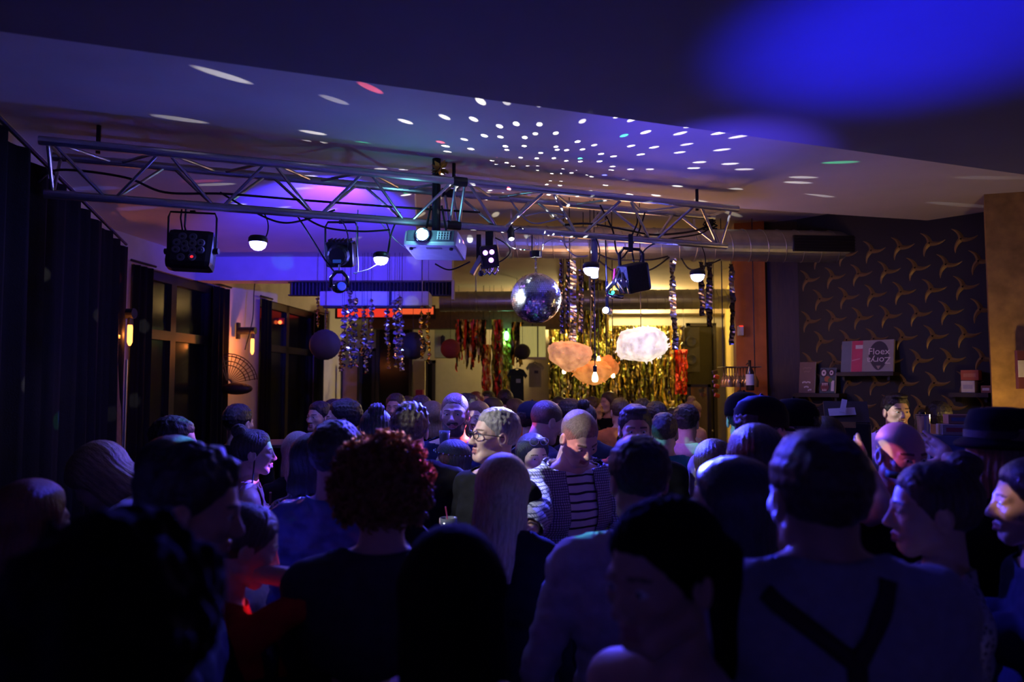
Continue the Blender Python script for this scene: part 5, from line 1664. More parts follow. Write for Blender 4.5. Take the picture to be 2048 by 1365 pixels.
def elld(P, c, r, rot=None):
    q = [P[i] - c[i] for i in range(3)]
    if rot is not None:
        q = [rot[0][i] * q[0] + rot[1][i] * q[1] + rot[2][i] * q[2] for i in range(3)]
    k0 = np.sqrt(sum((q[i] / r[i]) ** 2 for i in range(3)))
    k1 = np.sqrt(sum((q[i] / r[i] ** 2) ** 2 for i in range(3)))
    return k0 * (k0 - 1) / np.maximum(k1, 1e-6)

# ---- canonical heads (origin at chin level on the neck axis, +y is the face, height 0.225)
def make_head(kind, h=0.0042):
    f = Field((-0.115, -0.14, -0.08), (0.115, 0.14, 0.25), h)
    male = kind != 'f'
    f.ell((0, -0.014, 0.138), (0.075 if male else 0.072, 0.096, 0.087), 0)
    f.ell((0, 0.028, 0.082), (0.060 if male else 0.056, 0.062, 0.080), 0.03)
    f.cap((-0.022, 0.062, 0.016), (0.022, 0.062, 0.016), 0.021 if male else 0.017, None, 0.02)
    for s in (-1, 1):
        f.cap((s * 0.050, -0.004, 0.045), (s * 0.020, 0.058, 0.014), 0.018 if male else 0.014, None, 0.022)
        f.ell((s * 0.044, 0.056, 0.088), (0.020, 0.024, 0.018), 0.018)
        f.cap((s * 0.014, 0.083, 0.126), (s * 0.046, 0.068, 0.124), 0.010 if male else 0.007, 0.007, 0.014)
        f.ell((s * 0.031, 0.094, 0.109), (0.018, 0.016, 0.0115), 0.012, True)
        # ears
        f.ell((s * 0.078, -0.010, 0.098), (0.010, 0.022, 0.033), 0.006)
        f.ell((s * 0.087, -0.004, 0.102), (0.007, 0.012, 0.020), 0.004, True)
        f.ell((s * 0.012, 0.095, 0.073), (0.0085, 0.011, 0.0085), 0.006)
    f.cap((0, 0.082, 0.120), (0, 0.107, 0.078), 0.0075, 0.0115 if male else 0.0095, 0.012)
    # eyelids
    for s in (-1, 1):
        f.cap((s * 0.019, 0.083, 0.1175), (s * 0.043, 0.077, 0.1165), 0.0045, None, 0.006)
        f.cap((s * 0.020, 0.083, 0.1015), (s * 0.042, 0.077, 0.1015), 0.0045, None, 0.006)
    # mouth
    smile = kind == 's'
    up = 0.008 if smile else 0.0
    wd = 0.027 if smile else 0.021
    f.cap((-wd, 0.080, 0.047 + up), (0, 0.0905, 0.050), 0.0065, None, 0.006); f.cap((wd, 0.080, 0.047 + up), (0, 0.0905, 0.050), 0.0065, None, 0.006)
    f.cap((-wd * 0.8, 0.079, 0.038 + up), (0, 0.089, 0.0375), 0.0078, None, 0.006); f.cap((wd * 0.8, 0.079, 0.038 + up), (0, 0.089, 0.0375), 0.0078, None, 0.006)
    f.cap((-wd * 1.05, 0.088, 0.0445 + up), (0, 0.100, 0.0445), 0.0035 if not smile else 0.005, None, 0.003, None, True)
    f.cap((wd * 1.05, 0.088, 0.0445 + up), (0, 0.100, 0.0445), 0.0035 if not smile else 0.005, None, 0.003, None, True)
    # neck
    f.cap((0, -0.022, 0.06), (0, -0.028, -0.09), 0.056 if male else 0.048, 0.058 if male else 0.050, 0.02)
    v, q = f.mesh()
    keep = v[:, 2] > -0.075
    q = q[keep[q].all(1)]
    c = v[q].mean(1)
    mi = np.zeros(len(q), int)
    lip = (np.abs(c[:, 2] - (0.0445 + up * (np.abs(c[:, 0]) / wd))) < 0.0115) & (np.abs(c[:, 0]) < wd) & (c[:, 1] > 0.074)
    mi[lip] = 1
    if smile:
        teeth = (np.abs(c[:, 2] - (0.0445 + up * (np.abs(c[:, 0]) / wd))) < 0.0042) & (np.abs(c[:, 0]) < wd * 0.8) & (c[:, 1] > 0.07)
        mi[teeth] = 3
    ax_ = np.abs(c[:, 0])
    brow = (ax_ > 0.013) & (ax_ < 0.050) & (np.abs(c[:, 2] - (0.1325 - 0.18 * np.maximum(ax_ - 0.034, 0) - 0.02 * np.maximum(0.03 - ax_, 0))) < (0.0040 if male else 0.0026)) & (c[:, 1] > 0.055)
    mi[brow] = 2
    return v, q, mi
HEADS = {k: make_head(k) for k in ('m', 'f', 's')}

# ---- hands (origin at wrist, fingers along -z, palm facing +y, thumb towards +x)
def make_hand(kind):
    f = Field((-0.07, -0.07, -0.20), (0.09, 0.09, 0.03), 0.0042)
    f.cap((-0.018, 0, -0.030), (-0.022, 0, -0.078), 0.022, 0.019, 0.012, ((0, 1, 0), 1.5))
    f.cap((0.014, 0, -0.030), (0.020, 0, -0.078), 0.022, 0.019, 0.012, ((0, 1, 0), 1.5))
    f.cap((0, 0, 0.03), (0, 0, -0.03), 0.025, 0.025, 0.015, ((0, 1, 0), 1.3))
    curl = {'relaxed': (0.35, 0.55, 0.5), 'open': (0.04, 0.06, 0.05), 'grip': (0.9, 1.1, 0.7)}[kind]
    for i, (x, L) in enumerate(((0.030, 0.072), (0.010, 0.082), (-0.010, 0.076), (-0.029, 0.060))):
        p = np.array((x, 0.0, -0.084)); a = 0.0
        spread = (x) * (1.6 if kind == 'open' else 0.5)
        for j, fr in enumerate((0.44, 0.31, 0.25)):
            a += curl[j]
            d = np.array((spread, math.sin(a), -math.cos(a))); d /= np.linalg.norm(d)
            q = p + d * L * fr
            f.cap(p, q, 0.0092 - 0.0008 * j, 0.0084 - 0.0008 * j, 0.004)
            p = q
    p = np.array((0.022, 0.006, -0.028))
    for d, L, r in (((0.75, 0.35, -0.55), 0.042, 0.0125), ((0.45, 0.35, -0.85), 0.032, 0.0105), ((0.2, 0.4, -0.9), 0.026, 0.0092)):
        d = np.array(d); d = d / np.linalg.norm(d)
        q = p + d * L
        f.cap(p, q, r, r * 0.92, 0.006)
        p = q
    return f.mesh()
HANDS = {k: make_hand(k) for k in ('relaxed', 'open', 'grip')}

# ---- hair (in head space)
def hair_field(h=0.005, lo=(-0.20, -0.24, -0.36), hi=(0.20, 0.20, 0.36)):
    return Field(lo, hi, h)
def vnoise(P, s, seed=0):
    x, y, z = P[0] * s, P[1] * s, P[2] * s
    return (np.sin(x * 1.7 + 1.3 * np.sin(y * 1.1 + seed) + seed) + np.sin(y * 1.9 + 1.1 * np.sin(z * 1.3 + seed * 2)) + np.sin(z * 1.6 + 1.2 * np.sin(x * 1.2 + seed * 3))) / 3
def line_cut(P):
    y, z = P[1], P[2]
    l1 = 0.088 + (y - 0.012) * 1.42
    l2 = 0.088 + (y - 0.012) * 0.50
    return (np.maximum(l1 - 0.35 * np.maximum(0.03 - np.abs(P[0]), 0), l2) - z) * 0.62 + 0.0035 * vnoise(P, 120, 9)
def cap_d(P, t, grow=(0, 0, 0)):
    return elld(P, np.array((0, -0.016, 0.138)), np.array((0.076 + t + grow[0], 0.098 + t + grow[1], 0.089 + t + grow[2])))
def make_hair(style):
    if style in ('short', 'crop', 'buzz', 'quiff', 'balding', 'tuft'):
        f = hair_field(0.0042, (-0.12, -0.15, 0.0), (0.12, 0.14, 0.29))
        P = np.meshgrid(*f.ax, indexing='ij')
        t = {'short': 0.014, 'crop': 0.009, 'buzz': 0.0045, 'quiff': 0.012, 'balding': 0.006, 'tuft': 0.018}[style]
        zfac = np.clip((P[2] - 0.09) / 0.1, 0, 1)
        edge = np.clip(-line_cut(P) / 0.62 / 0.05, 0, 1) ** 0.7
        side = 0.45 + 0.55 * zfac
        d = cap_d(P, 0.0) - t * edge * side
        if style in ('short', 'quiff', 'tuft', 'crop'):
            d = d - edge * (0.003 * vnoise(P, 150, 2) + 0.003 * vnoise(P, 60, 5))
        if style == 'tuft':
            d = d - 0.008 * vnoise([P[0] * 1.5, P[1] * 0.6, P[2] * 0.8], 90, 3) * zfac * edge
        if style == 'quiff':
            d2 = elld(P, np.array((0, 0.030, 0.216)), np.array((0.056, 0.055, 0.022))) - 0.004 * vnoise(P, 60, 1)
            k = 0.02
            hh = np.clip(0.5 + 0.5 * (d2 - d) / k, 0, 1); d = d2 * (1 - hh) + d * hh - k * hh * (1 - hh)
        cut = line_cut(P)
        if style == 'balding':
            cut = np.maximum(cut, 0.06 - np.sqrt(P[0] ** 2 + (P[1] - 0.03) ** 2) if False else (0.055 - np.sqrt((P[0] * 0.9) ** 2 + (P[1] - 0.05) ** 2 + ((P[2] - 0.22) * 0.6) ** 2)))
        f.F = np.maximum(d, cut)
        return f.mesh()
    f = hair_field(0.0058, (-0.17, -0.23, -0.30), (0.17, 0.15, 0.31))
    P = np.meshgrid(*f.ax, indexing='ij')
    strand = 0.0028 * np.sin(np.arctan2(P[0], -P[1] + 0.02) * 38 + 3 * vnoise(P, 12, 1)) + 0.004 * vnoise(P, 30, 4)
    edge = np.clip(-line_cut(P) / 0.62 / 0.04, 0, 1) ** 0.7
    d = np.maximum(cap_d(P, 0.0) - (0.015 + strand * 0.4) * edge, line_cut(P))
    def sm(a, b, k=0.02):
        hh = np.clip(0.5 + 0.5 * (b - a) / k, 0, 1)
        return b * (1 - hh) + a * hh - k * hh * (1 - hh)
    fl = ((0, 1, 0), 1.35)
    face = elld(P, np.array((0, 0.11, 0.075)), np.array((0.068, 0.10, 0.105)))
    if style in ('long', 'xlong', 'bob', 'halfup'):
        zb = {'long': -0.17, 'xlong': -0.27, 'bob': 0.0, 'halfup': -0.12}[style]
        m = capd(P, np.array((0, -0.035, 0.13)), np.array((0, -0.055, zb)), 0.088, 0.080 if style != 'bob' else 0.092, fl)
        for s in (-1, 1):
            m = sm(m, capd(P, np.array((s * 0.066, -0.005, 0.13)), np.array((s * 0.074, -0.005, zb + 0.03)), 0.026, 0.022), 0.02)
        m = np.maximum(m - strand * 0.9, -face)
        inner = capd(P, np.array((0, -0.01, 0.05)), np.array((0, -0.02, -0.4)), 0.052, 0.055)
        m = np.maximum(m, -inner)
        m = np.maximum(m, (zb - 0.02 + 0.012 * vnoise(P, 60, 7)) - P[2])
        d = sm(d, m, 0.018)
    elif style in ('bun', 'ponytail'):
        d = np.maximum(cap_d(P, 0.0) - (0.009 + strand * 1.0) * edge, line_cut(P))
        if style == 'bun':
            d = sm(d, elld(P, np.array((0, -0.085, 0.225)), np.array((0.042, 0.042, 0.036))) - strand * 1.2, 0.012)
        else:
            d = sm(d, capd(P, np.array((0, -0.115, 0.15)), np.array((0, -0.15, 0.10)), 0.028, 0.034), 0.012)
            d = sm(d, capd(P, np.array((0, -0.15, 0.10)), np.array((0, -0.13, -0.10)), 0.034, 0.016) - strand, 0.012)
    elif style == 'bushy':
        d = cap_d(P, 0.042) - 0.012 * vnoise(P, 45, 2) - 0.008 * vnoise(P, 95, 6)
        d = np.maximum(d, line_cut(P) - 0.02)
        m = capd(P, np.array((0, -0.04, 0.12)), np.array((0, -0.05, 0.0)), 0.115, 0.10, ((0, 1, 0), 1.2)) - 0.014 * vnoise(P, 45, 3) - 0.006 * vnoise(P, 95, 6)
        d = sm(d, np.maximum(m, -face), 0.02)
    f.F = d
    return f.mesh()
HAIR = {}
def hair_mesh(style, m):
    key = (style, m.name)
    if key not in HAIR:
        if style == 'afro':
            me = afro_mesh(m)
        else:
            ck = ('raw', style)
            if ck not in HAIR:
                HAIR[ck] = make_hair(style)
            v, q = HAIR[ck]
            me = np_mesh('hair', v, q, [m])
        HAIR[key] = me
    return HAIR[key]
def np_mesh(name, v, q, mats, mi=None, smooth=True):
    me = bpy.data.meshes.new(name)
    me.vertices.add(len(v)); me.vertices.foreach_set('co', np.asarray(v, dtype=np.float32).ravel())
    n = len(q)
    me.loops.add(n * 4); me.loops.foreach_set('vertex_index', np.asarray(q, dtype=np.int32).ravel())
    me.polygons.add(n)
    me.polygons.foreach_set('loop_start', np.arange(0, n * 4, 4, dtype=np.int32))
    me.polygons.foreach_set('loop_total', np.full(n, 4, dtype=np.int32))
    for m in mats:
        me.materials.append(m)
    if mi is not None:
        me.polygons.foreach_set('material_index', np.asarray(mi, dtype=np.int32))
    me.polygons.foreach_set('use_smooth', np.full(n, smooth))
    me.update(calc_edges=True)
    me.validate()
    return me
def afro_mesh(m):
    r2 = random.Random(5)
    mb = MB()
    c0 = V((0, -0.025, 0.135))
    mb.sphere(c0, 1.0, 28, 18, (0.118, 0.122, 0.118))
    for k in range(1150):
        d = V((r2.gauss(0, 1), r2.gauss(0, 1), r2.gauss(0, 1))).normalized()
        if d.y > 0.45 and d.z < 0.45:
            continue
        if d.z < -0.72:
            continue
        a = d.orthogonal().normalized(); b = d.cross(a)
        rad = 0.108 + 0.03 * r2.random() + 0.012 * max(0, d.z)
        rr = r2.uniform(0.006, 0.0115)
        h0 = r2.uniform(0, 6.28)
        pts = []
        for i in range(10):
            t = i / 9
            an = h0 + t * 9.5
            pts.append(c0 + d * (rad + t * 0.028) + (a * math.cos(an) + b * math.sin(an)) * rr * (1 - 0.3 * t))
        mb.tube(pts, [0.0042] * 8 + [0.003, 0.0015], 4)
    return mb.mesh('hair', m, True)

# ---- skin, hair and cloth materials
def skin(name, c):
    return mat(name, c, 0.5, noise=0.07, nscale=25, bump=0.05, bscale=120)
SK = {'fair': skin('skin_fair', (0.62, 0.40, 0.31)), 'tan': skin('skin_tan', (0.50, 0.30, 0.21)), 'deep': skin('skin_olive', (0.38, 0.22, 0.15))}
M_lip = mat('lips', (0.42, 0.15, 0.14), 0.4); M_brow = mat('eyebrow', (0.14, 0.085, 0.06), 0.8); M_teeth = mat('teeth', (0.7, 0.68, 0.62), 0.3)
M_eye = mat('eye_white', (0.62, 0.6, 0.58), 0.2); M_iris = mat('iris', (0.03, 0.025, 0.02), 0.1)
def hmat(name, c, r=0.42):
    return mat(name, c, r, bump=0.55, bscale=55, stretch=(5, 5, 0.9), noise=0.3, nscale=30)
HC_ = {'matte': mat('hair_matte_black', (0.006, 0.005, 0.005), 0.9, bump=0.5, bscale=55, noise=0.3, nscale=30, spec=0.08), 'black': hmat('hair_black', (0.022, 0.020, 0.022), 0.38), 'brown': hmat('hair_brown', (0.07, 0.048, 0.036), 0.38), 'blond': hmat('hair_blond', (0.42, 0.30, 0.15)),
       'lightbrown': hmat('hair_light_brown', (0.20, 0.12, 0.06)), 'ginger': hmat('hair_ginger', (0.30, 0.13, 0.045), 0.6), 'grey': hmat('hair_grey', (0.28, 0.26, 0.24)), 'stubble': hmat('hair_stubble', (0.26, 0.165, 0.12)), 'red': hmat('hair_red', (0.22, 0.06, 0.03))}
def cloth(name, c, rough=0.88, **k):
    return mat('cloth_' + name, c, rough, spec=k.pop('spec', 0.5 if rough < 0.5 else 0.12), noise=k.pop('noise', 0.1), nscale=k.pop('nscale', 40), bump=k.pop('bump', 0.25), bscale=k.pop('bscale', 14), **k)
CL = {'black': cloth('black', (0.007, 0.007, 0.009)), 'navy': cloth('navy', (0.02, 0.025, 0.055)), 'white': cloth('white', (0.72, 0.70, 0.70)), 'grey': cloth('grey', (0.34, 0.34, 0.37)),
      'charcoal': cloth('charcoal', (0.045, 0.047, 0.06)), 'teal': cloth('teal', (0.03, 0.13, 0.16)), 'blue': cloth('blue', (0.05, 0.09, 0.28)), 'denim': cloth('denim', (0.035, 0.055, 0.13)),
      'red': cloth('red', (0.55, 0.03, 0.025)), 'pale': cloth('pale', (0.52, 0.48, 0.50)), 'rose': cloth('rose', (0.50, 0.30, 0.30)), 'orange': cloth('orange', (0.5, 0.17, 0.05)),
      'greyblue': cloth('greyblue', (0.16, 0.18, 0.26)), 'brown': cloth('brown', (0.09, 0.05, 0.03)), 'pink': cloth('pink', (0.55, 0.35, 0.42)), 'satin': cloth('satin', (0.10, 0.14, 0.42), 0.22, bump=0.5, bscale=9)}
def patterned(name, base, ink, kind, scale, thr, rough=0.85, rot=None):
    m = mat('cloth_' + name, base, rough, bump=0.2, bscale=14)
    nt = m.node_tree; b = nt.nodes['Principled BSDF']
    tc = nt.nodes.new('ShaderNodeTexCoord')
    if kind == 'bands':
        sx = nt.nodes.new('ShaderNodeSeparateXYZ'); nt.links.new(tc.outputs['Object'], sx.inputs[0])
        nz = nt.nodes.new('ShaderNodeTexNoise'); nz.inputs['Scale'].default_value = 5; nt.links.new(tc.outputs['Object'], nz.inputs['Vector'])
        ad = nt.nodes.new('ShaderNodeMath'); ad.operation = 'MULTIPLY_ADD'; ad.inputs[1].default_value = 0.035
        nt.links.new(nz.outputs['Fac'], ad.inputs[0]); nt.links.new(sx.outputs[2], ad.inputs[2])
        dv = nt.nodes.new('ShaderNodeMath'); dv.operation = 'MULTIPLY'; dv.inputs[1].default_value = scale
        nt.links.new(ad.outputs[0], dv.inputs[0])
        fr = nt.nodes.new('ShaderNodeMath'); fr.operation = 'FRACT'; nt.links.new(dv.outputs[0], fr.inputs[0]); src = fr.outputs[0]
    elif kind == 'check':
        sx = nt.nodes.new('ShaderNodeSeparateXYZ'); nt.links.new(tc.outputs['Object'], sx.inputs[0])
        outs = []
        for i in (0, 2):
            dv = nt.nodes.new('ShaderNodeMath'); dv.operation = 'MULTIPLY'; dv.inputs[1].default_value = scale
            nt.links.new(sx.outputs[i], dv.inputs[0])
            fr = nt.nodes.new('ShaderNodeMath'); fr.operation = 'FRACT'; nt.links.new(dv.outputs[0], fr.inputs[0]); outs.append(fr.outputs[0])
        mn = nt.nodes.new('ShaderNodeMath'); mn.operation = 'MINIMUM'
        nt.links.new(outs[0], mn.inputs[0]); nt.links.new(outs[1], mn.inputs[1]); src = mn.outputs[0]
    else:
        vo = nt.nodes.new('ShaderNodeTexVoronoi'); vo.inputs['Scale'].default_value = scale
        nt.links.new(tc.outputs['Object'], vo.inputs['Vector']); src = vo.outputs['Distance']
    lt = nt.nodes.new('ShaderNodeMath'); lt.operation = 'LESS_THAN'; lt.inputs[1].default_value = thr
    nt.links.new(src, lt.inputs[0])
    mx = nt.nodes.new('ShaderNodeMix'); mx.data_type = 'RGBA'
    mx.inputs['A'].default_value = (*base, 1); mx.inputs['B'].default_value = (*ink, 1)
    nt.links.new(lt.outputs[0], mx.inputs['Factor']); nt.links.new(mx.outputs['Result'], b.inputs['Base Color'])
    return m
CL['stripes'] = patterned('stripes', (0.72, 0.70, 0.74), (0.015, 0.015, 0.03), 'bands', 25.0, 0.26)
CL['check'] = patterned('check', (0.40, 0.42, 0.55), (0.03, 0.04, 0.10), 'check', 85.0, 0.30)
CL['speckle'] = patterned('speckle', (0.42, 0.44, 0.50), (0.08, 0.09, 0.14), 'dots', 60.0, 0.38)
CL['floral'] = patterned('floral', (0.40, 0.36, 0.48), (0.05, 0.04, 0.08), 'dots', 38.0, 0.42)
CL['sequin'] = mat('cloth_sequin', (0.16, 0.18, 0.34), 0.25, 0.9, bump=1.0, bscale=85)

def rotm(ax, deg):
    return np.array(Matrix.Rotation(R(deg), 3, ax))

PEOPLE = []
def person(label, px, ytop, Y, yaw, sex='m', hair='short', hcol='brown', sk='fair', shirt='black', sleeve='long', legs='denim', lean=0, head=(0, 0, 0),
           armL=(8, 6, 12), armR=(8, 6, 12), res=0.017, eyes=True, H=None, bulk=1.0, hairscale=1.0, face=None, hands=('relaxed', 'relaxed'), wrinkle=0.004, over=None,
           neckline=0.0, dress=False, group=None, open_front=0.07, shoes=True, headscale=1.0, handturn=(0, 0), drop=0.0):
    """arm tuple: swing forward, spread sideways, elbow bend (degrees); armL is on the figure's +x side"""
    crown = at(px, ytop, Y)
    male = sex != 'f'
    # ---- skeleton for unit height, then scale
    def skel(Hh):
        hip = np.array((0, 0, 0.53 * Hh))
        Lm = rotm('X', -lean)
        up = lambda p: hip + Lm @ (np.array(p) - hip)
        neck0 = up((0, -0.008 * Hh, 0.815 * Hh))
        hs = Hh * 0.131 / 0.225 * headscale
        Hm = Lm @ rotm('Z', head[0]) @ rotm('X', -head[1]) @ rotm('Y', head[2])
        chin = up((0, 0.0, (0.869 - drop) * Hh))
        return hip, Lm, up, neck0, hs, Hm, chin
    hmul = 1.0
    if H is None:
        _, Lm1, _, _, hs1, Hm1, chin1 = skel(1.0)
        ctop = chin1 + Hm1 @ np.array((0, -0.014, 0.225)) * hs1
        H = crown.z / max(ctop[2], 0.2)
    hip, Lm, up, neck0, hs, Hm, chin = skel(H)
    ctop = chin + Hm @ np.array((0, -0.014, 0.225)) * hs
    Rz = np.array(Matrix.Rotation(R(yaw), 3, 'Z'))
    off = Rz @ ctop
    base = V((crown.x - off[0], crown.y - off[1], 0))
    T = thing('person', base, label, 'person', R(yaw), group)
    # ---- body field
    sw = (0.118 if male else 0.102) * H
    b = bulk
    prims = []
    fy = tuple(Lm @ np.array((0, 1, 0)))
    def P_(n, a, c, ra, rb, k, flat=None): prims.append((n, np.array(a, float), np.array(c, float), ra, rb, k, flat))
    flt = (fy, 1.32)
    P_('torso', up((-.045 * H, 0, .545 * H)), up((.045 * H, 0, .545 * H)), (.066 if male else .072) * H * b, None, .03, (tuple((0, 1, 0)), 1.2))
    P_('torso', up((-.035 * H, 0.004 * H, .62 * H)), up((.035 * H, 0.004 * H, .62 * H)), (.062 if male else .052) * H * b, None, .05, flt)
    P_('torso', up((-.05 * H, 0, .72 * H)), up((.05 * H, 0, .72 * H)), (.070 if male else .060) * H * b, None, .05, flt)
    P_('torso', up((-.07 * H, -.008 * H, .765 * H)), up((.07 * H, -.008 * H, .765 * H)), (.054 if male else .046) * H * b, None, .04, flt)
    P_('torso', up((-sw, -.008 * H, .795 * H)), up((sw, -.008 * H, .795 * H)), (.034 if male else .028) * H * b, None, .03)
    if not male:
        for s in (-1, 1):
            c_ = up((s * .042 * H, .052 * H, .725 * H)); P_('torso', c_, c_, .036 * H, None, .03)
    for s in (-1, 1):
        P_('torso', up((s * .02 * H, -.014 * H, .835 * H)), up((s * sw * .85, -.010 * H, .806 * H)), .028 * H, .024 * H, .035)
    P_('neck', up((0, -.012 * H, .80 * H)), chin + Hm @ np.array((0, -.022, .045)) * hs, (.037 if male else .030) * H, (.033 if male else .027) * H, .018)
    handpose = []
    for i, (s, arm) in enumerate(((1, armL), (-1, armR))):
        sh = up((s * sw, -.008 * H, .792 * H))
        d = np.array((0, 0, -1.0))
        Ra = Lm @ rotm('X', arm[0]) @ rotm('Y', -s * arm[1])
        tw = arm[3] if len(arm) > 3 else 0
        el = sh + Ra @ d * .172 * H
        Rf = Ra @ rotm('Z', s * tw) @ rotm('X', arm[2])
        wr = el + Rf @ d * .150 * H
        P_('armU', sh, el, (.031 if male else .024) * H * b, .023 * H * (1 if male else .85), .02)
        P_('armF', el, wr, .024 * H * (1 if male else .85), .0165 * H, .012)
        handpose.append((wr, Rf, s))
    for s in (-1, 1):
        hp, kn, an = np.array((s * .048 * H, 0, .50 * H)), np.array((s * .056 * H, .008 * H, .285 * H)), np.array((s * .060 * H, -.012 * H, .05 * H))
        P_('leg', hp, kn, .053 * H, .034 * H, .03); P_('leg', kn, an, .034 * H, .022 * H, .02)
        P_('foot', an, (s * .070 * H, .075 * H, .022 * H), .024 * H, .020 * H, .015)
    A = np.array([p[1] for p in prims] + [p[2] for p in prims])
    lo, hi = A.min(0) - .09 * H - .02, A.max(0) + .09 * H + .02
    lo[2] = min(lo[2], -0.05)
    f = Field(lo, hi, res)
    for n, a, c_, ra, rb, k, fl in prims:
        f.cap(a, c_, ra, rb, k, fl)
    v, q = f.mesh()
    v[:, 2] = np.maximum(v[:, 2], 0.0)
    # labels
    Pv = [v[:, i] for i in range(3)]
    names = [p[0] for p in prims]
    D = np.stack([capd(Pv, p[1], p[2], p[3], p[3] if p[4] is None else p[4], p[6]) for p in prims])
    # side-specific arm parameter
    am = D.argmin(0)
    lab = np.array(names)[am]
    def along(idx):
        a, c_ = prims[idx][1], prims[idx][2]
        d = c_ - a
        return ((v - a) @ d) / (d @ d)
    tU = np.zeros(len(v)); tF = np.zeros(len(v))
    for idx, p in enumerate(prims):
        m = am == idx
        if p[0] == 'armU': tU[m] = along(idx)[m]
        if p[0] == 'armF': tF[m] = along(idx)[m]
    # torso-space height
    tz = ((v - hip) @ Lm)[:, 2] + hip[2]
    zr = tz / H
    ty = ((v - hip) @ Lm)[:, 1]
    # normals
    def vnormals(vv, qq):
        n = np.zeros_like(vv)
        a = vv[qq[:, 1]] - vv[qq[:, 0]]; c_ = vv[qq[:, 3]] - vv[qq[:, 0]]
        fn = np.cross(a, c_)
        for k in range(4):
            np.add.at(n, qq[:, k], fn)
        return n / np.maximum(np.linalg.norm(n, axis=1), 1e-9)[:, None]
    N = vnormals(v, q)
    nl = 0.840 - neckline - 0.024 * np.clip(ty / (0.05 * H), -0.5, 1)
    torso = (lab == 'torso') & (zr < nl) & (zr > 0.495)
    if sleeve == 'long':
        sl = ((lab == 'armU')) | ((lab == 'armF') & (tF < 0.93))
    elif sleeve == 'short':
        sl = (lab == 'armU') & (tU < 0.62)
    elif sleeve == 'elbow':
        sl = (lab == 'armU') | ((lab == 'armF') & (tF < 0.12))
    else:
        sl = np.zeros(len(v), bool)
        torso &= ~((zr > 0.775) & (np.abs(((v - hip) @ Lm)[:, 0]) > 0.07 * H))
    inshirt = torso | sl | ((lab == 'neck') & (zr < nl))
    if dress:
        inshirt |= (lab == 'leg') & (v[:, 2] > 0.33 * H) | ((lab == 'torso') & (zr <= 0.5))
    inlegs = ((lab == 'leg') & (v[:, 2] > 0.06 * H)) | ((lab == 'torso') & (zr < 0.53))
    infoot = (lab == 'foot') | ((lab == 'leg') & (v[:, 2] < 0.07 * H))
    # ---- body mesh = whole figure + head + hands
    hv, hq, hmi = HEADS[face or ('m' if male else 'f')]
    hv = chin + (hv * hs) @ Hm.T
    parts_v, parts_q, parts_m = [v, hv], [q, hq + len(v)], [np.zeros(len(q), int), hmi]
    nv = len(v) + len(hv)
    hsz = H / 1.78 * (1.0 if male else 0.92)
    for (wr, Rf, s), kind, turn in zip(handpose, hands, handturn):
        gv, gq = HANDS[kind]
        gv = gv * hsz
        gv = gv * np.array((s, 1, 1))
        gq2 = gq if s > 0 else gq[:, ::-1]
        # palm faces the thigh: turn about the forearm
        Mh = Rf @ rotm('Z', s * (90 + turn))
        # after turning, thumb side should look forward
        parts_v.append(wr + gv @ Mh.T)
        parts_q.append(gq2 + nv); parts_m.append(np.zeros(len(gq2), int)); nv += len(gv)
    BM = np_mesh('body', np.concatenate(parts_v), np.concatenate(parts_q), [SK[sk], M_lip, M_brow if hcol != 'blond' else HC_['lightbrown'], M_teeth], np.concatenate(parts_m))
    link('body', BM, T)
    # ---- clothes
    def garment(name, mask, m, off_, wr_=0.0, pred=None):
        fm = mask[q].all(1)
        if pred is not None:
            fm &= pred(v[q].mean(1))
        if not fm.any():
            return None
        qq = q[fm]
        used = np.unique(qq)
        re = -np.ones(len(v), int); re[used] = np.arange(len(used))
        p = v[used].copy()
        # straighten the cut edges of the garment
        cnt_all = np.bincount(q.ravel(), minlength=len(v)); cnt_in = np.bincount(qq.ravel(), minlength=len(v))
        bd = (cnt_in[used] > 0) & (cnt_in[used] < cnt_all[used])
        tors = bd & ((lab[used] == 'torso') | (lab[used] == 'neck')) & (zr[used] > 0.75)
        if name in ('shirt', 'dress', 'overshirt') and sleeve != 'none':
            dz = np.clip((nl[used] - zr[used]) * H, -0.02, 0.02)
            p[tors] += (Lm @ np.array((0, 0, 1.0)))[None, :] * dz[tors][:, None]
        for idx, pr_ in enumerate(prims):
            lim = {('armU', 'short'): 0.62, ('armF', 'elbow'): 0.12, ('armF', 'long'): 0.93}.get((pr_[0], sleeve))
            if lim is None or name == 'overshirt': continue
            m_ = bd & (am[used] == idx)
            ax_ = pr_[2] - pr_[1]
            tt_ = tU[used] if pr_[0] == 'armU' else tF[used]
            p[m_] += ax_[None, :] * np.clip(lim - tt_[m_], -0.06, 0.06)[:, None]
        Pq = [p[:, i] for i in range(3)]
        w = wr_ * (vnoise([Pq[0], Pq[1], Pq[2] * 2.2], 26, 3) + 0.6 * vnoise([Pq[0] * 0.7 + Pq[2], Pq[1], Pq[2] * 1.5 - Pq[0]], 48, 1))
        # garment edges tuck in
        vv = p + N[used] * (off_ + w)[:, None] if wr_ else p + N[used] * off_
        me = np_mesh(name, vv, re[qq], [m])
        o = link(name, me, T)
        s_ = o.modifiers.new('thickness', 'SOLIDIFY'); s_.thickness = 0.004; s_.offset = -1
        return o
    SH = garment('dress' if dress else 'shirt', inshirt, CL[shirt], 0.010, wrinkle)
    if legs and not (dress and legs == 'bare'):
        garment('trousers', inlegs & ~(inshirt if dress else np.zeros(len(v), bool)), CL[legs], 0.007, wrinkle)
    if shoes:
        garment('shoes', infoot, CL['black'], 0.006)
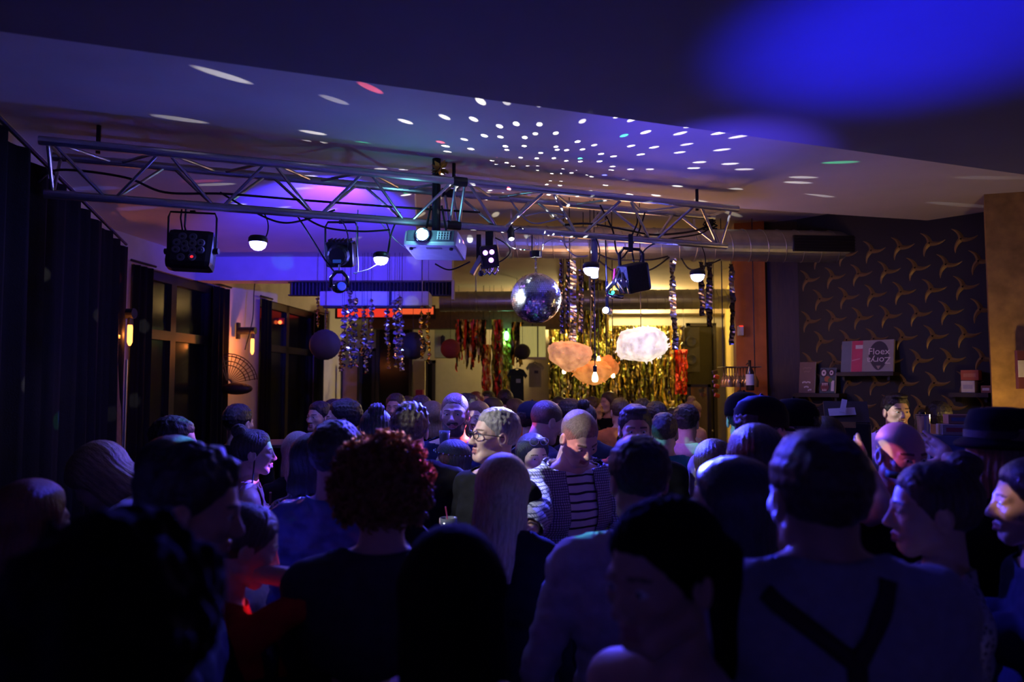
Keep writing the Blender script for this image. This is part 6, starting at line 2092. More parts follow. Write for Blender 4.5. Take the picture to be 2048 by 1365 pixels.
    if over:
        X = lambda c_: ((c_ - hip) @ Lm)
        long_sl = ((lab == 'armU')) | ((lab == 'armF') & (tF < 0.95))
        om = ((lab == 'torso') & (zr < nl - 0.004)) | long_sl | ((lab == 'leg') & (v[:, 2] > 0.47 * H))
        garment('overshirt', om, CL[over], 0.022, wrinkle * 1.2, lambda c_: ~((np.abs(X(c_)[:, 0]) < open_front * (1 + 0.0 * c_[:, 0])) & (X(c_)[:, 1] > 0.0) & (X(c_)[:, 2] + hip[2] < 0.84 * H)))
    # ---- hair, eyes
    HM4 = Matrix([[*(Hm[i] * hs), chin[i]] for i in range(3)] + [[0, 0, 0, 1]])
    T['_h'] = 0
    if hair:
        ho = link('hair', hair_mesh(hair, HC_[hcol]), T)
        ho.matrix_basis = HM4 @ Matrix.Translation((0, -0.014, 0.138)) @ Matrix.Scale(hairscale, 4) @ Matrix.Translation((0, 0.014, -0.138))
    if eyes:
        for s in (-1, 1):
            eo = link('eye', EYE_ME, T)
            eo.matrix_basis = HM4 @ Matrix.Translation((s * 0.031, 0.0735, 0.109))
    del T['_h']
    info = dict(T=T, HM=HM4, H=H, chin=chin, Hm=Hm, hs=hs, shirt=SH, v=v, up=up, Lm=Lm, sw=sw, hands=[(h[0], h[1], h[2]) for h in handpose], hip=hip)
    PEOPLE.append(info)
    return info
em = MB(); em.sphere((0, 0, 0), 0.0135, 12, 8); em.cur = 1; em.sphere((0, 0.0085, 0), 0.0062, 10, 6)
EYE_ME = em.mesh('eye', [M_eye, M_iris], True)

def head_part(info, mb, name, m, smooth=True):
    o = mb.build(name, m, info['T'], smooth=smooth)
    o.matrix_basis = info['HM']
    return o
def glasses(info, m, z=0.110, up_=False):
    g = MB()
    if up_:
        y0, zc = 0.072, 0.205
    else:
        y0, zc = 0.100, z
    for s in (-1, 1):
        g.tube([(s * 0.032 + 0.026 * math.cos(a), y0 - 0.004 * (1 if math.cos(a) * s > 0 else 0), zc + (0.017 if not up_ else 0.021) * math.sin(a) ) for a in [2 * math.pi * i / 16 for i in range(16)]], 0.0022, 5, True)
        g.tube([(s * 0.058, y0 - 0.004, zc + 0.004), (s * 0.076, y0 - 0.04, zc + 0.004), (s * 0.083, y0 - 0.11, zc - (0.002 if not up_ else 0.02))], 0.002, 5)
    g.tube([(-0.007, y0, zc + 0.006), (0, y0 + 0.003, zc + 0.009), (0.007, y0, zc + 0.006)], 0.002, 5)
    head_part(info, g, 'glasses' if not up_ else 'sunglasses', m)
def cap_hat(info, m, brim=True, mb_yaw=0):
    t_ = MB()
    prof = [(0.094, 0.128), (0.096, 0.150), (0.093, 0.185), (0.078, 0.218), (0.045, 0.240), (0.004, 0.246)]
    t_.lathe(prof, (0, -0.012, 0), 24)
    t_.v = [(x, (y + 0.012) * 1.14 - 0.012, z - 0.10 * (y + 0.012) * 0.0) for x, y, z in t_.v]
    head_part(info, t_, 'cap_crown', m)
    if brim:
        b_ = MB(); vs = []; n = 14
        for i in range(n + 1):
            a = math.pi * (0.06 + 0.88 * i / n)
            for r_, zz in ((0.094, 0.137), (0.168, 0.125)):
                x, y = math.cos(a) * (0.090 if r_ < 0.1 else 0.088), math.sin(a) * r_ * 1.08
                vs.append((x, y - 0.008, zz - abs(x) * 0.10))
        k = len(vs)
        fs = [(2 * i, 2 * i + 1, 2 * i + 3, 2 * i + 2) for i in range(n)]
        b_.add(vs, fs)
        o = head_part(info, b_, 'cap_brim', m)
        s_ = o.modifiers.new('thickness', 'SOLIDIFY'); s_.thickness = 0.004
    k_ = MB(); k_.sphere((0, -0.012, 0.246), 0.007, 8, 6); head_part(info, k_, 'cap_button', m)
# ------------------------------------------------------------------ the crowd, nearest first
def bvh_of(info):
    o = info['shirt']
    return BVHTree.FromPolygons([v.co for v in o.data.vertices], [tuple(p.vertices) for p in o.data.polygons])
def ribbon(info, path, width, name, m, back=True, lift=0.006):
    """strip laid on the shirt: path of (x, z) in figure space"""
    bv = bvh_of(info)
    sg = -1 if back else 1
    P3 = []
    dense = []
    for i in range(len(path) - 1):
        for k in range(8):
            t = k / 8
            dense.append((path[i][0] + (path[i + 1][0] - path[i][0]) * t, path[i][1] + (path[i + 1][1] - path[i][1]) * t))
    dense.append(path[-1])
    vs = []
    for i, (x, z) in enumerate(dense):
        a = dense[max(i - 1, 0)]; b = dense[min(i + 1, len(dense) - 1)]
        d = V((b[0] - a[0], 0, b[1] - a[1])).normalized()
        s = V((d.z, 0, -d.x)) * width / 2
        for e in (-1, 1):
            x2, z2 = x + s.x * e, z + s.z * e
            hit = bv.ray_cast(V((x2, sg * 1.0, z2)), V((0, -sg, 0)))
            y = hit[0].y if hit[0] is not None else bv.find_nearest(V((x2, sg * 0.05, z2)))[0].y
            vs.append((x2, y + sg * lift, z2))
    mb = MB(); mb.add(vs, [(2 * i, 2 * i + 1, 2 * i + 3, 2 * i + 2) for i in range(len(dense) - 1)])
    o = mb.build(name, m, info['T'], smooth=True)
    s_ = o.modifiers.new('thickness', 'SOLIDIFY'); s_.thickness = 0.003; s_.offset = 0
    return o
FINE = 0.0125
# F1 man in braces
p = person('man seen from behind in a pale t-shirt with crossed dark braces, nearest on the right', 1636, 868, 1.42, 2, 'm', 'crop', 'brown', 'tan', 'grey', 'short', 'denim', res=FINE, eyes=False,
           bulk=1.05, drop=0.024, head=(4, 2, 0), armL=(10, 14, 25), armR=(10, 16, 25), wrinkle=0.006)
H = p['H']
jx, jz = 0.006 * H, 0.760 * H
M_brace = mat('brace_webbing', (0.035, 0.02, 0.018), 0.7, bump=0.3, bscale=200)
ribbon(p, [(-0.076 * H, 0.826 * H), (-0.066 * H, 0.815 * H), (-0.030 * H, 0.788 * H), (jx, jz)], 0.032, 'brace_strap', M_brace)
ribbon(p, [(0.046 * H, 0.836 * H), (0.041 * H, 0.818 * H), (0.026 * H, 0.788 * H), (jx, jz)], 0.032, 'brace_strap', M_brace)
ribbon(p, [(jx, jz + 0.01), (jx, 0.54 * H)], 0.038, 'brace_strap', M_brace)
# F2 dark woman in profile
person('dark-haired woman in deep shadow turned left, nearest in the centre right', 1318, 1010, 1.22, 118, 'f', 'ponytail', 'matte', 'tan', 'black', 'none', 'denim', res=FINE, head=(8, 8, 0), neckline=0.03, hairscale=1.04)
# F3 dark long hair
person('woman seen from behind with long dark hair, nearest at the bottom centre', 905, 1072, 1.32, -8, 'f', 'long', 'matte', 'fair', 'black', 'none', 'denim', res=FINE, eyes=False, neckline=0.03, hairscale=1.06)
# F4 curly
person('person with a big curly ginger afro seen from behind in a dark jacket', 767, 908, 1.95, -4, 'm', 'afro', 'ginger', 'fair', 'charcoal', 'long', 'denim', res=FINE, eyes=False, bulk=1.02, armL=(20, 10, 40), armR=(16, 12, 30), headscale=0.98, wrinkle=0.005, hairscale=0.93)
# F5 left dark man, F5b bushy hair
person('dark-haired man in profile facing right at the left foreground', 402, 905, 1.60, -75, 'm', 'tuft', 'black', 'tan', 'black', 'long', 'denim', res=FINE, head=(0, 14, 0), armL=(30, 5, 70), armR=(20, 5, 75))
person('person with bushy dark hair seen from behind, nearest at the lower left corner', 240, 1092, 0.90, -14, 'f', 'bushy', 'matte', 'tan', 'black', 'long', 'denim', res=FINE, eyes=False, head=(0, 6, 0))
# F6 reddish hair, far left
person('person with short reddish hair at the far left edge seen from behind', 62, 968, 2.05, -20, 'f', 'bob', 'red', 'fair', 'black', 'long', 'denim', eyes=False, res=FINE)
# F7 bending blonde
person('blonde woman in a pale blue top bending forward at the left', 158, 918, 2.9, 82, 'f', 'long', 'blond', 'fair', 'white', 'short', 'denim', lean=50, res=FINE, head=(0, 8, 0), neckline=0.015, armL=(20, 5, 30), armR=(20, 5, 30), eyes=False)
# F8 red jumper
p8 = person('person in a red jumper holding a phone between the left foreground heads', 512, 1015, 2.05, -60, 'f', 'ponytail', 'brown', 'fair', 'red', 'elbow', 'denim', res=FINE, armL=(120, 10, 132, 60), armR=(20, 10, 60), head=(0, 20, 0), hands=('relaxed', 'grip'))
# F9 right profile woman with patterned tee
person('woman in a speckled t-shirt in profile facing left behind the man in braces', 1868, 930, 1.85, 74, 'f', 'bun', 'brown', 'fair', 'speckle', 'short', 'denim', res=FINE, head=(0, 2, 0), armL=(8, 8, 30), armR=(8, 8, 30))
# F10 hat + edge face
p = person('tall person with long hair and a wide black hat at the right edge', 2004, 828, 2.4, 25, 'm', 'long', 'lightbrown', 'fair', 'black', 'long', 'denim', res=FINE, eyes=False)
ht = MB(); ht.lathe([(0.128, 0.120), (0.135, 0.128), (0.128, 0.138), (0.103, 0.150), (0.100, 0.20), (0.085, 0.238), (0.03, 0.246), (0.004, 0.244)], (0, -0.012, 0), 30)
head_part(p, ht, 'wide_brim_hat', CL['black'])
bd = MB(); bd.lathe([(0.1055, 0.152), (0.1045, 0.175)], (0, -0.012, 0), 30, caps=False); head_part(p, bd, 'hat_band', M_brace)
person('dark-haired woman in profile cut by the right picture edge', 2074, 925, 2.0, 68, 'f', 'long', 'black', 'fair', 'navy', 'long', 'denim', res=FINE)
# F11 silhouette with pale shirt
person('dark-haired man seen from behind in a pale loose t-shirt in the centre', 1276, 880, 2.15, 6, 'm', 'short', 'black', 'tan', 'pale', 'elbow', 'denim', res=FINE, eyes=False, bulk=1.05, armL=(6, 10, 15), armR=(4, 17, 12), wrinkle=0.007, head=(6, 4, 0))
# F12 dark woman w blue crown
person('dark-haired woman turned left with blue light on her crown behind the man in braces', 1466, 925, 1.78, 60, 'f', 'long', 'black', 'tan', 'blue', 'short', 'denim', res=FINE, head=(5, 2, 0))
person('person with shoulder-length dark hair directly left of the man in braces', 1512, 856, 2.45, 10, 'f', 'bob', 'brown', 'fair', 'rose', 'long', 'denim', res=FINE, eyes=False)
# M1 glasses man
p = person('man with thin glasses and short hair looking left in white light', 998, 819, 3.3, 128, 'm', 'crop', 'grey', 'fair', 'black', 'long', 'denim', res=FINE, head=(-14, -4, 0), over=None)
glasses(p, mat('wire_frame', (0.05, 0.05, 0.06), 0.3, 0.6), 0.110)
col = MB(); col.lathe([(0.064, -0.055), (0.070, -0.02), (0.066, -0.012)], (0, -0.026, 0), 20, caps=False); head_part(p, col, 'jacket_collar', CL['black'])
# M2 blonde from behind
person('blonde woman with shoulder-length hair seen from behind in a black top', 1012, 916, 2.5, -6, 'f', 'long', 'blond', 'fair', 'black', 'long', 'denim', res=FINE, eyes=False, head=(-6, 4, 6), hairscale=1.02, armR=(80, 0, 24, -60), hands=('relaxed', 'grip'))
# M3 striped man
p3 = person('man in a striped t-shirt and open checked shirt looking down, centre of the dance floor', 1169, 832, 3.4, 212, 'm', 'buzz', 'stubble', 'fair', 'stripes', 'short', 'denim', res=FINE, head=(-6, 32, 4), over='check', lean=4, bulk=0.92,
            armL=(80, 30, 12, -60), armR=(20, 10, 30), open_front=0.085, wrinkle=0.006)
H = p3['H']
wt = p3['hands'][0]
bl = MB(); bl.lathe([(0.034, -0.008), (0.036, 0), (0.034, 0.008)], tuple(wt[0]), 14, tuple(wt[1] @ np.array((0, 0, 1.0))), caps=False); bl.build('wristband', M_brace, p3['T'])
belt = MB(); belt.lathe([(0.125, -0.018), (0.128, 0), (0.125, 0.018)], (0, 0, 0.535 * H), 24, caps=False)
belt.v = [(x * 1.05, y * 0.86, z) for x, y, z in belt.v]; belt.build('belt', M_brace, p3['T'])
# M4 sunglasses woman
p4 = person('woman with sunglasses pushed up on dark hair, white printed tee and black jacket', 1066, 872, 3.95, 200, 'f', 'long', 'black', 'fair', 'white', 'short', 'denim', res=FINE, head=(4, 6, 0), over='black', open_front=0.075, neckline=0.01)
glasses(p4, mat('sunglass_metal', (0.6, 0.6, 0.7), 0.15, 0.9), up_=True)
H = p4['H']
bx = MB(); bx.box((0, 0, 0), (0.20, 0.004, 0.05)); o = bx.build('print_band', mat('print_navy', (0.03, 0.04, 0.3), 0.6), p4['T'], loc=(0, 0.118, 0.705 * H))
bx = MB(); bx.box((0, 0, 0), (0.20, 0.004, 0.035)); o = bx.build('print_band', mat('print_redband', (0.6, 0.05, 0.08), 0.6), p4['T'], loc=(0, 0.112, 0.635 * H))
lettering("LEVI'S", 0.075, mat('print_letters', (0.03, 0.03, 0.16), 0.6), p4['T'], (0, 0.124, 0.668 * H), (math.pi / 2, 0, math.pi), 0.001)
nk = MB(); nk.tube([(math.cos(a) * 0.06, 0.05 + 0.05 * math.sin(a) * 0.6 + 0.03, 0.83 * H - 0.09 * abs(math.sin(a))) for a in [math.pi * i / 12 for i in range(13)]], 0.002, 5); nk.build('necklace', M_chrome, p4['T'])
# M5 headband woman with drink
p5 = person('woman with a dark bob and a beaded headband turned left in a light grey tee', 905, 884, 3.9, 52, 'f', 'bob', 'black', 'fair', 'grey', 'short', 'denim', res=FINE, head=(6, 4, 0), armL=(50, 30, 24), armR=(30, 8, 75), hands=('grip', 'relaxed'))
hb = MB(); hb.lathe([(0.0945, 0.158), (0.0960, 0.163), (0.0945, 0.168)], (0, -0.018, 0), 28, caps=False); hb.v = [(x, (y + .018) * 1.24 - .018, z + 0.18 * (y + .018)) for x, y, z in hb.v]
head_part(p5, hb, 'headband', M_brace)
bd = MB()
for k in range(22):
    a = 2 * math.pi * k / 22
    bd.sphere((0.098 * math.cos(a), 0.098 * 1.24 * math.sin(a) - 0.018, 0.163 + 0.18 * 0.098 * 1.24 * math.sin(a)), 0.005, 6, 4)
head_part(p5, bd, 'headband_beads', mat('bead', (0.5, 0.55, 0.9), 0.15, 0.8))['kind'] = 'stuff'
# M6 heads
person('man with blue and green light on his short hair right of the bun woman', 820, 812, 3.55, 8, 'm', 'tuft', 'brown', 'fair', 'black', 'long', 'denim', res=FINE, eyes=False)
person('woman with dark hair in a bun seen from behind left of the centre', 752, 818, 4.1, 12, 'f', 'bun', 'black', 'fair', 'navy', 'long', 'denim', eyes=False)
# M7 bearded man
p = person('balding bearded man in a dark sweater facing the camera at the centre left', 910, 788, 4.5, 176, 'm', 'buzz', 'stubble', 'fair', 'navy', 'long', 'denim', res=FINE, bulk=1.12, armL=(12, 10, 60), armR=(12, 10, 40))
br_ = Field((-0.09, -0.02, -0.05), (0.09, 0.13, 0.10), 0.005)
br_.cap((-0.03, 0.06, 0.012), (0.03, 0.06, 0.012), 0.030, None, 0.02)
for s in (-1, 1): br_.cap((s * 0.05, 0.03, 0.055), (s * 0.03, 0.06, 0.012), 0.020, 0.026, 0.02)
br_.cap((-0.024, 0.084, 0.056), (0.024, 0.084, 0.056), 0.010, None, 0.012)
br_.ell((0, 0.098, 0.043), (0.020, 0.02, 0.006), 0.004, True)
bv_, bq_ = br_.mesh()
BEARD = {}
def beard(info, col):
    if col not in BEARD: BEARD[col] = np_mesh('beard', bv_, bq_, [HC_[col]])
    o = link('beard', BEARD[col], info['T']); o.matrix_basis = info['HM']
beard(p, 'brown')
# M8 bald man
person('bald man in a black jacket bowing to the right behind the sunglasses woman', 1104, 806, 4.5, -62, 'm', 'buzz', 'brown', 'fair', 'black', 'long', 'denim', res=FINE, head=(0, 18, 0), lean=6, bulk=1.08)
# M9 cap
p = person('person in a dark baseball cap behind the man with glasses', 1064, 808, 5.1, -60, 'm', 'short', 'black', 'fair', 'black', 'long', 'denim'); cap_hat(p, CL['navy'])
# M10 young man facing
person('dark-haired young man facing the camera half hidden behind a dark head', 1270, 814, 3.9, 172, 'm', 'quiff', 'black', 'tan', 'black', 'long', 'denim', res=FINE, head=(6, 6, 0))
# M11 man with teal shirt
person('man with cropped hair and cyan-lit neck in a teal t-shirt seen from behind', 1328, 828, 4.5, -18, 'm', 'crop', 'brown', 'fair', 'teal', 'short', 'denim', res=FINE, eyes=False, bulk=1.05)
person('person in a pink-lit pale shirt behind the man in the teal t-shirt', 1372, 812, 5.1, -30, 'm', 'short', 'black', 'fair', 'pink', 'long', 'denim', eyes=False)
# M13 cap man
p = person('man in a dark cap and bright white t-shirt seen from behind near the bar', 1488, 792, 3.85, -14, 'm', 'short', 'black', 'fair', 'white', 'short', 'denim', res=FINE, eyes=False, bulk=1.08); cap_hat(p, CL['black'])
p = person('man in a navy cap with blue light on its crown turned right', 1522, 802, 2.95, -58, 'm', 'short', 'black', 'fair', 'black', 'long', 'denim', res=FINE, lean=3); cap_hat(p, CL['black'])
p = person('man in a black cap facing left beside the beer tap', 1588, 806, 3.4, 60, 'm', 'short', 'black', 'fair', 'black', 'long', 'denim'); cap_hat(p, CL['black'])
person('woman with brown hair and blue light streaks in front of the white t-shirt', 1428, 884, 3.3, 12, 'f', 'long', 'brown', 'fair', 'black', 'long', 'denim', eyes=False, res=FINE)
# M16 bartender
person('smiling bartender in a grey shirt facing the camera in front of the star wall', 1790, 790, 5.45, 172, 'm', 'quiff', 'black', 'fair', 'greyblue', 'long', 'black', face='s', res=FINE, head=(8, 2, 0))
# M17 bald man with raised hands
p17 = person('bald man with a dark strap across his face raising both hands beside his head', 1802, 846, 2.75, 196, 'm', None, 'brown', 'fair', 'black', 'short', 'denim', res=FINE, head=(-10, 10, 0),
             armL=(110, 20, 132, 15), armR=(110, 0, 132, 0), hands=('open', 'open'))
st = MB()
vs = []
for i in range(13):
    a = R(12 + 156 * i / 12)
    rx, ry = 0.071, 0.092
    x, y = math.cos(a) * rx, math.sin(a) * ry + 0.006
    vs += [(x, y, 0.046 - 0.25 * (x + 0.02) * 0.5), (x, y, 0.071 - 0.25 * (x + 0.02) * 0.5)]
st.add(vs, [(2 * i, 2 * i + 1, 2 * i + 3, 2 * i + 2) for i in range(12)])
o = head_part(p17, st, 'face_strap', mat('dark_green_strap', (0.02, 0.06, 0.03), 0.7)); sd = o.modifiers.new('thickness', 'SOLIDIFY'); sd.thickness = 0.004
# left side
person('man in profile facing right at the left, green light on his forehead', 352, 838, 3.5, -80, 'm', 'short', 'black', 'fair', 'navy', 'long', 'denim', head=(0, 8, 0), res=FINE)
person('person with teal light on wavy hair behind the left foreground man', 346, 880, 2.35, -30, 'f', 'bob', 'black', 'fair', 'floral', 'long', 'denim', eyes=False, res=FINE)
pl = person('woman in a pale sleeveless dress with a belt in profile facing right', 506, 862, 3.75, -72, 'f', 'bun', 'black', 'fair', 'rose', 'none', 'bare', dress=True, res=FINE, head=(0, 2, 0), armL=(6, 6, 18), armR=(10, 6, 20))
H = pl['H']
bt_ = MB(); bt_.lathe([(0.108, -0.02), (0.111, 0), (0.108, 0.02)], (0, 0, 0.60 * H), 24, caps=False); bt_.v = [(x, y * 0.88 + 0.006, z) for x, y, z in bt_.v]; bt_.build('belt', M_brace, pl['T'])
bg = thing('shoulder_bag', at(524, 1078, 3.62), 'small black flap handbag hanging at the hip of the woman in the pale dress', 'bag', R(12))
MB().bevbox((0, 0, 0), (0.085, 0.05, 0.11), 0.012).build('pouch', CL['black'], bg)
MB().bevbox((0, -0.028, 0.016), (0.088, 0.008, 0.075), 0.003).build('flap', M_brace, bg)
MB().tube([(-0.04, 0.0, 0.05), (-0.06, 0.06, 0.25), (-0.05, 0.08, 0.42)], 0.004, 6).build('strap', M_brace, bg)
sc = MB(); sc.box((0, 0, 0), (0.05, 0.012, 0.34)); sc.build('hanging_scarf', CL['brown'], pl['T'], loc=(-0.075, 0.085, 0.70 * H))
person('woman with long pale hair catching blue light at the left of the sequin top', 596, 868, 4.1, 30, 'f', 'xlong', 'grey', 'fair', 'black', 'long', 'denim', eyes=False, res=FINE)
person('woman in a blue sequin top left of the curly-haired person', 628, 872, 3.15, -25, 'f', 'bob', 'black', 'fair', 'sequin', 'short', 'denim', eyes=False, res=FINE, armL=(10, 8, 20), armR=(14, 8, 50))
person('person in a shiny blue satin jacket just behind the curly-haired person', 672, 848, 2.6, -18, 'm', 'short', 'black', 'fair', 'satin', 'long', 'denim', eyes=False, res=FINE, wrinkle=0.009)
person('person in a grey shirt with dark hair behind the satin jacket', 690, 802, 4.6, 100, 'm', 'short', 'black', 'fair', 'greyblue', 'long', 'denim')
person('dark-haired person behind the leaf plant at the left window', 476, 812, 4.9, -20, 'm', 'short', 'black', 'fair', 'black', 'long', 'denim', eyes=False)
# blonde bartender at the back
person('blonde bartender in a pale strap top at the serving counter in the far right', 1390, 804, 8.02, -52, 'f', 'bun', 'blond', 'fair', 'pale', 'none', 'black', head=(0, 18, 0), armL=(30, 8, 70), armR=(30, 8, 70), neckline=0.02, lean=8)
# ---- back rows
rows = [
 (640, 806, 6.0, 150, 'm', 'short', 'black', 'black', 'dark-haired man facing the camera in the back crowd below the large dark lantern'),
 (668, 800, 6.6, -40, 'm', 'crop', 'black', 'charcoal', 'man with cropped hair in the back crowd below the blue foil streamers'),
 (792, 790, 6.8, 170, 'm', 'short', 'brown', 'black', 'man facing the camera in the back crowd left of the bearded man'),
 (815, 795, 7.4, 176, 'f', 'bob', 'brown', 'red', 'woman in dark red facing the camera in the back crowd'),
 (842, 794, 6.2, 30, 'm', 'short', 'brown', 'brown', 'person with brown hair behind the man with blue and green hair light'),
 (864, 806, 5.3, 20, 'f', 'bob', 'lightbrown', 'black', 'woman with light brown hair just left of the bearded man'),
 (934, 790, 6.2, -80, 'm', 'short', 'black', 'orange', 'man in profile directly behind the bearded man on the right'),
 (956, 806, 5.6, 160, 'f', 'long', 'lightbrown', 'black', 'light brown haired woman facing the camera right of the bearded man'),
 (952, 786, 8.2, 178, 'm', 'short', 'red', 'black', 'man with a red-lit face in the far crowd under the dark tinsel'),
 (976, 784, 9.4, 160, 'm', 'short', 'black', 'black', 'man with black hair in the far crowd under the gold tinsel column'),
 (984, 798, 7.0, 120, 'f', 'long', 'black', 'black', 'woman with long black hair turned left above the man with glasses'),
 (1010, 782, 8.6, 30, 'm', 'short', 'black', 'red', 'man in a red shirt seen from behind below the black hanging t-shirt'),
 (1030, 800, 7.5, 60, 'f', 'bob', 'brown', 'orange', 'woman in an orange top behind the man with glasses'),
 (1140, 800, 6.2, -100, 'm', 'short', 'black', 'black', 'dark-haired man in profile behind the bald man'),
 (1118, 796, 7.6, 170, 'f', 'long', 'black', 'black', 'woman with long black hair in the far crowd under the sequin panel'),
 (1168, 808, 5.2, -10, 'f', 'bun', 'black', 'navy', 'woman with a high bun behind the man in the striped t-shirt'),
 (1184, 796, 8.0, -90, 'm', 'short', 'brown', 'black', 'man in profile under the amber cloud lamps'),
 (1218, 786, 8.7, 120, 'f', 'long', 'brown', 'black', 'woman with brown hair turned left under the gold tinsel'),
 (1240, 798, 6.6, 10, 'm', 'crop', 'brown', 'orange', 'man with an orange-lit shirt behind the dark-haired young man'),
 (1285, 800, 6.6, 10, 'm', 'short', 'black', 'black', 'dark head behind the young man facing the camera'),
 (1312, 806, 6.1, 20, 'm', 'short', 'black', 'charcoal', 'dark-haired man behind the man in the teal t-shirt'),
 (1346, 818, 7.2, 170, 'f', 'long', 'black', 'black', 'woman with black hair in front of the far serving counter'),
 (1650, 838, 3.9, 12, 'f', 'xlong', 'black', 'black', 'woman with long black hair in front of the espresso machine'),
 (1876, 806, 5.4, -20, 'm', 'short', 'black', 'black', 'dark figure at the bar behind the steel canister'),
]
for (px, y, Y, yaw, sex, hr, hc, sh, lab) in rows:
    person(lab, px, y, Y, yaw, sex, hr, hc, 'fair', sh, 'long', 'denim', res=0.022 if Y > 5 else 0.017, eyes=(90 < abs(yaw) < 270) and Y < 8)

# ------------------------------------------------------------------ things held
def drink(px, py, Y, label, h=0.12, r=0.036, straw=True, rotz=0):
    c = at(px, py, Y)
    t = thing('drink_cup', c - V((0, 0, h)), label, 'cup')
    MB().lathe([(r * 0.78, 0), (r * 0.8, 0.004), (r, h), (r * 0.96, h), (r * 0.76, 0.008)], (0, 0, 0), 18, caps=False).build('cup', mat('clear_plastic', (0.55, 0.58, 0.68), 0.08, trans=0.75, spec=0.6), t, smooth=True)
    MB().lathe([(r * 0.77, 0.008), (r * 0.93, h * 0.82), (0.003, h * 0.82)], (0, 0, 0), 18).build('liquid', mat('pale_drink', (0.45, 0.42, 0.5), 0.1, trans=0.3), t)
    if straw:
        MB().tube([(0.01, 0, 0.02), (-0.012, 0, h + 0.045)], 0.003, 6).build('straw', mat('red_straw', (0.5, 0.06, 0.1), 0.4), t)
    return t
drink(897, 1036, 3.06, 'clear plastic cup of pale drink with a straw held left of the blonde woman')
drink(884, 1040, 4.50, 'clear plastic cup without a straw held behind the cup with the straw', straw=False)
c = at(893, 858, 4.25)
drink(889, 862, 4.15, 'empty glass held in front of the bearded man', 0.10, 0.032, False)
c = at(536, 1240, 1.95)
t = thing('beer_bottle', c - V((0, 0, 0.2)), 'pale topped bottle standing between the red jumper and the curly-haired person', 'bottle')
MB().lathe([(0.03, 0), (0.031, 0.12), (0.012, 0.17), (0.012, 0.198)], (0, 0, 0), 14).build('glass', mat('green_bottle', (0.02, 0.05, 0.04), 0.12), t, smooth=True)
MB().lathe([(0.014, 0.195), (0.014, 0.206), (0.004, 0.208)], (0, 0, 0), 12).build('cap', mat('cap_cream', (0.5, 0.47, 0.36), 0.5), t)
# phone in the hand of the curly-haired person's neighbour
c = at(828, 1066, 2.3)
t = thing('mobile_phone', c, 'dark mobile phone held low beside the curly hair', 'phone')
MB().bevbox((0, 0, 0), (0.07, 0.009, 0.14), 0.004, Matrix.Rotation(R(-55), 3, 'Y') @ Matrix.Rotation(R(-30), 3, 'X')).build('case', M_blackplastic, t)
MB().box((0, -0.006, 0.001), (0.062, 0.001, 0.125), Matrix.Rotation(R(-55), 3, 'Y') @ Matrix.Rotation(R(-30), 3, 'X')).build('screen', M_glassdark, t)

# ------------------------------------------------------------------ coloured flecks the mirror ball and the added wall spotlight throw on the crowd
BL_, GR_, RD_, WH_, TL_, VI_, PK_ = (0.03, 0.04, 1.0), (0.05, 1.0, 0.3), (1.0, 0.04, 0.07), (1.0, 0.96, 0.88), (0.1, 0.75, 1.0), (0.35, 0.12, 1.0), (1.0, 0.15, 0.5)
ADDED_WALLSPOT = V((-2.14, 2.50, 3.15))
def fleck(px, py, Y, col, radiance, size, src='ball'):
    tg = at(px, py, Y)
    o = BC if src == 'ball' else ADDED_WALLSPOT
    d = (tg - o).normalized()
    o = o + d * ((BR + 0.02) if src == 'ball' else 0.16)
    L = (tg - o).length
    ang = math.degrees(2 * math.atan(size / L))
    light('mirror_ball_fleck' if src == 'ball' else 'added_wall_fleck', 'SPOT', o, radiance * (3.5 if src == 'ball' else 1.5) * L * L * 4 * math.pi, col, None, 0.004, tg, ang, 0.5)
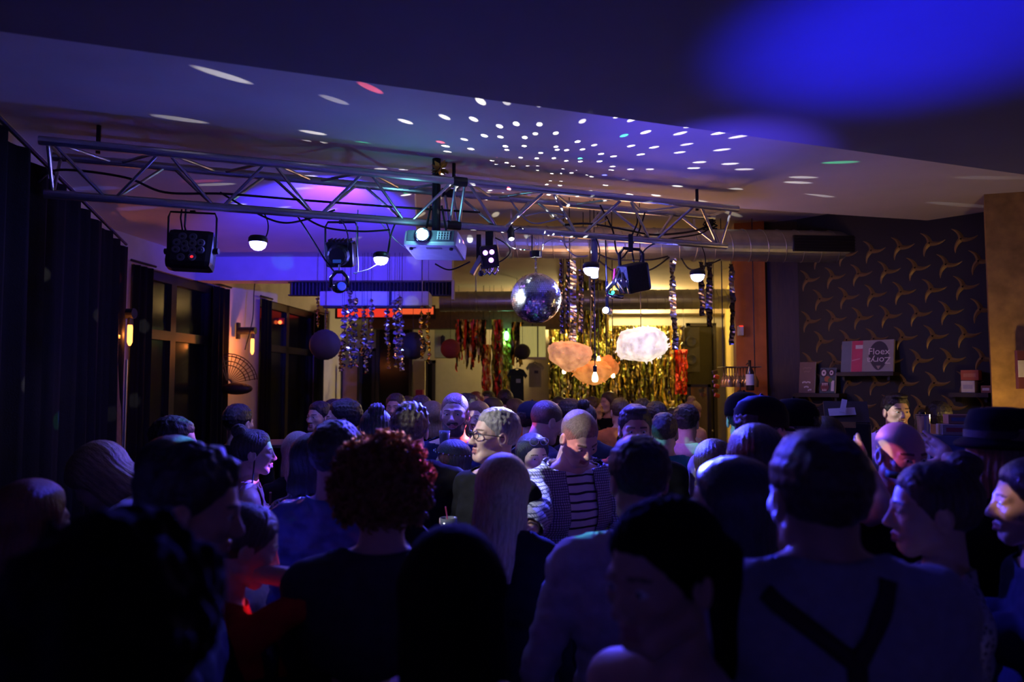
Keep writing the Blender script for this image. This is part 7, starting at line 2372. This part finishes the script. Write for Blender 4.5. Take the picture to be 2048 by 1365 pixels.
for q in ((820, 832, 3.55, BL_, 36, .09), (794, 850, 3.52, GR_, 8, .05), (752, 832, 4.1, BL_, 36, .09), (1512, 812, 2.95, BL_, 22, .08), (1516, 832, 2.95, WH_, .8, .03),
          (1440, 936, 1.75, BL_, 30, .06), (1412, 902, 3.3, BL_, 20, .06), (1748, 880, 5.4, VI_, 3, .14), (1788, 830, 5.4, WH_, .8, .07), (360, 845, 3.5, GR_, 1.0, .05), (362, 868, 3.5, VI_, 1.2, .06),
          (516, 900, 3.75, TL_, .9, .05), (512, 962, 3.75, PK_, 1.6, .08), (545, 968, 3.75, WH_, 2.5, .035), (376, 900, 2.35, TL_, 6, .06), (228, 985, 2.5, WH_, 1.6, .06),
          (290, 1000, 2.4, BL_, 6, .13), (856, 920, 1.95, PK_, 4, .06), (762, 870, 1.95, (1.0, .45, .5), 3, .10), (1182, 1085, 2.15, GR_, 1.0, .07), (1120, 1190, 2.15, BL_, 3, .12), (1788, 1030, 1.85, BL_, 5, .08),
          (658, 955, 2.6, BL_, 10, .10), (500, 1190, 2.05, RD_, 1.3, .12), (622, 960, 3.15, BL_, 12, .12), (70, 850, 4.4, BL_, 3, .10), (48, 860, 4.3, GR_, .5, .06), (600, 930, 4.1, BL_, 3, .15),
          (1795, 862, 2.75, VI_, 2.2, .07), (1732, 925, 2.75, BL_, 4, .08), (910, 830, 4.5, RD_, .25, .12), (450, 1140, 2.0, BL_, 4, .06)):
    fleck(*q)
for q in ((1322, 882, 4.5, TL_, 1.6, .07), (1330, 850, 4.5, BL_, 4, .08), (1462, 880, 3.85, TL_, 1.6, .12), (1142, 885, 3.4, RD_, 1.6, .05), (1072, 855, 4.5, RD_, 1.3, .07), (1788, 915, 2.75, (1.0, .85, .55), 1.8, .05),
          (940, 985, 3.9, PK_, 1.3, .09), (900, 1000, 3.9, BL_, 4, .10), (2025, 1010, 2.0, (1.0, .6, .45), .8, .05), (1070, 905, 3.95, (.75, .95, 1.0), 1.6, .09), (1075, 985, 3.95, (.6, .6, 1.0), 1.8, .10), (1108, 1020, 3.2, WH_, 9.0, .12),
          (1722, 888, 2.7, PK_, 1.2, .05), (1375, 880, 5.1, VI_, 1.5, .14), (1100, 835, 4.5, VI_, 1.2, .08)):
    fleck(*q, src='wall')
